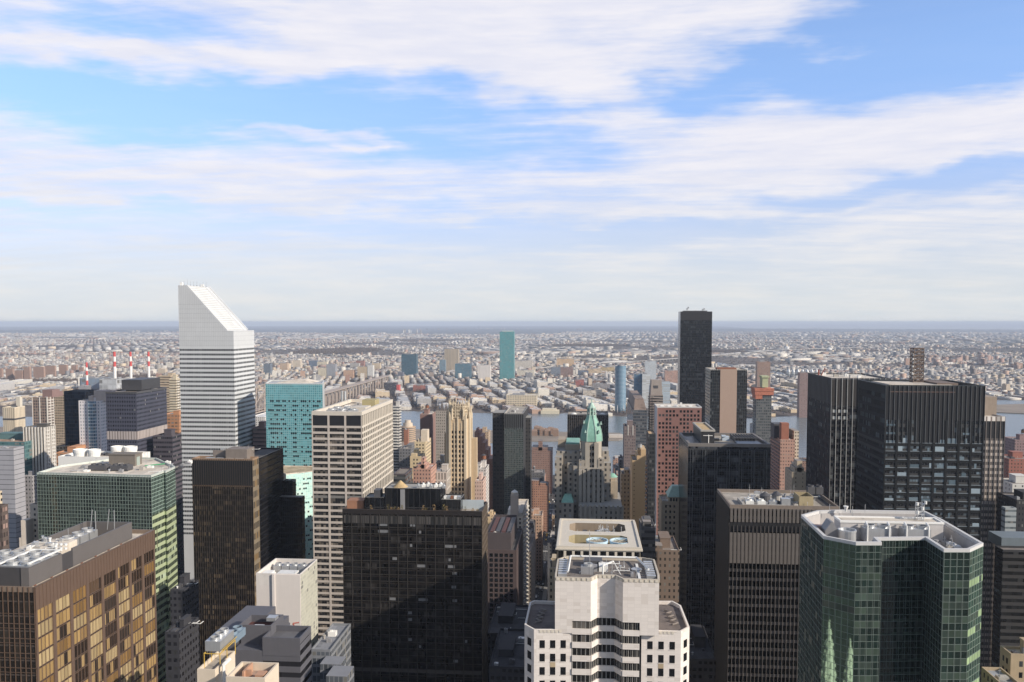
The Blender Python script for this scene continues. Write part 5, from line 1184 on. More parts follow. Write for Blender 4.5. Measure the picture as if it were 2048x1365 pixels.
inn = MB().wall(inset(poly, .85), ZT-4.2, zc-.01, .3); b.put(inn, 'parapet_lining', plain('pale lining', (.42, .40, .39), .8))
pl_, pr_ = P2(1681, 1050, ZT), P2(1878, 1049, ZT); ybk = P2(1760, 1031, ZT+1)[1]
yfr = pl_[1]
b.put(MB().box(pl_[0], pr_[0], yfr, ybk-3, ZT-4.2, ZT+.9), 'penthouse', plain('white penthouse wall', (.50, .48, .47), .7)); b.put(MB().box(pl_[0]+.7, pr_[0]-.7, yfr+.7, ybk-3.7, ZT+.9, ZT+.95), 'penthouse_roof', plain('sand roof', (.56, .50, .42), .9)); b.put(MB().wall(rect(pl_[0]-.2, pr_[0]+.2, yfr-.2, ybk-2.8), ZT+.7, ZT+1.3, .6), 'penthouse_rim', M_WHITE)
for i in range(2):
    x = pl_[0]+5.5+i*11; o = fan_unit(b, x, yfr-4.8, ZT-4.2, 7.6, 4, 4.4, 2, 1, M_STEEL, 'cooling_unit')
    for k_ in range(2): xx = x+.6+k_*6.2; b.put(MB().bar((xx, yfr-5.1, ZT-4), (xx, yfr-5.1, ZT+1.2), .28).bar((xx, yfr-5.1, ZT+1.2), (xx+.9, yfr-1, ZT+1.2), .28), 'pipe_run', M_PIPE, o)
p = P2(1696, 1069, ZT-1); b.put(MB().cyl(p[0], p[1]+1, ZT-4.2, ZT-.4, 2.5, k=18).ring(p[0], p[1]+1, ZT-.4, ZT+.2, 2.6, 2.2, 18), 'cooling_tower', M_STEEL)
p = P2(1662, 1057, ZT); b.put(MB().box(p[0]-2, p[0]+1.6, p[1]-1.5, p[1]+3.5, ZT-4.2, ZT-.4).frust(rect(p[0]-2, p[0]+1.6, p[1]-1.5, p[1]+3.5), ZT-.4, rect(p[0]-.4, p[0]+.2, p[1]-1.5, p[1]+3.5), ZT+2.2), 'vent_hood', plain('grey metal hood', (.20, .20, .21), .5)); b.put(MB().cyl(p[0]-2.6, p[1]+4.5, ZT-4.2, ZT-.2, 1.5, k=14), 'flue', plain('pinkish duct', (.4, .3, .27), .7))
mx, my = P2(1839, 1040, ZT+1); mb = MB()
for sx in (-.9, .9):
    for sy in (-.9, .9): mb.bar((mx+sx, my+sy, ZT), (mx+sx, my+sy, ZT+6.3), .1)
for j in range(4):
    z = ZT+1.2+j*1.6
    for (s0, s1) in (((-.9, -.9), (.9, -.9)), ((.9, -.9), (.9, .9)), ((.9, .9), (-.9, .9)), ((-.9, .9), (-.9, -.9))): mb.bar((mx+s0[0], my+s0[1], z), (mx+s1[0], my+s1[1], z), .09); mb.bar((mx+s0[0], my+s0[1], z-1.4), (mx+s1[0], my+s1[1], z), .06)
o = b.put(mb, 'lattice_mast', M_STEEL)
for j, (sx, zz) in enumerate(((-1.2, 5.6), (1.2, 6.0), (.4, 4.2), (-1, 3))): b.put(MB().cyl(mx+sx, my-1.1, ZT+zz, ZT+zz+.9, .4, k=10), 'aerial_drum', M_PIPE, o)
dp = P2(1691, 1024, ZT); b.put(MB().cyl(dp[0], dp[1], ZT, ZT+.2, .2).cyl(dp[0], dp[1]-.3, ZT+.3, ZT+1.9, .25, .8, 12), 'satellite_dish', M_WHITE)
for px, h in ((1659, 2.6), (1705, 1.8), (1730, 2.4)): dp = P2(px, 1024, ZT); b.put(MB().bar((dp[0], dp[1], ZT-1), (dp[0], dp[1], ZT+h), .07), 'antenna', M_STEEL)
clutter(b, 12, P2(1886, 1080, ZT)[0], P2(1930, 1080, ZT)[0], P2(1886, 1085, ZT)[1], P2(1886, 1060, ZT)[1], ZT-4.2, 61, .8)

# --- 26 white blank block with a sunken plant roof, left of the black tower
b = pxbox('office_block', 'white blank-walled block with four big fans in its sunken roof', 'building', 512, 600.5, 1149, 335, 634.5, 1119.5)
b.body(plain('white precast panel', (.66, .61, .57), .75, var=.06), 'wall', 0, M_ROOF, plain('white parapet', (.66, .62, .58), .7), 5.0, .45)
u = at(545, 1149, 335).x-b.x0
b.put(MB().fb(b.W, u, u+1.1, 30, b.zt-.2, -.05, .7).fb(b.W, u+1.1, b.x1-b.x0, 30, b.zt-.25, -.05, .35), 'wall_panel', plain('pale precast panel', (.68, .63, .59), .75, var=.05))
b.put(MB().fb(b.S, .3, b.y1-b.y0-.3, 20, b.zt-.4, -.05, .08), 'side_wall', fac('cream panel side', (.57, .55, .46), (.42, .42, .36), 1.6, 1.7, b.zt, (.06, .94), (.1, .94), (.2, .2, .19), .07, rg=.4, tilt=.02, gvar=.15))
for i in range(4): fan_unit(b, b.x0+2.0+i*3.6, b.y1-8, b.zr, 3.3, 3.3, 4.0, 1, 1, M_STEEL, 'cooling_unit')
b.put(MB().box(b.x0+7, b.x1-4, b.y0+4, b.y0+10, b.zr, b.zr+3.6), 'plant_room', M_PIPE); b.put(MB().box(b.x0+1, b.x0+5, b.y0+2, b.y0+8, b.zr, b.zr+4), 'plant_room', M_WHITE); clutter(b, 16, b.x0+2, b.x1-4, b.y0+3, b.y1-10, b.zr, 71, .7)

# --- 27 dark grey stepped block in front of it
b = pxbox('office_block', 'dark grey stepped block with a square roof pit, in shade below the white blank block', 'building', 525, 600, 1277, 262, 622, 1239)
gm_ = plain('charcoal panel', (.105, .105, .12), .6, var=.1)
b.body(fac('charcoal banded facade', (.095, .095, .11), (.015, .015, .018), 3.0, 3.6, b.zt-6, (0, 1), (.05, .5), (.03, .03, .03), .1, tilt=.01), 'wall', 0, plain('charcoal roof', (.12, .12, .13), .8), gm_, 2.0, .5)
b.put(MB().fb(b.W, 0, b.x1-b.x0, b.zt-6, b.zt, -.05, .12), 'fascia', gm_)
l, r_ = at(478, 1250, 268), at(542, 1252, 268); far = r_.x/ratio(567, 1227)
b.put(MB().box(l.x, r_.x, 268, 285, b.zr-8, l.z-2.5).wall(rect(l.x, r_.x, 268, 278), l.z-2.5, l.z, .4).box(l.x+.01, r_.x-.01, 278.05, far, b.zr-8, l.z-.3), 'penthouse', gm_)
b.put(MB().box(l.x+.4, r_.x-.4, 268.4, 277.6, l.z-2.45, l.z-2.4), 'penthouse_floor', plain('dark red floor', (.10, .035, .03), .8)); b.put(MB().prism([(l.x+3, 270), (l.x+5.5, 269.4), (l.x+7.5, 271), (l.x+6.8, 273), (l.x+3.6, 273)], l.z-2.4, l.z-1.5), 'skylight', plain('pale skylight', (.5, .52, .55), .4))
b.put(MB().box(r_.x-3.4, r_.x-.3, far-7, far-4, l.z-.3, l.z+.9), 'air_handler', M_STEEL)
b.put(MB().bar((r_.x+5.2, 276, b.zr), (r_.x+4.6, 276, b.zr+1.6), .3).bar((r_.x+4.6, 276, b.zr+1.6), (r_.x+6.4, 277, b.zr+1.6), .25), 'pipe_run', plain('red orange pipe', (.28, .07, .05), .6))
x0_ = at(480, 1290, 260).x; b.put(MB().box(x0_-3, b.x0-.05, 262, 288, 0, b.zt-4.5).box(x0_-14, x0_-3.05, 268, 300, 0, b.zt-3), 'lower_wing', gm_)

# --- 28 cream roofs at the bottom edge
b = pxbox('office_block', 'cream brick building with walled roof terraces, at the bottom edge left of the black tower', 'building', 452, 529.5, 1357, 205, 557.5, 1327)
CB = plain('cream brick', (.62, .53, .42), .8, var=.1)
b.body(CB, 'wall', 0, plain('pinkish roof', (.34, .25, .2), .9), CB, 2.2, .5)
b.put(MB().box(b.x0+3, b.x0+3.5, b.y0+3, b.y1-1, b.zr, b.zr+2.4).box(b.x0+3.5, b.x1-5, b.y1-6, b.y1-5.6, b.zr, b.zr+2.4).cyl(b.x0+1.8, b.y0+2, b.zr, b.zr+1.0, 1.3, .3, 12), 'terrace_wall', plain('terracotta render', (.45, .26, .17), .85)); b.put(MB().box(b.x1-3.4, b.x1-1.2, b.y0+2, b.y1-5, b.zr, b.zr+2), 'bulkhead', plain('terracotta render', (.45, .26, .17), .85))
b = pxbox('office_block', 'cream building carrying a grey cooling unit on a yellow steel frame, bottom left of centre', 'building', 394, 430, 1340, 213, 470, 1298)
b.body(CB, 'wall', 0, M_ROOF, CB, 1.2, .4)
o = fan_unit(b, b.x0+.5, b.y0+4, b.zr+4.0, 4.2, 9, 3.2, 1, 3, M_STEEL, 'cooling_unit'); mb = MB()
for yy in (b.y0+3.5, b.y0+8, b.y0+13.5):
    for xx in (b.x0+.4, b.x0+4.8): mb.bar((xx, yy, b.zr), (xx, yy, b.zr+4.2), .12)
mb.bar((b.x0+.4, b.y0+3.5, b.zr+4), (b.x0+.4, b.y0+13.5, b.zr+4), .14).bar((b.x0+4.8, b.y0+3.5, b.zr+4), (b.x0+4.8, b.y0+13.5, b.zr+4), .14).bar((b.x0+.4, b.y0+3.5, b.zr+4), (b.x0+4.8, b.y0+3.5, b.zr+4), .14).bar((b.x0+5.3, b.y0+3.4, b.zr+5), (b.x0+5.3, b.y0+13.5, b.zr+5), .1)
b.put(mb, 'steel_frame', plain('yellow steel', (.5, .33, .06), .6)); fan_unit(b, b.x0+1, b.y0+15, b.zr+2, 3.4, 7, 2.6, 1, 2, plain('blue grey unit', (.18, .24, .3), .5), 'cooling_unit')
b.put(MB().bar((b.x1+1.5, b.y0+2, b.zt-6), (b.x1+1.5, b.y0+2, b.zt+.6), .45).bar((b.x1+1.5, b.y0+2, b.zt+.6), (b.x1+1.5, b.y0+6, b.zt+.6), .45).box(b.x1+.1, b.x1+5, b.y0+1, b.y0+12, 0, b.zt-6), 'duct', M_WHITE)

# --- the cathedral below the frame whose spires show as reflections in the green glass
MAR = plain('white marble', (.80, .79, .74), .7, var=.12)
cat = Bld('cathedral', 'white marble cathedral with two spires, mirrored in the green notched glass tower', 'church', -137, -111, 154, 250, 103)
cat.put(MB().box(-133, -115, 160, 235, 0, 24).frust(rect(-133, -115, 160, 235), 24, rect(-124.3, -123.7, 160, 235), 36), 'nave', MAR)
for cx_ in (-137.0, -111.0):
    cy_ = 157.0; tw = MB().box(cx_-6.5, cx_+6.5, cy_-6.5, cy_+6.5, 0, 46)
    for sx in (-6.4, 6.4):
        for sy in (-6.4, 6.4): tw.box(cx_+sx-1, cx_+sx+1, cy_+sy-1, cy_+sy+1, 0, 48).cyl(cx_+sx, cy_+sy, 48, 66, 1.5, .1, 6)
    o = cat.put(tw, 'bell_tower', MAR)
    sp = MB().cyl(cx_, cy_, 46, 56, 6.2, 5.6, 8).cyl(cx_, cy_, 56, 102, 5.6, .3, 8).cyl(cx_, cy_, 102, 104, .5, .1, 6)
    for kz in range(8):
        for a in range(8): rr_ = 5.6*(1-(kz+.5)*5.6/46)+.4; sp.cyl(cx_+rr_*math.cos(a*.785), cy_+rr_*math.sin(a*.785), 57+kz*5.6, 60+kz*5.6, .7, .1, 5)
    for a in range(4): sp.frust(rect(cx_+5.4*math.cos(a*1.571)-.9, cx_+5.4*math.cos(a*1.571)+.9, cy_+5.4*math.sin(a*1.571)-.9, cy_+5.4*math.sin(a*1.571)+.9), 50, rect(cx_+5.2*math.cos(a*1.571)-.1, cx_+5.2*math.cos(a*1.571)+.1, cy_+5.2*math.sin(a*1.571)-.1, cy_+5.2*math.sin(a*1.571)+.1), 66)
    cat.put(sp, 'spire', MAR, o)
# ------------------------------------------------------------------ the middle distance: buildings between the towers
BR = (.32, .155, .11); PK = (.42, .25, .20); CRM = (.55, .47, .34); TN = (.48, .36, .22); LG = (.46, .45, .43); BN = (.22, .165, .135); WT = (.62, .60, .56); DK = (.05, .048, .05)
GD = (.03, .033, .037)
def style(wall, glass=GD, w=3.0, h=3.2, fu=(.3, .7), fv=(.3, .75), blind=(.3, .29, .27), pb=.15, roof=(.27, .24, .22), **kw):
    return dict(wall=wall, glass=glass, w=w, h=h, fu=fu, fv=fv, blind=blind, pb=pb, roof=roof, **kw)
_fc = [0]
def fmat(nm, zt, st): return fac(nm, st['wall'], st['glass'], st['w'], st['h'], zt, st['fu'], st['fv'], st['blind'], st['pb'], roof=st['roof'], **{k_: v for k_, v in st.items() if k_ in ('rg', 'ior', 'tilt', 'rw', 'gvar', 'pg', 'var')})
def simple(name, label, cat, xl, xr, yn, d, xs=None, dep=25, st=None, bulk=True, tk=False, steps=(), fin=None, balc=None, cl=3, side=None, group=None, win=None):
    b = pxbox(name, label, cat, xl, xr, yn, d, xs, None, None if xs else dep, group)
    _fc[0] += 1; sd_ = _fc[0]; q = random.Random(sd_*7+1)
    st = st or style(BR); m = fmat(name.replace('_', ' ')+' facade %d' % sd_, b.zt, st) if not win else plain('masonry %.2f %.2f %.2f' % st['wall'], st['wall'], .8, var=.15)
    pm = plain('wall '+'%.2f %.2f %.2f' % st['wall'], st['wall'], .8)
    b.body(m, 'wall', 0, plain('roof '+'%.2f %.2f %.2f' % st['roof'], st['roof'], .9, var=.3), pm, 1.0, .4)
    w, l = b.x1-b.x0, b.y1-b.y0
    if bulk:
        bw, bl, bh = w*q.uniform(.3, .5), l*q.uniform(.3, .5), q.uniform(3, 5.5); x, y = b.x0+w*q.uniform(.15, .5), b.y0+l*q.uniform(.2, .5)
        b.put(MB().box(x, x+bw, y, y+bl, b.zr, b.zr+bh).box(x-.2, x+bw+.2, y-.2, y+bl+.2, b.zr+bh, b.zr+bh+.4), 'bulkhead', pm)
        if tk: tank(b, x+bw/2, y+bl/2, b.zr+bh+.4, 2.2, 3.2, 1.5, M_RUST if q.random() < .5 else M_WOOD)
    if cl: clutter(b, cl, b.x0+1, b.x1-4, b.y0+1, b.y1-4, b.zr, sd_, .8)
    for (sx0, sx1, sh, sy) in steps:        # lower or higher set-backs: from, to (share of width), height change, share of depth
        b.put(MB().box(b.x0+w*sx0, b.x0+w*sx1, b.y0+.3, b.y0+l*sy, b.zr-.2, b.zr+sh) if sh > 0 else MB().box(b.x0+w*sx0, b.x0+w*sx1, b.y0-6, b.y0-.05, 0, b.zt+sh), 'setback', m)
    if fin:
        step, fw, out, fm_ = fin; b.fins([b.W, b.S if b.x1 < 0 else b.N], step, fw, out, fm_, 5, b.zt, 'pier')
    if balc:
        mb = MB(); fc = b.S if b.x1 < 0 else b.N
        for fcx_ in (fc, b.W) if balc[2] else (fc,):
            L = math.hypot(fcx_[1][0]-fcx_[0][0], fcx_[1][1]-fcx_[0][1]); nz_b = int((b.zt-8)/3.1)
            for k_ in range(nz_b):
                for j in range(balc[0]): u = L*(j+.2)/balc[0]; mb.fb(fcx_, u, u+L*.6/balc[0], b.zt-4-3.1*k_, b.zt-3-3.1*k_, -.05, 1.3)
        b.put(mb, 'balcony', balc[1], kind='stuff')
    if win: punched(b, [getattr(b, c) for c in win[0]], *win[1:5], win[5], b.zt-2.2, win[7])
    return b
WB = plain('white balcony', (.62, .60, .56), .7); MWS = plain('white pier', (.60, .57, .53), .7)
# ---- left cluster
simple('office_tower', 'grey slab with a black glass side, at the left edge', 'tower', -60, 27, 897, 620, 48, st=style((.33, .33, .36), (.10, .10, .11), 3, 3.8, (0, 1), (.45, .55), pb=0), bulk=False)
b = simple('office_block', 'teal glazed block with a tan cluttered roof, behind the grey slab at the left edge', 'building', -60, 49, 884, 690, None, 40, st=style((.09, .17, .18), (.06, .13, .14), 2, 3.6, (.05, .95), (.3, .95), roof=(.42, .28, .2)), cl=8)
simple('apartment_tower', 'white striped apartment tower with a brown roof block, at the far left', 'tower', 47, 89, 855, 700, 109, st=style((.10, .095, .09), (.05, .05, .05), 2.2, 3.0, (.2, .8), (.35, .95), roof=(.4, .33, .28)), fin=(2.6, 1.15, .9, MWS), cl=2, balc=(2, WB, False))
b = simple('apartment_tower', 'brown brick apartment tower with cream frames and corner balconies, far left', 'tower', 64, 94, 795, 900, 107, st=style((.27, .20, .165), (.05, .05, .06), 2.6, 3.2, (.2, .8), (.3, .85)), bulk=False, fin=(7.5, 1.0, .5, MWS), balc=(2, MWS, False))
p = at(79, 779, 915); b.put(MB().box(b.x0+7, b.x1+1, 908, 922, b.zr, p.z).box(b.x1-12, b.x1-.3, 922.1, 930, b.zr, p.z-3), 'penthouse', plain('plum brick', (.23, .15, .14), .8))
simple('apartment_tower', 'tan brick slab between the brown brick tower and the dark blue slab, far left', 'tower', 100, 128, 789, 945, None, 24, st=style((.40, .32, .24), GD, 2.2, 3.0, (.25, .75), (.3, .8)))
b = simple('apartment_tower', 'cream tower with a dark collar and a roof chimney, near the left edge', 'tower', 5, 29, 815, 1000, 50, st=style((.60, .52, .40), (.25, .19, .14), 2.6, 60, (.35, .6), (.0, 1), roof=(.6, .55, .45)), bulk=False)
b.put(MB().box(b.x0+11, b.x0+16, b.y0+10, b.y0+15, b.zr, b.zr+13), 'chimney', CR); b.put(MB().fb(b.W, 0, b.x1-b.x0, b.zt-16, b.zt-14, -.05, .3).fb(b.S, 0, b.y1-b.y0, b.zt-16, b.zt-14, -.05, .3), 'collar', M_DGREY)
simple('office_tower', 'plain dark navy glass slab between two pale apartment towers, far left', 'tower', 127.5, 169, 783, 800, None, 22, st=style((.018, .026, .042), (.014, .024, .042), 2.0, 3.6, (.06, .94), (.1, .95), pb=.0, roof=(.1, .1, .1), ior=1.5), bulk=False, cl=0)
b = simple('apartment_tower', 'white rounded apartment tower with blue glass bays, in front of the navy slab', 'tower', 157, 200, 802, 760, 214, st=style((.70, .66, .67), (.12, .17, .22), 2.5, 3.1, (.36, .68), (.3, .8), roof=(.55, .45, .38)))
w = b.x1-b.x0; ybay = b.y0
b.put(MB().prism([(b.x0+w*.42, ybay-.1), (b.x0+w*.5, ybay-2.5), (b.x0+w*.74, ybay-2.5), (b.x0+w*.82, ybay-.1)], 0, b.zt-.5), 'bay', fmat('blue bay glass', b.zt, style((.5, .55, .58), (.10, .17, .24), 2.2, 3.1, (.08, .92), (.3, .95), pb=.1)))
b.put(MB().box(b.x0+w*.55, b.x1+3, b.y0+6, b.y0+16, b.zr, b.zr+10).box(b.x0+w*.35, b.x0+w*.54, b.y0+4, b.y0+14, b.zr, b.zr+5), 'penthouse', plain('pinkish penthouse', (.5, .42, .38), .8))
b = simple('office_tower', 'dark navy gridded tower with a black roof box, left of the slant-topped tower', 'tower', 211.5, 272.5, 784, 600, 333, st=style((.055, .058, .085), (.014, .016, .024), 1.85, 3.0, (.25, .8), (.3, .75), pb=.02, roof=(.6, .52, .45)), bulk=False, cl=0)
l, r_ = at(243, 760, 612), at(283, 760, 612); b.put(MB().box(l.x, r_.x, 612, 612+(r_.x/ratio(320, 755)-612), b.zr+1.2, l.z).box(l.x+2, r_.x-2, 614, 630, b.zr, b.zr+1.3), 'roof_box', plain('charcoal steel box', (.05, .05, .056), .5))
b.put(MB().fb(b.W, 0, b.x1-b.x0, b.zt-35.6, b.zt-29.5, -.05, .15).fb(b.S, 0, b.y1-b.y0, b.zt-35.6, b.zt-29.5, -.05, .15), 'louvre_belt', fmat('pale louvre belt', b.zt-35.6, style((.40, .35, .33), (.19, .16, .15), 2.1, 6.1, (.3, .6), (0, 1), pb=0)))
b.put(MB().fb(b.W, 0, b.x1-b.x0, b.zt-1.5, b.zt, -.05, .3).fb(b.S, 0, b.y1-b.y0, b.zt-1.5, b.zt, -.05, .3), 'coping', M_DGREY)
simple('apartment_tower', 'tan balconied apartment tower behind the navy gridded tower', 'tower', 316, 341, 752, 1010, 357, st=style((.47, .38, .28), (.10, .08, .07), 3, 3.1, (0, 1), (.15, .55), pb=.2), balc=(2, WB, False))
simple('apartment_tower', 'cream balconied apartment tower touching the left edge of the slant-topped tower', 'tower', 338, 352, 758, 960, 360, st=style((.56, .49, .37), (.12, .1, .08), 3, 3.1, (0, 1), (.15, .5), pb=.2), balc=(2, WB, False))
simple('apartment_block', 'orange brick block at the left foot of the slant-topped tower', 'building', 325, 358, 829, 860, None, 26, st=style((.42, .21, .11), (.2, .14, .1), 4, 3.6, (.1, .8), (.2, .7), roof=(.5, .48, .42)), cl=4)
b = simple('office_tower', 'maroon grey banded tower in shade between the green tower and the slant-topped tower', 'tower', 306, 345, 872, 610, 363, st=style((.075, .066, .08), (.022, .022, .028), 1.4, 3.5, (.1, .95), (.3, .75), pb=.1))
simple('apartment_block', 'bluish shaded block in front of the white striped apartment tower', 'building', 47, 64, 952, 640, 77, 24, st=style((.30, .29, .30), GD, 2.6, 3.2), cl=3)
simple('apartment_block', 'slim cream stepped building, left of the green glass tower', 'building', 60, 78, 1009, 455, None, 15, st=style((.66, .58, .50), GD, 2.3, 3.0, (.3, .7), (.3, .7)), steps=((-.3, .3, -8, 1), (-.55, -.28, -18, 1)), win=(['W'], 1.1, 1.4, 2.6, 3.1, 100, 0, [G_DARK, G_MID]))
simple('office_block', 'brown block with pinkish window blinds, at the left edge above the bronze tower', 'building', -90, 3, 1012, 330, 16, 20, st=style((.10, .075, .065), (.05, .04, .038), 1.6, 3.6, (.15, .85), (.25, .8), (.42, .29, .25), .35), cl=2)
simple('apartment_block', 'pale cream corner block with a pitched roof, behind the brown block at the left edge', 'building', -60, -7, 985, 420, 4, 20, st=style(CRM), cl=2)
simple('parking_block', 'long orange brick block between the striped tower and the white rounded tower', 'building', 112, 168, 906, 735, None, 45, st=style((.48, .25, .14), (.2, .13, .1), 5, 4, (.1, .7), (.3, .6), roof=(.33, .28, .25)), cl=7)
simple('apartment_block', 'cream block with square windows, right of the white striped apartment tower', 'building', 109, 128, 893, 790, None, 25, st=style((.55, .42, .28), (.12, .09, .07), 3.5, 3.4, (.2, .8), (.25, .75)))
# ---- between the slant-topped tower and the gothic tower
simple('office_block', 'dull pink banded block right of the slant-topped tower', 'building', 505, 532, 856, 735, None, 20, st=style((.30, .20, .19), (.06, .05, .055), 2, 3.6, (0, 1), (.3, .6), pb=.1))
simple('market_hall', 'low white-roofed hall by the bridge, right of the slant-topped tower', 'building', 500, 530, 834, 1120, None, 60, st=style((.6, .58, .56), roof=(.7, .69, .68)), bulk=False, cl=0)
simple('apartment_tower', 'slim white banded apartment tower just right of the cream gridded tower', 'tower', 783, 798, 812, 900, 801, st=style((.52, .50, .48), (.07, .075, .085), 3, 3.1, (0, 1), (.1, .55)), balc=(1, WB, True))
simple('apartment_tower', 'thin dark red brick tower standing near the river', 'tower', 807.5, 816, 860, 1010, 818, st=style((.32, .15, .10), GD, 6, 3.2, (.4, .6)), bulk=False)
simple('apartment_tower', 'plain maroon brick slab with a rusty roof tank, near the river', 'tower', 840, 863.5, 829, 950, 872, st=style((.235, .145, .125), (.17, .11, .1), 2.6, 3.0, (.45, .5), (.3, .6), roof=(.6, .55, .48)), tk=True)
b = simple('hotel_tower', 'grey stone tower with peaked turrets, behind the left edge of the gothic tower', 'tower', 871, 895, 822, 930, None, 18, st=style((.36, .32, .28), (.05, .05, .05), 2.1, 3.2, (.3, .7), (.3, .75)), bulk=False)
w = b.x1-b.x0
for i, (fx, hh) in enumerate(((.18, 7), (.5, 11), (.84, 7))): b.put(MB().frust(rect(b.x0+w*fx-2.1, b.x0+w*fx+2.1, b.y0+1, b.y0+6), b.zr, rect(b.x0+w*fx-.3, b.x0+w*fx+.3, b.y0+3, b.y0+4), b.zr+hh), 'turret', plain('dark slate', (.12, .105, .1), .7))
b = simple('apartment_tower', 'cream brick stepped tower with a square top block, left of the gothic tower', 'tower', 829, 851, 884, 760, 862, st=style((.58, .47, .31), (.16, .13, .09), 2.5, 3.1, (.35, .65), (.35, .7)), bulk=False, win=(['W', 'S'], 1.1, 1.5, 2.8, 3.1, 60, 146, [G_MID, G_DARK]))
b.put(MB().box(b.x0+5, b.x0+11, b.y0+5, b.y0+14, b.zr, b.zr+11).box(b.x0+2, b.x1-1, b.y0+6, b.y1-5, b.zr, b.zr+3), 'penthouse', plain('cream brick', (.62, .53, .42), .8))
simple('apartment_tower', 'lower cream brick stepped building in front of the stepped tower', 'building', 820, 842, 913, 690, 850, st=style((.58, .46, .29), (.10, .08, .06), 2.4, 3.1, (.3, .7), (.3, .75)), steps=((.1, .6, 3, .7), (-.12, .35, -14, 1)), win=(['W', 'S'], 1.1, 1.5, 2.6, 3.1, 60, 143, [G_DARK, G_MID]))
simple('apartment_block', 'pink brick apartment block with stepped penthouses above the roof garden', 'building', 826, 862, 938, 640, 873, st=style((.46, .27, .21), (.10, .07, .07), 2.3, 3.0, (.25, .7), (.3, .75), roof=(.45, .3, .25)), steps=((.2, .7, 4, .6), (.45, .62, 9, .4)), cl=6)
simple('office_block', 'dark flat block with a brown roof, directly right of the cream gridded tower', 'building', 786, 811, 948, 600, 825, st=style((.07, .075, .08), (.025, .03, .035), 1.8, 3.6, (0, 1), (.4, .9), roof=(.22, .19, .165)), cl=2, bulk=False)
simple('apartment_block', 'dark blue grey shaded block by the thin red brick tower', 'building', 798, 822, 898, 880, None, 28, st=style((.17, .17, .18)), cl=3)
simple('apartment_block', 'grey stone block with a pink patched roof, left of the gothic tower foot', 'building', 872, 893, 925, 700, None, 22, st=style((.42, .38, .34)), cl=5)
simple('apartment_block', 'white colonnaded block at the left foot of the gothic tower', 'building', 868, 894, 944, 660, None, 18, st=style((.50, .46, .42), (.10, .09, .08), 2.4, 7, (.3, .7), (.1, .9)), cl=4)
simple('apartment_block', 'small cream brick building beside the street canyon, below the narrow dark tower', 'building', 972, 986, 1034, 560, None, 15, st=style((.58, .44, .27), GD, 2.6, 3.2, (.35, .6)), cl=1)
for i, (xl, xr, yn) in enumerate(((949, 958, 865), (957.5, 964, 873), (963.5, 970, 886), (969.5, 976, 900), (975.5, 985, 918))):
    if i == 0: pstep = simple('apartment_tower', 'pink brick tower stepping down to the right, right of the gothic tower', 'tower', xl, xr, yn, 860, None, 30, st=style((.40, .22, .175), (.25, .14, .12), 3.5, 3.2, (.4, .55), (.3, .7), roof=(.5, .33, .27)), cl=1)
    else:
        a, c = at(xl, yn, 860), at(xr, yn, 860); pstep.put(MB().box(a.x, c.x, 860-.02*i, 888, 0, a.z), 'setback', fmat('pink brick step %d' % i, a.z, style((.40, .22, .175), (.25, .14, .12), 3.5, 3.2, (.4, .55), (.3, .7), roof=(.5, .33, .27))))
simple('apartment_tower', 'tan riverside tower behind the pink stepped tower', 'tower', 961, 977, 864, 1010, None, 20, st=style((.42, .32, .23), (.14, .1, .08), 2.6, 3.1, (.3, .7), (.3, .7)))
simple('apartment_block', 'light grey stepped block with a water tank, right of the gothic tower foot', 'building', 951, 972, 938, 740, None, 24, st=style((.55, .52, .50), (.14, .13, .13), 2.4, 3.2), tk=True, steps=((0, .45, 5, .5),), cl=5)
simple('apartment_block', 'pinkish white brick block below the light grey stepped block', 'building', 950, 966, 962, 660, None, 20, st=style((.55, .40, .34), (.2, .14, .12), 1.9, 3.1), cl=2)
# ---- the street canyon
simple('apartment_block', 'red brown brick apartment house on the left side of the street canyon', 'building', 1055, 1096, 972, 1050, None, 30, st=style((.38, .21, .15), GD, 2.6, 3.1, (.3, .65), (.3, .7)), steps=((.1, .55, 7, .6), (.6, .9, 4, .5)), cl=6)
simple('apartment_block', 'brown brick riverside block with a square roof tower, left of the copper spire', 'building', 1060, 1104, 902, 1290, None, 40, st=style((.27, .17, .14), (.12, .09, .08), 2.6, 3.1), steps=((.1, .8, 6, .7), (.38, .56, 16, .3)), cl=4)
simple('apartment_block', 'pink stone crenellated building on the left side of the canyon', 'building', 1049, 1084, 1032, 850, None, 26, st=style((.46, .31, .23), GD, 2.8, 3.2, (.3, .65)), steps=((.25, .5, 5, .5),), cl=5)
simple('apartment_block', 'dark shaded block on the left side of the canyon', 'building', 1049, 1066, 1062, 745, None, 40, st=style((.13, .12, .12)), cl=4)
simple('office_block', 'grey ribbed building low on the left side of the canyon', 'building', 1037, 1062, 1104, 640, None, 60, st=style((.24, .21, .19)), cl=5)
simple('townhouse', 'sliver of a tan carved building at the left shoulder of the white stone tower', 'building', 1099, 1114, 1136, 430, None, 18, st=style((.46, .38, .27), GD, 2.2, 3.4, (.3, .7)), cl=2)
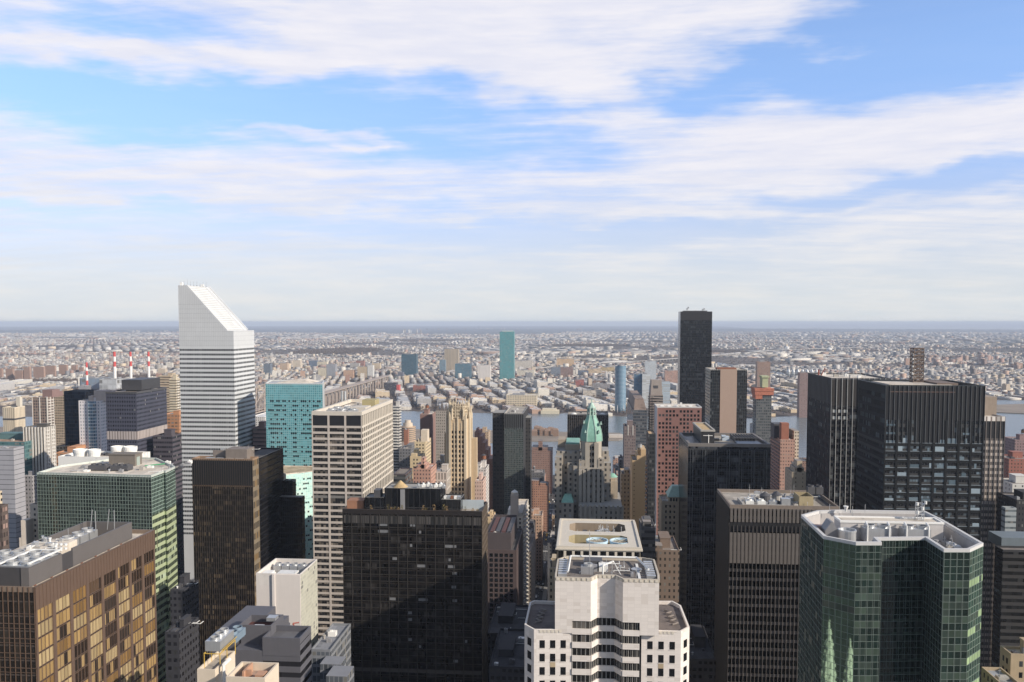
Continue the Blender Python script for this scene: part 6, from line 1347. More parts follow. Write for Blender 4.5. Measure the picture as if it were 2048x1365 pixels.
# ---- right of the spire
b = pxbox('apartment_tower', 'plain tan brick slab with a stepped top, right of the copper spire', 'tower', 1264.7, 1290.5, 921, 620, None, dep=26)
TB2 = plain('smooth tan brick', (.54, .38, .215), .8, var=.05, scale=.1)
b.body(TB2, 'wall', 0, M_ROOF, TB2, 1.0, .4)
w = b.x1-b.x0; b.put(MB().box(b.x0+w*.36, b.x1+.8, b.y0+.02, b.y1, b.zt, b.zt+3.4).box(b.x0+w*.66, b.x1+.4, b.y0+.04, b.y1-4, b.zt+3.4, b.zt+8).box(b.x0+w*.46, b.x0+w*.82, b.y0+6, b.y0+14, b.zt+3.4, b.zt+7), 'stepped_top', TB2)
tank(b, b.x0+w*.64, b.y0+9, b.zt+7, 1.6, 2.6, 1.2, M_STEEL)
mb = MB(); mb2 = MB()
for k_ in range(40): mb.box(b.x1, b.x1+1.6, b.y0+2, b.y0+5, b.zt-5-3.1*k_, b.zt-4-3.1*k_); mb2.box(b.x0+1, b.x0+1.9, b.y0-.05, b.y0+.2, b.zt-4-3.1*k_, b.zt-3.3-3.1*k_)
b.put(mb, 'balcony', plain('terracotta balcony', (.42, .24, .14), .8), kind='stuff'); b.put(mb2, 'vent_slot', plain('brown slot', (.24, .15, .09), .8))
simple('hotel_block', 'tan brick hotel wing with arched top windows, right of the copper spire foot', 'building', 1243, 1264, 948, 650, None, 24, st=style((.44, .34, .23), (.10, .08, .06), 2.6, 3.2), steps=((.3, .7, 4, .5),), cl=5)
simple('apartment_block', 'dark grey block against the river, right of the copper spire', 'building', 1238, 1250, 920, 950, None, 24, st=style((.11, .11, .12)), cl=2)
b = simple('office_tower', 'grey blue glass tower with a sloping brown top, right of the river gap', 'tower', 1266, 1295, 820, 1000, 1254, st=style((.12, .125, .135), (.05, .06, .075), 2.4, 3.6, (.05, .9), (.3, .9), (.22, .24, .26), .22, rg=.1, roof=(.2, .15, .13)), bulk=False)
b.put(MB().frust(rect(b.x0+1, b.x1-1, b.y0+1, b.y1-1), b.zr, rect(b.x0+3, b.x0+13, b.y0+14, b.y1-4), b.zr+13), 'sloping_roof', plain('brown sloping roof', (.24, .18, .15), .7))
b = simple('apartment_tower', 'brown grey gridded tower with two white roof piers, in front of the grey blue tower', 'tower', 1248.5, 1271.5, 853, 850, None, 24, st=style((.20, .16, .155), (.10, .09, .095), 1.7, 3.0, (.25, .75), (.25, .75), (.34, .33, .33), .15))
w = b.x1-b.x0
b.put(MB().fb(b.W, w*.3, w*.37, b.zt-9, b.zt+1, -.05, .4).fb(b.W, w*.72, w*.79, b.zt-9, b.zt+1, -.05, .4), 'pier', WB)
b = simple('apartment_tower', 'grey concrete tower with a blank tapered top and ringed balconies', 'tower', 1300.5, 1326, 790, 1050, None, 24, st=style((.26, .22, .20), (.05, .05, .055), 3, 3.2, (0, 1), (.2, .6)), bulk=False, balc=(1, plain('grey balcony', (.3, .27, .25), .8), True))
w = b.x1-b.x0; p = at(1313, 760, 1060); b.put(MB().frust(rect(b.x0+.5, b.x1-.5, b.y0+1, b.y1-1), b.zr, rect(b.x0+1.6, b.x1-1.6, b.y0+3, b.y1-3), p.z), 'blank_top', plain('warm grey concrete', (.30, .26, .235), .8)); b.put(MB().box(b.x0+w*.28, b.x0+w*.62, b.y0+1.7, b.y0+2.2, p.z-10, p.z-6.5), 'louvre_panel', M_DGREY)
simple('office_tower', 'narrow black tower with a tan roof, touching the left edge of the red granite tower', 'tower', 1297, 1311, 868, 690, None, 24, st=style((.04, .042, .046), (.025, .03, .034), 2, 3.5, (.1, .9), (.3, .9), (.25, .26, .27), .1, roof=(.55, .38, .22)), bulk=False, cl=0)
b = simple('hotel_tower', 'tan brick hotel with a green copper hipped roof, below the red granite tower', 'tower', 1323, 1358, 1003, 520, None, 20, st=style((.42, .33, .235), (.07, .06, .05), 2.4, 3.3, (.3, .7), (.3, .75)), bulk=False, cl=5, win=(['W'], 1.0, 1.6, 2.5, 3.4, 70, 145, [G_DARK]))
w = b.x1-b.x0; b.put(MB().box(b.x0+w*.42, b.x1, b.y0+1, b.y0+14, b.zr, b.zr+3.5), 'belvedere', plain('tan stone', (.45, .36, .26), .8)); b.put(MB().frust(rect(b.x0+w*.36, b.x1+.6, b.y0+.4, b.y0+15), b.zr+3.5, rect(b.x0+w*.66, b.x1+.2, b.y0+5, b.y0+10), b.zr+9.5), 'copper_roof', CUL)
mb = MB()
for i in range(3): u = b.x0+w*(.5+.16*i); mb.box(u, u+1.1, b.y0+.9, b.y0+1.2, b.zr+.7, b.zr+2.8)
b.put(mb, 'arched_window', M_BLACK)
simple('office_block', 'small dark grey banded block behind the cream block with roof wells', 'building', 1283, 1311, 1056, 425, None, 20, st=style((.11, .105, .105), (.03, .03, .033), 2, 3.4, (0, 1), (.2, .6)), steps=((.1, .7, 4, .6),), cl=2)
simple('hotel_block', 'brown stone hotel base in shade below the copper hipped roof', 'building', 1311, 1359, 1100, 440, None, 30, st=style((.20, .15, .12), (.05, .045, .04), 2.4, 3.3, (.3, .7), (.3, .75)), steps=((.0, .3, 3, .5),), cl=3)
b = simple('apartment_tower', 'pink brick apartment tower with white balconies and a red roof block, between the dark towers', 'tower', 1561, 1590, 879, 760, 1541, st=style((.46, .28, .22), (.13, .09, .08), 2.2, 3.0, (.25, .75), (.3, .7), (.4, .34, .3), .2), bulk=False, balc=(5, plain('grey brown balcony', (.24, .2, .19), .8), False))
w = b.x1-b.x0
b.put(MB().box(b.x1+.05, b.x1+4.3, b.y0+4, b.y0+24, 0, b.zt+7), 'cream_wing', fmat('cream wing facade', b.zt+7, style((.58, .50, .40), (.13, .10, .08), 2.2, 3.0, (.2, .75), (.3, .75)))); b.put(MB().box(b.x0+1, b.x0+7.5, b.y0+1.5, b.y0+9, b.zr, b.zr+15), 'roof_block', M_BRICK); b.put(MB().box(b.x0-3, b.x0+10, b.y0+12, b.y0+26, b.zr, b.zr+13), 'roof_block', M_DGREY)
b = simple('apartment_tower', 'cream stepped apartment tower at the left edge of the tall black tower', 'tower', 1584, 1613, 944, 640, None, 22, st=style((.52, .44, .33), (.2, .15, .12), 5, 3.1, (.45, .6), (.3, .7)), steps=((.2, .85, 4, .7), (.35, .7, 9, .5)), cl=4)
b = simple('construction_tower', 'unfinished grey tower wrapped in orange netting at its top, right of the tan striped tower', 'tower', 1513, 1543.5, 787, 1060, None, 22, st=style((.13, .135, .14), (.06, .07, .075), 2.2, 3.4, (.15, .9), (.3, .9), (.2, .21, .21), .2), bulk=False, cl=0)
w = b.x1-b.x0
b.put(MB().box(b.x0-2, b.x1+2, b.y0-1.5, b.y1, b.zt-2, b.zt+2.4).box(b.x0-2.4, b.x1+2.4, b.y0-2, b.y1, b.zt+2.6, b.zt+6).box(b.x0-1.2, b.x0+7, b.y0-1, b.y1-2, b.zt-7, b.zt-2.1), 'safety_netting', plain('orange netting', (.46, .17, .11), .9, var=.5, scale=.5)); b.put(MB().box(b.x0+w*.42, b.x0+w*.8, b.y0+4, b.y1-4, b.zt+7, b.zt+19).box(b.x0+w*.36, b.x0+w*.86, b.y0+3, b.y1-3, b.zt+19, b.zt+21), 'lift_core', plain('pale green formwork', (.42, .45, .28), .8))
simple('apartment_tower', 'white ribbed slab at the left side of the unfinished tower', 'tower', 1506, 1513, 850, 1075, None, 20, st=style((.45, .46, .48), (.12, .13, .14), 2, 3.2, (.2, .8)), bulk=False)
# ---- far right
simple('apartment_tower', 'red brick tower at the right edge, before the river', 'tower', 2018, 2075, 918, 800, None, 26, st=style((.30, .12, .09), (.1, .07, .06), 2.8, 3.1), cl=4)
simple('apartment_tower', 'plum brick tower at the right edge against the river', 'tower', 2030, 2080, 880, 960, None, 26, st=style((.27, .18, .18), (.1, .08, .08), 2.8, 3.1), tk=True)
simple('apartment_tower', 'low yellow brick block against the river, between the striped tower and the red brick tower', 'building', 2009, 2019, 912, 1010, None, 22, st=style((.56, .44, .24)), cl=1)
simple('apartment_block', 'white painted block with a green roof box at the right edge', 'building', 2025, 2080, 968, 650, None, 24, st=style((.58, .57, .54), GD, 5, 3.4, (.4, .6)), cl=4)
simple('office_block', 'pale grey banded office block right of the striped tower', 'building', 2011, 2033, 1016, 520, 2003, 24, st=style((.33, .36, .37), (.12, .14, .15), 1.5, 3.4, (0, 1), (.3, .65)), cl=1, bulk=False)
simple('office_block', 'black glass block behind the pale grey banded block at the right edge', 'building', 2033, 2080, 1000, 545, None, 24, st=style((.03, .03, .034), (.02, .02, .025), 2, 3.6), cl=2)
b = simple('office_block', 'dark sloping banded block at the right edge with a blue grey roof cabin', 'building', 2006, 2110, 1100, 430, 1990, 40, st=style((.032, .03, .03), (.012, .012, .012), 2.4, 3.4, (0, 1), (.35, .85), (.05, .05, .05), .05, roof=(.2, .18, .17)), bulk=False, cl=0)
b.put(MB().box(b.x0+3, b.x0+22, b.y0+8, b.y0+22, b.zr, b.zr+5), 'penthouse', plain('blue grey cladding', (.14, .17, .19), .5))
b = simple('apartment_block', 'tan brick building with rows of small windows, in the bottom right corner', 'building', 2022, 2110, 1308, 262, 2000, st=style((.38, .30, .20), GD, 2.4, 3.4, (.3, .65), (.25, .75), roof=(.5, .45, .36)), cl=3, win=(['W', 'N'], 1.0, 1.7, 2.2, 3.4, 120, 150, [G_DARK, G_MID]))
b = simple('apartment_block', 'tan brick wing with a blue grey roof, left of the bottom right corner building', 'building', 1999, 2040, 1365, 250, 1962, st=style((.38, .30, .20), GD, 2.4, 3.4, (.3, .65), (.25, .75), roof=(.27, .29, .32)), cl=2, bulk=False)
# ---- low blocks in the shade at the foot of the towers
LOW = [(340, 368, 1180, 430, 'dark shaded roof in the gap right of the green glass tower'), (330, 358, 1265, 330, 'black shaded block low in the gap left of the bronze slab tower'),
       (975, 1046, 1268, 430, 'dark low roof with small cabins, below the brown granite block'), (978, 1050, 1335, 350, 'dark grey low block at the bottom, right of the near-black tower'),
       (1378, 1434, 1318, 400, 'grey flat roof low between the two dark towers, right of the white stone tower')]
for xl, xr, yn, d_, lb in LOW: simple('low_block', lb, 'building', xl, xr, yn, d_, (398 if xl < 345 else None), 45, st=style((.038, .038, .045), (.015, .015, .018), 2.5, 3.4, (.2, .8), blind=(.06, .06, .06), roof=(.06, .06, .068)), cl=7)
for i, (xl, xr, yn, d_) in enumerate(((622, 661, 1300, 330), (640, 681, 1328, 322), (652, 694, 1352, 312))):
    if i == 0: g_ = simple('office_block', 'stepped blue grey glass block in shade, left of the near-black tower', 'building', xl, xr, yn, d_, None, 30, st=style((.20, .21, .23), (.08, .09, .105), 1.8, 3.6, (.1, .9), (.3, .95), roof=(.22, .23, .26)), bulk=False, cl=4)
    else:
        a, c = at(xl, yn, d_), at(xr, yn, d_); g_.put(MB().box(a.x, c.x, d_, d_+(330-d_)-.02 if i == 1 else d_+9.9, 0, a.z), 'setback', fmat('glass terrace %d' % i, a.z, style((.20, .21, .23), (.08, .09, .105), 1.8, 3.6, (.1, .9), (.3, .95), roof=(.22, .23, .26))))
# ---- ordinary street blocks that fill the grid between the towers and the river
TAKEN = []
for o in S.objects:
    if o.type == 'MESH' and o.parent and o.name.split('.')[0] in ('wall', 'curtain_wall', 'glazing', 'shaft', 'setback', 'base_wing', 'side_wing', 'rear_slab', 'wing', 'tower_shaft', 'lower_wing'):
        l = o.parent.location; xs_ = [v.co.x for v in o.data.vertices]; ys_ = [v.co.y for v in o.data.vertices]
        TAKEN.append((l.x+min(xs_), l.x+max(xs_), l.y+min(ys_), l.y+max(ys_)))
KINDS_ = [('brown brick', (.26, .16, .12)), ('red brick', (.33, .16, .115)), ('pink brick', (.42, .27, .21)), ('cream brick', (.52, .44, .32)), ('tan brick', (.44, .34, .23)), ('grey', (.33, .32, .31)), ('white', (.55, .53, .50)), ('dark grey', (.13, .13, .14))]
KM = [[fac('%s street block %d' % (nm, v), c, GD, 2.7+.4*v, 3.2, 0, (.3, .68), (.3, .75), (.28, .26, .24), .15, roof=[(.30, .27, .25), (.14, .13, .13), (.46, .43, .40)][v]) for v in range(3)] for nm, c in KINDS_]
q = random.Random(2024); CAND = []
LIM = {3: 1205, 4: 1010, 5: 925, 6: 902}
for i in range(3, 7):
    for k_ in range(-13, 16):
        xa, xb = SX+80*k_+12, SX+80*(k_+1)-12
        ya, yb_ = AV[i]+AW[i]+6, AV[i+1]-AW[i+1]-6
        for half in (0, 1):
            y = ya
            x0, x1 = (xa, (xa+xb)/2-1) if half == 0 else ((xa+xb)/2+1, xb)
            while y < yb_-12:
                l = min(q.uniform(18, 42), yb_-y); h = q.choice([18, 22, 26, 34, 45, 60, 72]) if q.random() < .8 else q.uniform(70, 105)
                cx, cy = (x0+x1)/2, y+l/2; px = colm((cx, cy, 40)); lm = LIM[i]+q.uniform(0, 70)
                while h > 9 and row((cx, y, h)) < lm: h *= .88
                if -60 < px < 2110 and row((cx, y, h)) < 1400 and not any(x0 < t[1]+1 and x1 > t[0]-1 and y < t[3]+1 and y+l > t[2]-1 for t in TAKEN): CAND.append((x0, x1, y, y+l-1, h))
                y += l
bpy.context.view_layer.update(); DG_ = bpy.context.evaluated_depsgraph_get(); CE = Vector((0, 0, EYE))
def seen(c):
    x0, x1, y0, y1, h = c; n_ = 0; xs_ = x1 if x1 < 0 else x0
    for s in (.1, .5, .9):
        for t in (0.02, .35, .7, 1.0):
            for p in ((x0+(x1-x0)*s, y0-.2, h*t+.5), (xs_, y0+(y1-y0)*s, h*t+.5)) if t < 1 else ((x0+(x1-x0)*s, y0+2, h+.5), (x0+(x1-x0)*s, y1-2, h+.5)):
                v = Vector(p)-CE; hit = S.ray_cast(DG_, CE, v.normalized(), distance=v.length-.5)
                if not hit[0]: n_ += 1
    return n_
def block_mesh(mb, c):
    x0, x1, y, y1, h = c; l = y1-y
    mb.box(x0, x1, y, y1, 0, h); mb.wall(rect(x0, x1, y, y1), h, h+.9, .4)
    bx, by = q.uniform(x0+2, x1-8), q.uniform(y+2, max(y+3, y1-8)); mb.box(bx, bx+6, by, min(by+7, y1-1), h, h+q.uniform(3, 5))
    if q.random() < .45: mb.box(x0+3, x1-3, y+3, y1-3, h, h+3.4)
    if q.random() < .5: tx, ty = q.uniform(x0+3, x1-3), q.uniform(y+3, y1-3); mb.cyl(tx, ty, h+3, h+7.5, 1.8, k=8).cyl(tx, ty, h+7.5, h+9, 2, .1, 8)
    for c_ in range(5): ax, ay = q.uniform(x0+1, x1-3), q.uniform(y+1, y1-3); mb.box(ax, ax+q.uniform(1, 2.5), ay, ay+2, h, h+q.uniform(.8, 1.8))
    return mb
sc_ = sorted(((-seen(c)*(c[1]-c[0])*max(c[4], 12)/c[2]**2, c) for c in CAND), key=lambda t: t[0])
vis_ = [c for s, c in sc_ if s < 0][:290]; hid_ = [c for s, c in sc_ if s == 0]
for c in vis_:
    kk = q.randrange(8); nm, cc = KINDS_[kk]; v = q.randrange(3)
    o = block_mesh(MB(), c).build('street_block', KM[kk][v], None, ((c[0]+c[1])/2, (c[2]+c[3])/2, 0)); o['label'] = nm+' building with a plain parapet among ordinary blocks before the river'; o['category'] = 'building'; o['group'] = nm+' blocks between the towers and the river'
print('street blocks', len(CAND), len(vis_), len(hid_))
# ------------------------------------------------------------------ across the river
def far(name, label, xl, xr, top, base, st, dep=30, cat='tower', bulk=True, extra=None):
    p, q_ = pz(xl, base, 0), pz(xr, base, 0); d_ = (p.y+q_.y)/2; t = at((xl+xr)/2, top, d_)
    a, c = at(xl, base, d_), at(xr, base, d_)
    b = Bld(name, label, cat, a.x, c.x, d_, d_+dep, t.z)
    _fc[0] += 1; m = fmat('far facade %d' % _fc[0], b.zt, st)
    b.body(m, 'wall', 0, None, None, 1.2, .6)
    if bulk: w = b.x1-b.x0; b.put(MB().box(b.x0+w*.2, b.x0+w*.6, b.y0+dep*.2, b.y0+dep*.6, b.zt-1.3, b.zt+3.5), 'bulkhead', M_GREY)
    return b
SB = lambda c, g, w=4, h=4, fu=(.1, .9), fv=(.2, .85), **k_: style(c, g, w, h, fu, fv, **k_)
b = far('office_tower', 'tall teal glass tower alone on the far bank, rising to the horizon', 999.5, 1028, 664, 762, SB((.12, .30, .32), (.06, .215, .235), 3.4, 4, pb=.1, gvar=.3), 46)
b.put(MB().box(b.x0+8, b.x1-4, b.y0+8, b.y0+38, b.zt-1.3, b.zt+5), 'crown', plain('teal crown', (.14, .33, .35), .3)); b.put(MB().box(b.x0+9.5, b.x1-5.5, b.y0+6.9, b.y0+7.9, b.zt+1.0, b.zt+4.4), 'crown_fascia', plain('pale crown fascia', (.55, .62, .62), .5))
b.put(MB().fb(b.N, 0, 46, 0, b.zt-.2, -.05, .3), 'side_wall', plain('blue side glass', (.10, .17, .24), .25))
far('office_tower', 'dark blue glass tower on the far bank, left of the tan ribbed tower', 803, 833, 709, 754, SB((.05, .10, .14), (.035, .09, .125), 3, 4, pb=.06), 40)
b = far('office_tower', 'tan ribbed tower on the far bank, between two blue glass buildings', 889, 917, 698.5, 746, SB((.44, .37, .28), (.24, .20, .16), 3, 90, (.3, .7), (0, 1)), 36)
far('office_block', 'pale blue glass slab at the left foot of the tan ribbed tower', 879, 891, 720, 749, SB((.20, .27, .32), (.12, .19, .25), 3, 4), 20, 'building')
far('office_block', 'broad blue glass block at the right foot of the tan ribbed tower', 910, 942, 728, 760, SB((.12, .20, .25), (.06, .13, .18), 4, 4, (0, 1), (.3, .8)), 40, 'building')
far('warehouse', 'blank white slab on the far bank, left of the tall teal tower', 956, 981, 731, 764, SB((.60, .56, .53), (.55, .52, .5), 9, 30, (.48, .5)), 26, 'building')
far('warehouse', 'long cream loft building with rows of dark windows, on the far river bank', 1012, 1073, 791, 817, SB((.62, .54, .40), (.18, .16, .14), 5.2, 5.6, (.18, .82), (.25, .75), roof=(.55, .5, .42)), 60, 'building')
far('warehouse', 'white loft block right behind the tall teal tower', 1027, 1065, 722, 745, SB((.62, .57, .50), (.30, .28, .26), 5, 5, (.2, .8)), 50, 'building')
far('warehouse', 'low white stepped block at the right foot of the tall teal tower', 1034, 1068, 741, 756, SB((.64, .59, .50), (.4, .38, .34), 6, 5, (.2, .7)), 50, 'building')
far('warehouse', 'orange cream loft building on the far bank, right of the tall teal tower', 1113, 1148, 718, 738, SB((.58, .42, .27), (.34, .24, .16), 5, 5, (.2, .8)), 50, 'building')
far('office_block', 'blue grey block with a pale upper wall beside a brown block, far bank', 1102, 1121, 735, 753, SB((.20, .23, .28), (.13, .16, .2), 6, 5, (.1, .9), (.5, .9)), 40, 'building')
far('office_block', 'brown block beside the blue grey block on the far bank', 1121, 1146, 735, 757, SB((.25, .16, .14), (.19, .14, .13), 5, 5), 40, 'building')
far('warehouse', 'dark blue warehouse on the far bank, left of the rounded blue tower', 1153, 1177, 742, 752, SB((.13, .16, .22), (.1, .13, .18)), 60, 'building')
far('warehouse', 'long cream warehouse on the far bank, left of the rounded blue tower', 1176, 1203, 738, 752, SB((.58, .46, .32), (.4, .32, .24), 6, 6), 60, 'building')
far('warehouse', 'ochre warehouse touching the left side of the rounded blue tower', 1203, 1229, 735, 746, SB((.50, .38, .2), (.36, .28, .17), 6, 6), 50, 'building')
far('warehouse', 'red brick block low on the far bank, left of the rounded blue tower', 1151, 1168, 760, 774, SB((.36, .13, .11), (.25, .1, .09), 5, 5), 40, 'building')
far('warehouse', 'grey windowed block with a brown block behind, low on the far bank', 1185, 1220, 769, 781, SB((.30, .29, .30), (.2, .19, .2), 5, 4), 40, 'building')
far('warehouse', 'brown warehouse behind the grey windowed block on the far bank', 1187, 1211, 762, 770, SB((.26, .17, .13), (.2, .14, .11), 5, 4), 40, 'building')
far('warehouse', 'white warehouse row low on the far bank near the rounded blue tower', 1166, 1204, 781, 795, SB((.60, .54, .46), (.38, .34, .3), 5, 5), 40, 'building')
# the rounded tower
p = pz(1241, 826, 0); rr = (at(1252, 800, p.y)-at(1230, 800, p.y)).length/2; t = at(1241, 733, p.y)
b = Bld('apartment_tower', 'rounded blue glass tower standing at the water on the far bank', 'tower', p.x-rr, p.x+rr, p.y, p.y+2*rr, t.z)
mg = plain('blue curved glass', (.10, .20, .29), .12, var=.15); b.put(MB().cyl(p.x, p.y+rr, 0, t.z, rr, rr, 28), 'curtain_wall', mg)
mb = MB()
for k_ in range(34): mb.ring(p.x, p.y+rr, 4+k_*(t.z-6)/34, 5.3+k_*(t.z-6)/34, rr+.5, rr-.3, 28)
b.put(mb, 'floor_band', plain('pale blue band', (.30, .38, .45), .4)); b.put(MB().cyl(p.x, p.y+rr, t.z, t.z+4, rr*.6, k=16), 'crown', M_GREY)
b.put(MB().bar((p.x, p.y+rr, t.z+4), (p.x, p.y+rr, t.z+9), .4).bar((p.x+5, p.y+rr, t.z+3), (p.x+5, p.y+rr, t.z+7), .4), 'antenna', M_DGREY)
for k_ in (-9, 9): b.put(MB().bar((p.x+k_, p.y-6, 0), (p.x+k_, p.y-6, 22), .7), 'flagpole', M_WHITE)
far('apartment_tower', 'mid blue glass slab in the cluster right of the rounded blue tower', 1268, 1288, 749, 822, SB((.10, .17, .25), (.07, .14, .22), 3, 3.3, (.05, .95), (.3, .9)), 26)
far('apartment_tower', 'tall white and blue slab, highest of the cluster right of the rounded blue tower', 1290, 1312, 723, 800, SB((.52, .54, .56), (.18, .24, .30), 3, 3.3, (.3, .9), (.3, .8)), 26)
far('apartment_tower', 'white banded slab in front of the tall white and blue slab', 1284, 1300, 749, 823, SB((.58, .58, .57), (.30, .34, .38), 30, 3.3, (0, 1), (.4, .8)), 20)
far('apartment_tower', 'pale blue banded slab right of the grey concrete tower', 1312, 1340, 764, 824, SB((.48, .52, .55), (.20, .27, .33), 30, 3.3, (0, 1), (.4, .8)), 24)
far('apartment_block', 'pink brick housing block behind the pale blue banded slab', 1330, 1358, 742, 775, SB((.45, .28, .22), (.3, .2, .17), 5, 4), 40, 'building')
far('office_block', 'dark box with a red end wall on the far bank, above the cream gridded tower', 769.5, 793, 766, 788, SB((.06, .06, .075), (.05, .05, .065)), 30, 'building').put(MB().box(at(793, 780, pz(790, 788, 0).y).x+.3, at(798, 780, pz(790, 788, 0).y).x, pz(781, 788, 0).y+1, pz(781, 788, 0).y+28, 0, 32), 'end_wing', plain('red wall', (.5, .10, .09), .7))
far('warehouse', 'red brick warehouse right of the dark box on the far bank', 826, 859, 771, 783, SB((.36, .15, .12), (.28, .13, .11), 5, 5), 40, 'building')
for i, (xl, xr, tp, bs, c, lb) in enumerate([(653, 671, 729, 757, (.30, .31, .34), 'grey slab'), (586, 601, 721, 740, (.58, .50, .40), 'cream slab with a stepped top'), (560, 575, 727, 745, (.50, .38, .28), 'tan brick slab'), (636, 652, 736, 757, (.58, .52, .40), 'pale cream block'),
        (687, 707, 741, 757, (.50, .33, .23), 'pink and tan block'), (715, 733, 734, 757, (.50, .40, .28), 'ochre slab'), (735, 746, 731, 757, (.60, .59, .57), 'white stepped slab'), (712, 728, 722, 737, (.32, .17, .14), 'red brick block'), (744, 760, 727, 742, (.56, .46, .34), 'cream stepped block'),
        (618, 634, 722, 738, (.14, .18, .25), 'dark blue block'), (634, 654, 724, 738, (.60, .54, .42), 'long white block'), (527, 541, 728, 750, (.15, .18, .22), 'navy block'), (796, 806, 745, 757, (.15, .16, .2), 'shaded block'), (700, 718, 727, 738, (.42, .40, .38), 'grey stepped block')]):
    far('apartment_tower', lb+' beyond the bridge viaduct on the far bank', xl, xr, tp, bs, SB(c, tuple(v*.55 for v in c), 4, 3.6, (.25, .75), (.3, .8)), 28, 'building')
far('apartment_tower', 'brown tower far behind the unfinished netted tower', 1513, 1539, 724, 838, SB((.30, .20, .16), (.19, .14, .12), 4, 3.4, (.2, .8), (.3, .7)), 24)
far('apartment_tower', 'brown slab at the water just left of the tall black tower with white lines', 1598, 1616, 746, 836, SB((.25, .17, .155), (.16, .12, .12), 4, 3.4, (.2, .8), (.3, .7)), 24)
# brick housing slabs at the far left
for i, (xl, xr, tp, bs) in enumerate(((-4, 4, 737, 760), (12, 26, 738, 764), (30, 45, 741, 765), (48, 60, 735, 765), (67, 88, 734, 760), (91, 110, 732, 757), (118, 134, 730, 754), (143, 153, 731, 751), (158, 166, 735, 752))):
    hb = far('housing_slab', 'brown brick housing slab in the row of slabs beyond the river at the far left', xl, xr, tp, bs, SB((.33, .215, .165), (.21, .15, .125), 4, 3.3, (.3, .7), (.3, .7)), 12, 'building'); hb.root['group'] = 'brick housing slabs at the far left'
# power station and its chimneys
far('power_station', 'blue grey power station hall at the foot of the red and white chimneys', 160, 205, 757, 781, SB((.20, .25, .31), (.16, .21, .27), 20, 20), 60, 'building')
far('power_station', 'pale grey boiler house below the middle red and white chimneys', 199, 233, 759, 783, SB((.40, .41, .42), (.36, .37, .38), 20, 20), 50, 'building')
far('power_station', 'white boiler house right of the pale grey boiler house', 222, 244, 760, 778, SB((.52, .53, .53), (.45, .46, .47), 20, 20), 40, 'building')
RW = [plain('red chimney band', (.52, .06, .05), .7, var=.1), plain('white chimney band', (.72, .70, .68), .7, var=.1)]
for px, tp, bs, r_, lb in ((174.5, 725, 782, 3.6, 'red and white banded chimney, the leftmost and lowest of four'), (230.5, 704, 778, 4.9, 'red and white banded chimney, second of four from the left and the thickest'), (262.5, 704, 776, 4.2, 'red and white banded chimney between two others, third from the left'), (298.5, 704, 776, 4.2, 'red and white banded chimney nearest the slant-topped tower')):
    p = pz(px, bs, 0); zt_ = at(px, tp, p.y).z; o = bpy.data.objects.new('power_chimney', None); COL.objects.link(o); o.location = (p.x, p.y, 0); o['label'] = lb; o['category'] = 'chimney'; o['group'] = 'power station chimneys'
    cuts = [0, .36, .55, .70, .82, 1.0] if tp > 710 else [0, .3, .62, .74, .86, 1.0]
    if tp < 710: cuts = [0, .60, .735, .87, 1.0]
    for j in range(len(cuts)-1):
        f0, f1 = cuts[j], cuts[j+1]; top_ = (len(cuts)-2-j) % 2 == 0
        MB().cyl(p.x, p.y, zt_*f0, zt_*f1, r_*(1.35-.35*f0), r_*(1.35-.35*f1), 14).build('chimney_band', RW[0 if top_ else 1], o, (p.x, p.y, 0))
# white tanks and silos at the right
for px, py, r_ in ((1574, 700, 21), (1658.5, 703, 22)):
    p = pz(px, py, 0); o = MB().cyl(p.x, p.y, 0, 26, r_, r_, 20).cyl(p.x, p.y, 26, 33, r_, r_*.3, 20).build('storage_tank', M_WHITE, None, (p.x, p.y, 0)); o['label'] = 'big white domed storage tank far off at the right, %s of the two' % ('left' if px < 1600 else 'right'); o['category'] = 'tank'; o['group'] = 'white storage tanks'
for i in range(7):
    p = pz(1577+i*9.3, 752, 0); o = MB().cyl(p.x, p.y, 0, 8, 5, 9, 16).cyl(p.x, p.y, 8, 20, 9, 9, 16).cyl(p.x, p.y, 20, 32, 9, 3, 16).build('digester_silo', M_STEEL, None, (p.x, p.y, 0)); o['label'] = 'egg-shaped silver silo in the row of silos beyond the river at the right'; o['category'] = 'silo'; o['group'] = 'silver silos'
# island buildings
p = pz(816, 884, 0); b = Bld('apartment_block', 'round tan stepped building on the island in the river', 'building', p.x-17, p.x+17, p.y-17, p.y+17, 40)
b.put(MB().cyl(p.x, p.y, 2, 34, 17, 17, 24).box(p.x-24, p.x-10, p.y-10, p.y+14, 2, 28), 'wall', plain('tan island brick', (.44, .32, .22), .8)); b.put(MB().cyl(p.x, p.y, 34, 42, 11, 10, 20).cyl(p.x, p.y, 42, 48, 7, 6.5, 16), 'roof_drum', plain('cream drum', (.52, .44, .35), .8))
mb = MB()
for k_ in range(7): mb.ring(p.x, p.y, 5+k_*4.2, 6.6+k_*4.2, 17.15, 16.9, 24)
b.put(mb, 'window_band', M_DGREY)
q = random.Random(6)
for i in range(9):
    p = pz(1068+i*5.4, 872+q.uniform(-2, 3), 0); w, l, h = q.uniform(9, 16), q.uniform(9, 14), q.uniform(11, 20)
    o = MB().box(p.x-w/2, p.x+w/2, p.y, p.y+l, 0, h).frust(rect(p.x-w/2, p.x+w/2, p.y, p.y+l), h, rect(p.x-w/4, p.x+w/4, p.y+3, p.y+l-3), h+3).build('ruined_block', plain('brown ruin stone', (.25, .17, .13), .9), None, (p.x, p.y, 0)); o['label'] = 'low brown stone block on the island, left of the black fluted tower'; o['category'] = 'building'; o['group'] = 'low brown blocks on the island'
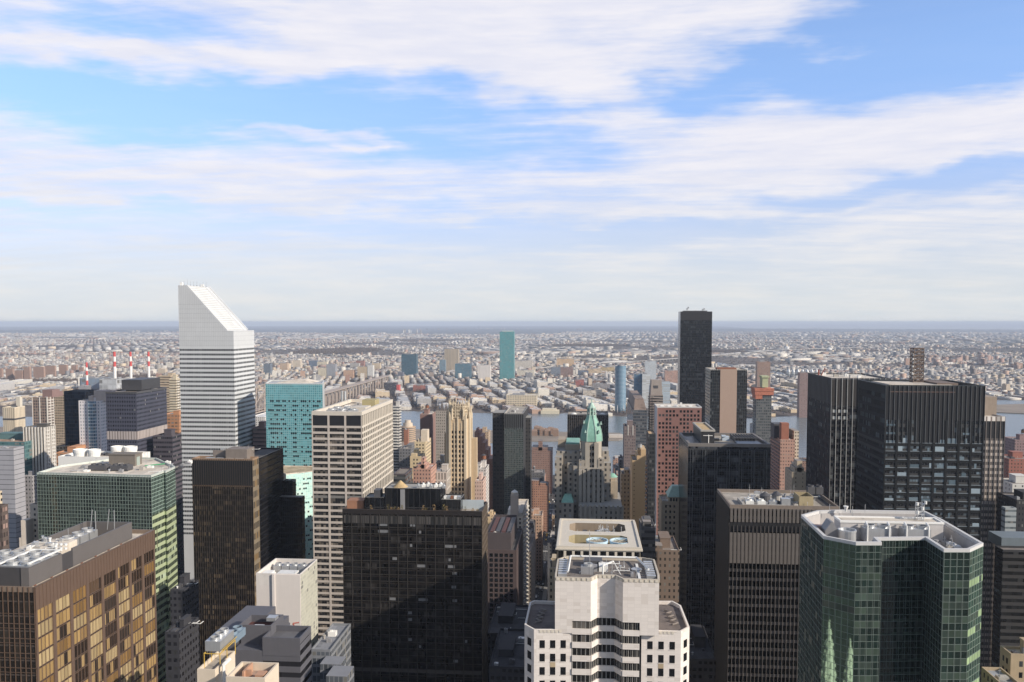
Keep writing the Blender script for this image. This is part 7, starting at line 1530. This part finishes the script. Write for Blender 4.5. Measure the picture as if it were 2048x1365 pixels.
o = MB().box(pz(1218, 878, 0).x, pz(1246, 878, 0).x, pz(1232, 878, 0).y, pz(1232, 878, 0).y+14, 0, 9).build('shed', plain('long white shed', (.55, .5, .45), .8), None); o['label'] = 'long white shed on the island tip right of the black fluted tower'; o['category'] = 'shed'
p = pz(1100, 828, 0); o = MB().box(p.x-26, p.x+26, p.y-10, p.y+25, 0, 10).box(p.x-22, p.x+18, p.y-5, p.y+20, 10, 15).build('pier_shed', plain('cream pier shed', (.60, .54, .42), .8), None); o['label'] = 'cream two-tier shed on a pier at the far river bank'; o['category'] = 'shed'

# the cantilever bridge
bx = -800.0; BRM = plain('tan painted bridge steel', (.38, .32, .28), .7)
br = bpy.data.objects.new('cantilever_bridge', None); COL.objects.link(br); br.location = (bx, 2100, 0); br['label'] = 'tan steel cantilever bridge and its long approach viaduct behind the teal tower'; br['category'] = 'bridge'
def bput(mb, nm): return mb.build(nm, BRM, br, (bx, 2100, 0))
bput(MB().box(bx-13, bx+13, 1300, 3420, 42, 44.4).box(bx-13, bx+13, 1300, 2400, 48, 49), 'deck')
TW = [1480, 1680, 2050, 2330]
def zt_of(y):
    d_ = min(abs(y-t) for t in TW); return 52+52*max(0, 1-d_/110)**1.5
for t in TW:
    m1 = MB()
    for sx in (-12, 12):
        for sy in (-7, 7): m1.bar((bx+sx, t+sy, 0), (bx+sx*.85, t+sy*.5, 100), 1.6, 6)
        m1.cyl(bx+sx*.85, t, 100, 114, 1.8, .2, 6)
        for k_ in range(5): m1.bar((bx+sx, t-6, 45+k_*11), (bx+sx, t+6, 56+k_*11), .6, 4); m1.bar((bx+sx, t+6, 45+k_*11), (bx+sx, t-6, 56+k_*11), .6, 4)
    for k_ in range(5): z = 46+k_*13; m1.bar((bx-12, t, z), (bx+12, t, z), .9, 4); m1.bar((bx-12, t, z), (bx+12, t, z+13), .6, 4); m1.bar((bx+12, t, z), (bx-12, t, z+13), .6, 4)
    bput(m1, 'tower')
    bput(MB().box(bx-16, bx+16, t-9, t+9, 0, 30), 'pier')
for sx in (-12.5, 12.5):
    m1 = MB(); y = 1320
    while y < 2480:
        y2 = y+18; m1.bar((bx+sx, y, zt_of(y)), (bx+sx, y2, zt_of(y2)), .9, 5); m1.bar((bx+sx, y, 44), (bx+sx, y, zt_of(y)), .6, 4)
        if int(y/18) % 2: m1.bar((bx+sx, y, 44), (bx+sx, y2, zt_of(y2)), .6, 4)
        else: m1.bar((bx+sx, y, zt_of(y)), (bx+sx, y2, 44), .6, 4)
        y = y2
    bput(m1, 'truss')
for y in range(2500, 3420, 40):
    m1 = MB()
    for sx in (-10, 10): m1.box(bx+sx-2, bx+sx+2, y-2.5, y+2.5, 0, 42)
    m1.box(bx-12, bx+12, y-1.5, y+1.5, 38, 42); bput(m1, 'viaduct_pier')
m1 = MB()
for y in range(2480, 3420, 12): m1.box(bx+12.6, bx+13.4, y, y+.8, 44.4, 46.4); m1.box(bx-13.4, bx-12.6, y, y+.8, 44.4, 46.4)
m1.box(bx+12.6, bx+13.4, 2480, 3420, 46.4, 46.8); m1.box(bx-13.4, bx-12.6, 2480, 3420, 46.4, 46.8); bput(m1, 'railing')

# ------------------------------------------------------------------ the low city beyond the river
rng = np.random.default_rng(5)
PAL = np.array([(.60, .56, .50), (.66, .62, .55), (.50, .42, .33), (.42, .28, .21), (.33, .20, .155), (.34, .33, .33), (.22, .22, .235), (.52, .50, .48), (.58, .47, .33), (.27, .22, .195), (.70, .67, .62), (.40, .36, .33)])
PW_ = np.array([.13, .12, .10, .09, .08, .09, .09, .09, .06, .07, .05, .03]); PW_ /= PW_.sum()
def far_side(x):                              # distance of the far bank at x
    ys = [p[1] for p in far_shore]; xs_ = [p[0] for p in far_shore]; o_ = np.argsort(xs_); return np.interp(x, np.array(xs_)[o_], np.array(ys)[o_])
boxes = []                                    # x, y, half w, half l, h, colour index, angle
def in_view(x, y, m=1.06):
    u_ = np.degrees(np.arctan2(x, y))+4.81; return np.abs(u_) < 32.2*m
creekc = [(p[0], p[1]) for p in creek]
def in_poly(x, y, pl):
    c = False; n_ = len(pl)
    for i in range(n_):
        (x1_, y1_), (x2_, y2_) = pl[i], pl[i-1]
        if (y1_ > y) != (y2_ > y) and x < (x2_-x1_)*(y-y1_)/(y2_-y1_)+x1_: c = not c
    return c
FT = []
for o in S.objects:
    if o.type == 'EMPTY' and o.location.y > 2100 and 'category' in o.keys() and o['category'] in ('tower', 'building'): FT.append((o.location.x, o.location.y))
FT = np.array(FT)
parks = [(*pz(680, 703, 0)[:2], 330, 800), (*pz(1440, 705, 0)[:2], 220, 380), (*pz(560, 768, 0)[:2], 60, 60), (*pz(100, 765, 0)[:2], 420, 90), (*pz(300, 757, 0)[:2], 230, 120), (*pz(1180, 692, 0)[:2], 420, 500), (*pz(1870, 718, 0)[:2], 240, 250), (*pz(840, 683, 0)[:2], 500, 500)]
def blocked(x, y, r_):
    if FT.size and np.any((np.abs(FT[:, 0]-x) < r_+14) & (FT[:, 1]-y > -r_-34) & (FT[:, 1]-y < r_+22)): return True
    if abs(x-bx) < 16+r_ and y < 3420: return True
    for (cx, cy, a_, b_) in parks:
        if ((x-cx)/a_)**2+((y-cy)/b_)**2 < 1: return True
    return in_poly(x, y, creekc) or in_poly(x, y, spit)
# elevated roads through the low city
HWM = plain('pale concrete road', (.40, .385, .37), .85, var=.2, scale=.02)
for nm_, pts in (('highway', [(1060, 738), (1180, 727), (1290, 722), (1420, 712), (1560, 700), (1760, 694), (2060, 700)]), ('highway', [(520, 712), (640, 709), (740, 716), (860, 712), (1000, 716), (1120, 712)]), ('highway', [(880, 748), (930, 735), (1010, 700), (1060, 684)])):
    W_ = [pz(x, y, 15) for x, y in pts]; mb = MB()
    for a, c in zip(W_[:-1], W_[1:]):
        L = math.hypot(c.x-a.x, c.y-a.y); f_ = ((a.x, a.y), (c.x, c.y)); mb.fb(f_, 0, L, 13.5, 15, -11, 11); mb.fb(f_, 0, L, 15, 16, 10.2, 11); mb.fb(f_, 0, L, 15, 16, -11, -10.2)
        for k_ in range(int(L/45)): mb.fb(f_, 20+k_*45, 23+k_*45, 0, 13.5, -8, 8)
    setting(mb.build('road_viaduct', HWM))
# blocks of streets, turned a little from the river
def fill(y0, y1, bw, bl, ang, lot, hh, seed, green=.30, st=12):
    g = np.random.default_rng(seed); ca, sa = math.cos(ang), math.sin(ang); L = y1*1.3
    def put(u, v, w, l, h, ci):
        x, y = u*ca-v*sa, u*sa+v*ca
        if y < far_side(x)+10+w*.5 or blocked(x, y, max(w, l)/2): return
        boxes.append((x, y, w/2, l/2, h, ci, ang))
    for i in range(int(-L/bw), int(L/bw)):
        for j in range(int(-L/bl), int(L*1.4/bl)):
            u, v = i*bw, j*bl; cx, cy = u*ca-v*sa, u*sa+v*ca
            if not (y0 <= cy < y1) or not in_view(cx, cy): continue
            if cy > 19500+1500*math.sin(cx*.0005) and cx < -600: continue
            ind = math.sin(cx*.0013+1)+math.sin(cy*.0011+cx*.0004)
            leaf = math.sin(cy*.0023+math.sin(cx*.0006)*2.2)+.6*math.sin(cy*.0071+cx*.0011)+.4*math.sin(cx*.002)
            if leaf > (.9 if cy < 5200 else .55) and cy > 4300 or g.random() < .05: continue          # wooded streets and yards
            if ind > (.45 if cy > 3400 else -.55):                                                        # sheds and yards
                n_ = g.integers(1, 4); v1 = v
                for t in range(n_):
                    l = (bl-st)/n_-g.uniform(1, 8); w = (bw-st)*g.uniform(.45, 1); put(u+w/2+g.uniform(0, bw-st-w), v1+l/2, w, l, g.uniform(6, 12)*(1 if g.random() < .85 else g.uniform(1.5, 3)), g.choice([0, 1, 2, 5, 7, 7, 10, 8, 3, 6])); v1 += (bl-st)/n_
                continue
            tone = g.choice(12, p=PW_); rw = (bw-st)*.36
            for uu in (u+rw/2, u+bw-st-rw/2):
                v1 = v
                while v1 < v+bl-st-5:
                    l = min(g.uniform(*lot), v+bl-st-v1)
                    if g.random() > green*.5:
                        ci = tone if g.random() < .68 else g.choice(12, p=PW_)
                        put(uu+g.uniform(-1, 1)*rw*.1, v1+l/2, rw*g.uniform(.75, 1.15), l-g.choice([0, .6, 3]), g.uniform(*hh)*(1 if g.random() < .93 else g.uniform(1.5, 2.8)), ci)
                    v1 += l
fill(2150, 4200, 62, 170, R(14), (8, 26), (7, 15), 1)
fill(4200, 7200, 68, 210, R(-52), (9, 30), (6, 13), 2)
fill(7200, 12000, 80, 250, R(31), (16, 60), (6, 12), 3)
fill(12000, 23000, 130, 420, R(-5), (40, 130), (7, 13), 4, .6)
A = np.array(boxes); print('far boxes', len(A))
def clump(px, py, n_, w_, hmin, hmax, ci, seed):
    global A
    g = np.random.default_rng(seed); p = pz(px, py, 0); B_ = []
    for i in range(n_): B_.append((p.x+g.normal(0, w_), p.y+g.normal(0, w_*1.6), g.uniform(9, 18), g.uniform(9, 18), g.uniform(hmin, hmax), g.choice(ci), 0.1))
    A = np.vstack([A, np.array(B_)])
for args in ((814, 667, 7, 150, 60, 110, [1, 8, 10], 1), (757, 672, 2, 60, 60, 80, [7], 2), (893, 661, 14, 600, 30, 75, [4, 6, 3], 3), (958, 659, 16, 900, 25, 60, [6, 7, 1], 4), (958, 657, 1, 5, 120, 121, [6], 5), (290, 664, 50, 900, 20, 48, [0, 1, 8, 10], 6), (60, 670, 30, 700, 18, 34, [1, 8, 10], 7), (1640, 658, 14, 900, 30, 55, [7, 6], 8), (1905, 722, 16, 130, 24, 48, [4, 6, 3], 9), (1160, 661, 3, 90, 40, 70, [3], 10), (600, 683, 14, 300, 16, 34, [3, 4], 11), (1900, 730, 18, 200, 20, 40, [4, 3], 12), (1260, 714, 16, 170, 14, 24, [0, 1, 10, 8], 13), (1080, 712, 20, 160, 14, 24, [0, 1, 10], 14), (960, 722, 16, 160, 14, 30, [3, 8, 0, 1], 15), (340, 738, 20, 160, 20, 38, [8, 0, 2], 16), (620, 735, 22, 120, 16, 34, [8, 1, 2, 4], 17)):
    clump(*args)
dist = np.hypot(A[:, 0], A[:, 1])
order = np.argsort(dist/np.sqrt(A[:, 2]*A[:, 4])); near, rest = order[:300], order[300:]
CN = ['cream', 'white', 'tan', 'pink brick', 'red brick', 'grey', 'dark grey', 'pale grey', 'ochre', 'brown', 'bright white', 'taupe']
FM = [fac('far house '+CN[i], tuple(PAL[i]), tuple(PAL[i]*.55), 4.5, 3.8, 0, (.25, .75), (.3, .75), tuple(PAL[i]*.8), .2, roof=tuple(np.clip(PAL[i]*.35+.36, 0, .66)), rg=.5, tilt=0) for i in range(12)]
q = random.Random(15)
for k_ in near:
    x, y, hw_, hl_, h, ci, an = A[k_]; ca, sa = math.cos(an), math.sin(an)
    mb = MB(); hw_ = max(hw_, 6)
    def rb(u0, u1, v0, v1, z0, z1):
        n0 = len(mb.v); mb.box(u0, u1, v0, v1, z0, z1)
        for i in range(n0, len(mb.v)): u, v, z = mb.v[i]; mb.v[i] = (x+u*ca-v*sa, y+u*sa+v*ca, z)
    rb(-hw_, hw_, -hl_, hl_, 0, h); f_ = q.uniform(.2, .6)
    rb(-hw_*.8, -hw_*.8+hw_*f_*1.4, -hl_*.3, hl_*.7, h, h+q.uniform(2.5, 5)); rb(hw_*.1, hw_*.1+3, -hl_*.6, -hl_*.6+3, h, h+1.6); rb(-hw_*.5, -hw_*.5+4, -hl_*.8, -hl_*.8+2.5, h, h+1.2)
    for (u0, u1, v0, v1) in ((-hw_, hw_, -hl_, -hl_+.4), (-hw_, hw_, hl_-.4, hl_), (-hw_, -hw_+.4, -hl_+.4, hl_-.4), (hw_-.4, hw_, -hl_+.4, hl_-.4)): rb(u0, u1, v0, v1, h, h+.8)
    ci = int(ci); kind = 'warehouse' if hw_*hl_ > 250 else 'house_block'
    o = mb.build(kind, FM[ci], None, (x, y, 0)); o['category'] = 'building'; o['label'] = '%s %s with a flat roof in the low quarter beyond the river' % (CN[ci], 'warehouse' if kind == 'warehouse' else 'small block'); o['group'] = '%s %s beyond the river' % (CN[ci], 'warehouses' if kind == 'warehouse' else 'small blocks')
def mass(name, B_, attr_cols, mat, roofs=None):
    n_ = len(B_); ca, sa = np.cos(B_[:, 6]), np.sin(B_[:, 6])
    us = np.array([-1, 1, 1, -1]); vs = np.array([-1, -1, 1, 1])
    px = B_[:, None, 0]+us*B_[:, None, 2]*ca[:, None]-vs*B_[:, None, 3]*sa[:, None]
    py = B_[:, None, 1]+us*B_[:, None, 2]*sa[:, None]+vs*B_[:, None, 3]*ca[:, None]
    V = np.zeros((n_, 8, 3)); V[:, :4, 0] = px; V[:, 4:, 0] = px; V[:, :4, 1] = py; V[:, 4:, 1] = py; V[:, 4:, 2] = B_[:, None, 4]
    Fq = np.array([[4, 5, 6, 7], [0, 1, 5, 4], [1, 2, 6, 5], [2, 3, 7, 6], [3, 0, 4, 7]])
    FF = (np.arange(n_)[:, None, None]*8+Fq[None]).reshape(-1)
    me = bpy.data.meshes.new(name); me.vertices.add(n_*8); me.vertices.foreach_set('co', V.reshape(-1)); me.loops.add(n_*20); me.loops.foreach_set('vertex_index', FF.astype(np.int32))
    me.polygons.add(n_*5); me.polygons.foreach_set('loop_start', np.arange(0, n_*20, 4, dtype=np.int32)); me.polygons.foreach_set('loop_total', np.full(n_*5, 4, dtype=np.int32)); me.update()
    a_ = me.attributes.new('tone', 'FLOAT_COLOR', 'FACE'); c_ = np.ones((n_, 5, 4)); c_[:, :, :3] = attr_cols[:, None, :]
    if roofs is not None: c_[:, 0, :3] = roofs
    a_.data.foreach_set('color', c_.reshape(-1)); me.materials.append(mat)
    o = bpy.data.objects.new(name, me); COL.objects.link(o); return o
B_ = A[rest]; jit = rng.uniform(.5, 1.15, (len(B_), 1)); cols = PAL[B_[:, 5].astype(int)]*jit
roofs = np.clip(cols*.4+.34*rng.uniform(.35, 1.6, (len(B_), 1))*np.array([[1.0, .98, .96]]), 0, .75)
mm = fac('far city', (.5, .5, .5), (.16, .15, .15), 4.5, 3.8, 0, (.25, .75), (.3, .75), (.3, .3, .3), .3, roof=(.42, .40, .38), rg=.6, tilt=0, attr='tone', var=.1)
o = mass('low_city_buildings', B_, cols, mm, roofs); o['kind'] = 'stuff'; o['label'] = 'endless low city of small pale and brick houses reaching to the horizon'; o['category'] = 'city'
# bare winter trees: parks and street trees, too many to count
tr = []; g = np.random.default_rng(9)
for (cx, cy, a_, b_) in parks:
    n_ = int(min(2600, a_*b_/70))
    for i in range(n_):
        t, r_ = g.uniform(0, 6.28), math.sqrt(g.random())*1.04; tr.append((cx+a_*r_*math.cos(t), cy+b_*r_*math.sin(t), g.uniform(9, 16)))
for i in range(40000):
    y = 2250+10500*g.random()**1.2; x = y*math.tan(R(g.uniform(-38, 29)))
    if y > far_side(x)+15: tr.append((x, y, g.uniform(7, 14)))
T_ = np.array(tr); nT = len(T_); K = 14
cen = np.repeat(T_, K, 0); hh = cen[:, 2:3]
off = g.normal(0, .27, (nT*K, 3))*hh*np.array([1, 1, .55]); c0_ = np.column_stack([cen[:, 0], cen[:, 1], hh[:, 0]*.68])+off
tri = c0_[:, None, :]+g.normal(0, .13, (nT*K, 3, 3))*hh[:, None, :]*np.array([1.2, 1.2, 1.0]); tri[:, :, 2] = np.maximum(tri[:, :, 2], .5)
me = bpy.data.meshes.new('bare_trees'); me.vertices.add(nT*K*3); me.vertices.foreach_set('co', tri.reshape(-1)); me.loops.add(nT*K*3); me.loops.foreach_set('vertex_index', np.arange(nT*K*3, dtype=np.int32)); me.polygons.add(nT*K)
me.polygons.foreach_set('loop_start', np.arange(0, nT*K*3, 3, dtype=np.int32)); me.polygons.foreach_set('loop_total', np.full(nT*K, 3, dtype=np.int32)); me.update()
me.materials.append(plain('bare twigs', (.125, .095, .08), .95, var=.35, scale=.02)); o = bpy.data.objects.new('bare_trees', me); COL.objects.link(o); o['kind'] = 'stuff'; o['label'] = 'bare brown winter trees of parks and streets beyond the river'; o['category'] = 'trees'

# ------------------------------------------------------------------ the air
HD = 3.9e-5
m = bpy.data.materials.new('haze'); m.use_nodes = True; T = NT(m.node_tree); T.n.clear(); o_ = T.new('ShaderNodeOutputMaterial'); pv = T.new('ShaderNodeVolumePrincipled')
pv.inputs['Color'].default_value = (.72, .82, 1.0, 1); pv.inputs['Density'].default_value = HD; pv.inputs['Anisotropy'].default_value = 0.0; T.l.new(pv.outputs[0], o_.inputs['Volume'])
hz = MB().box(-62000, 62000, -62000, 62000, -3, 294).build('haze', m); hz['kind'] = 'stuff'
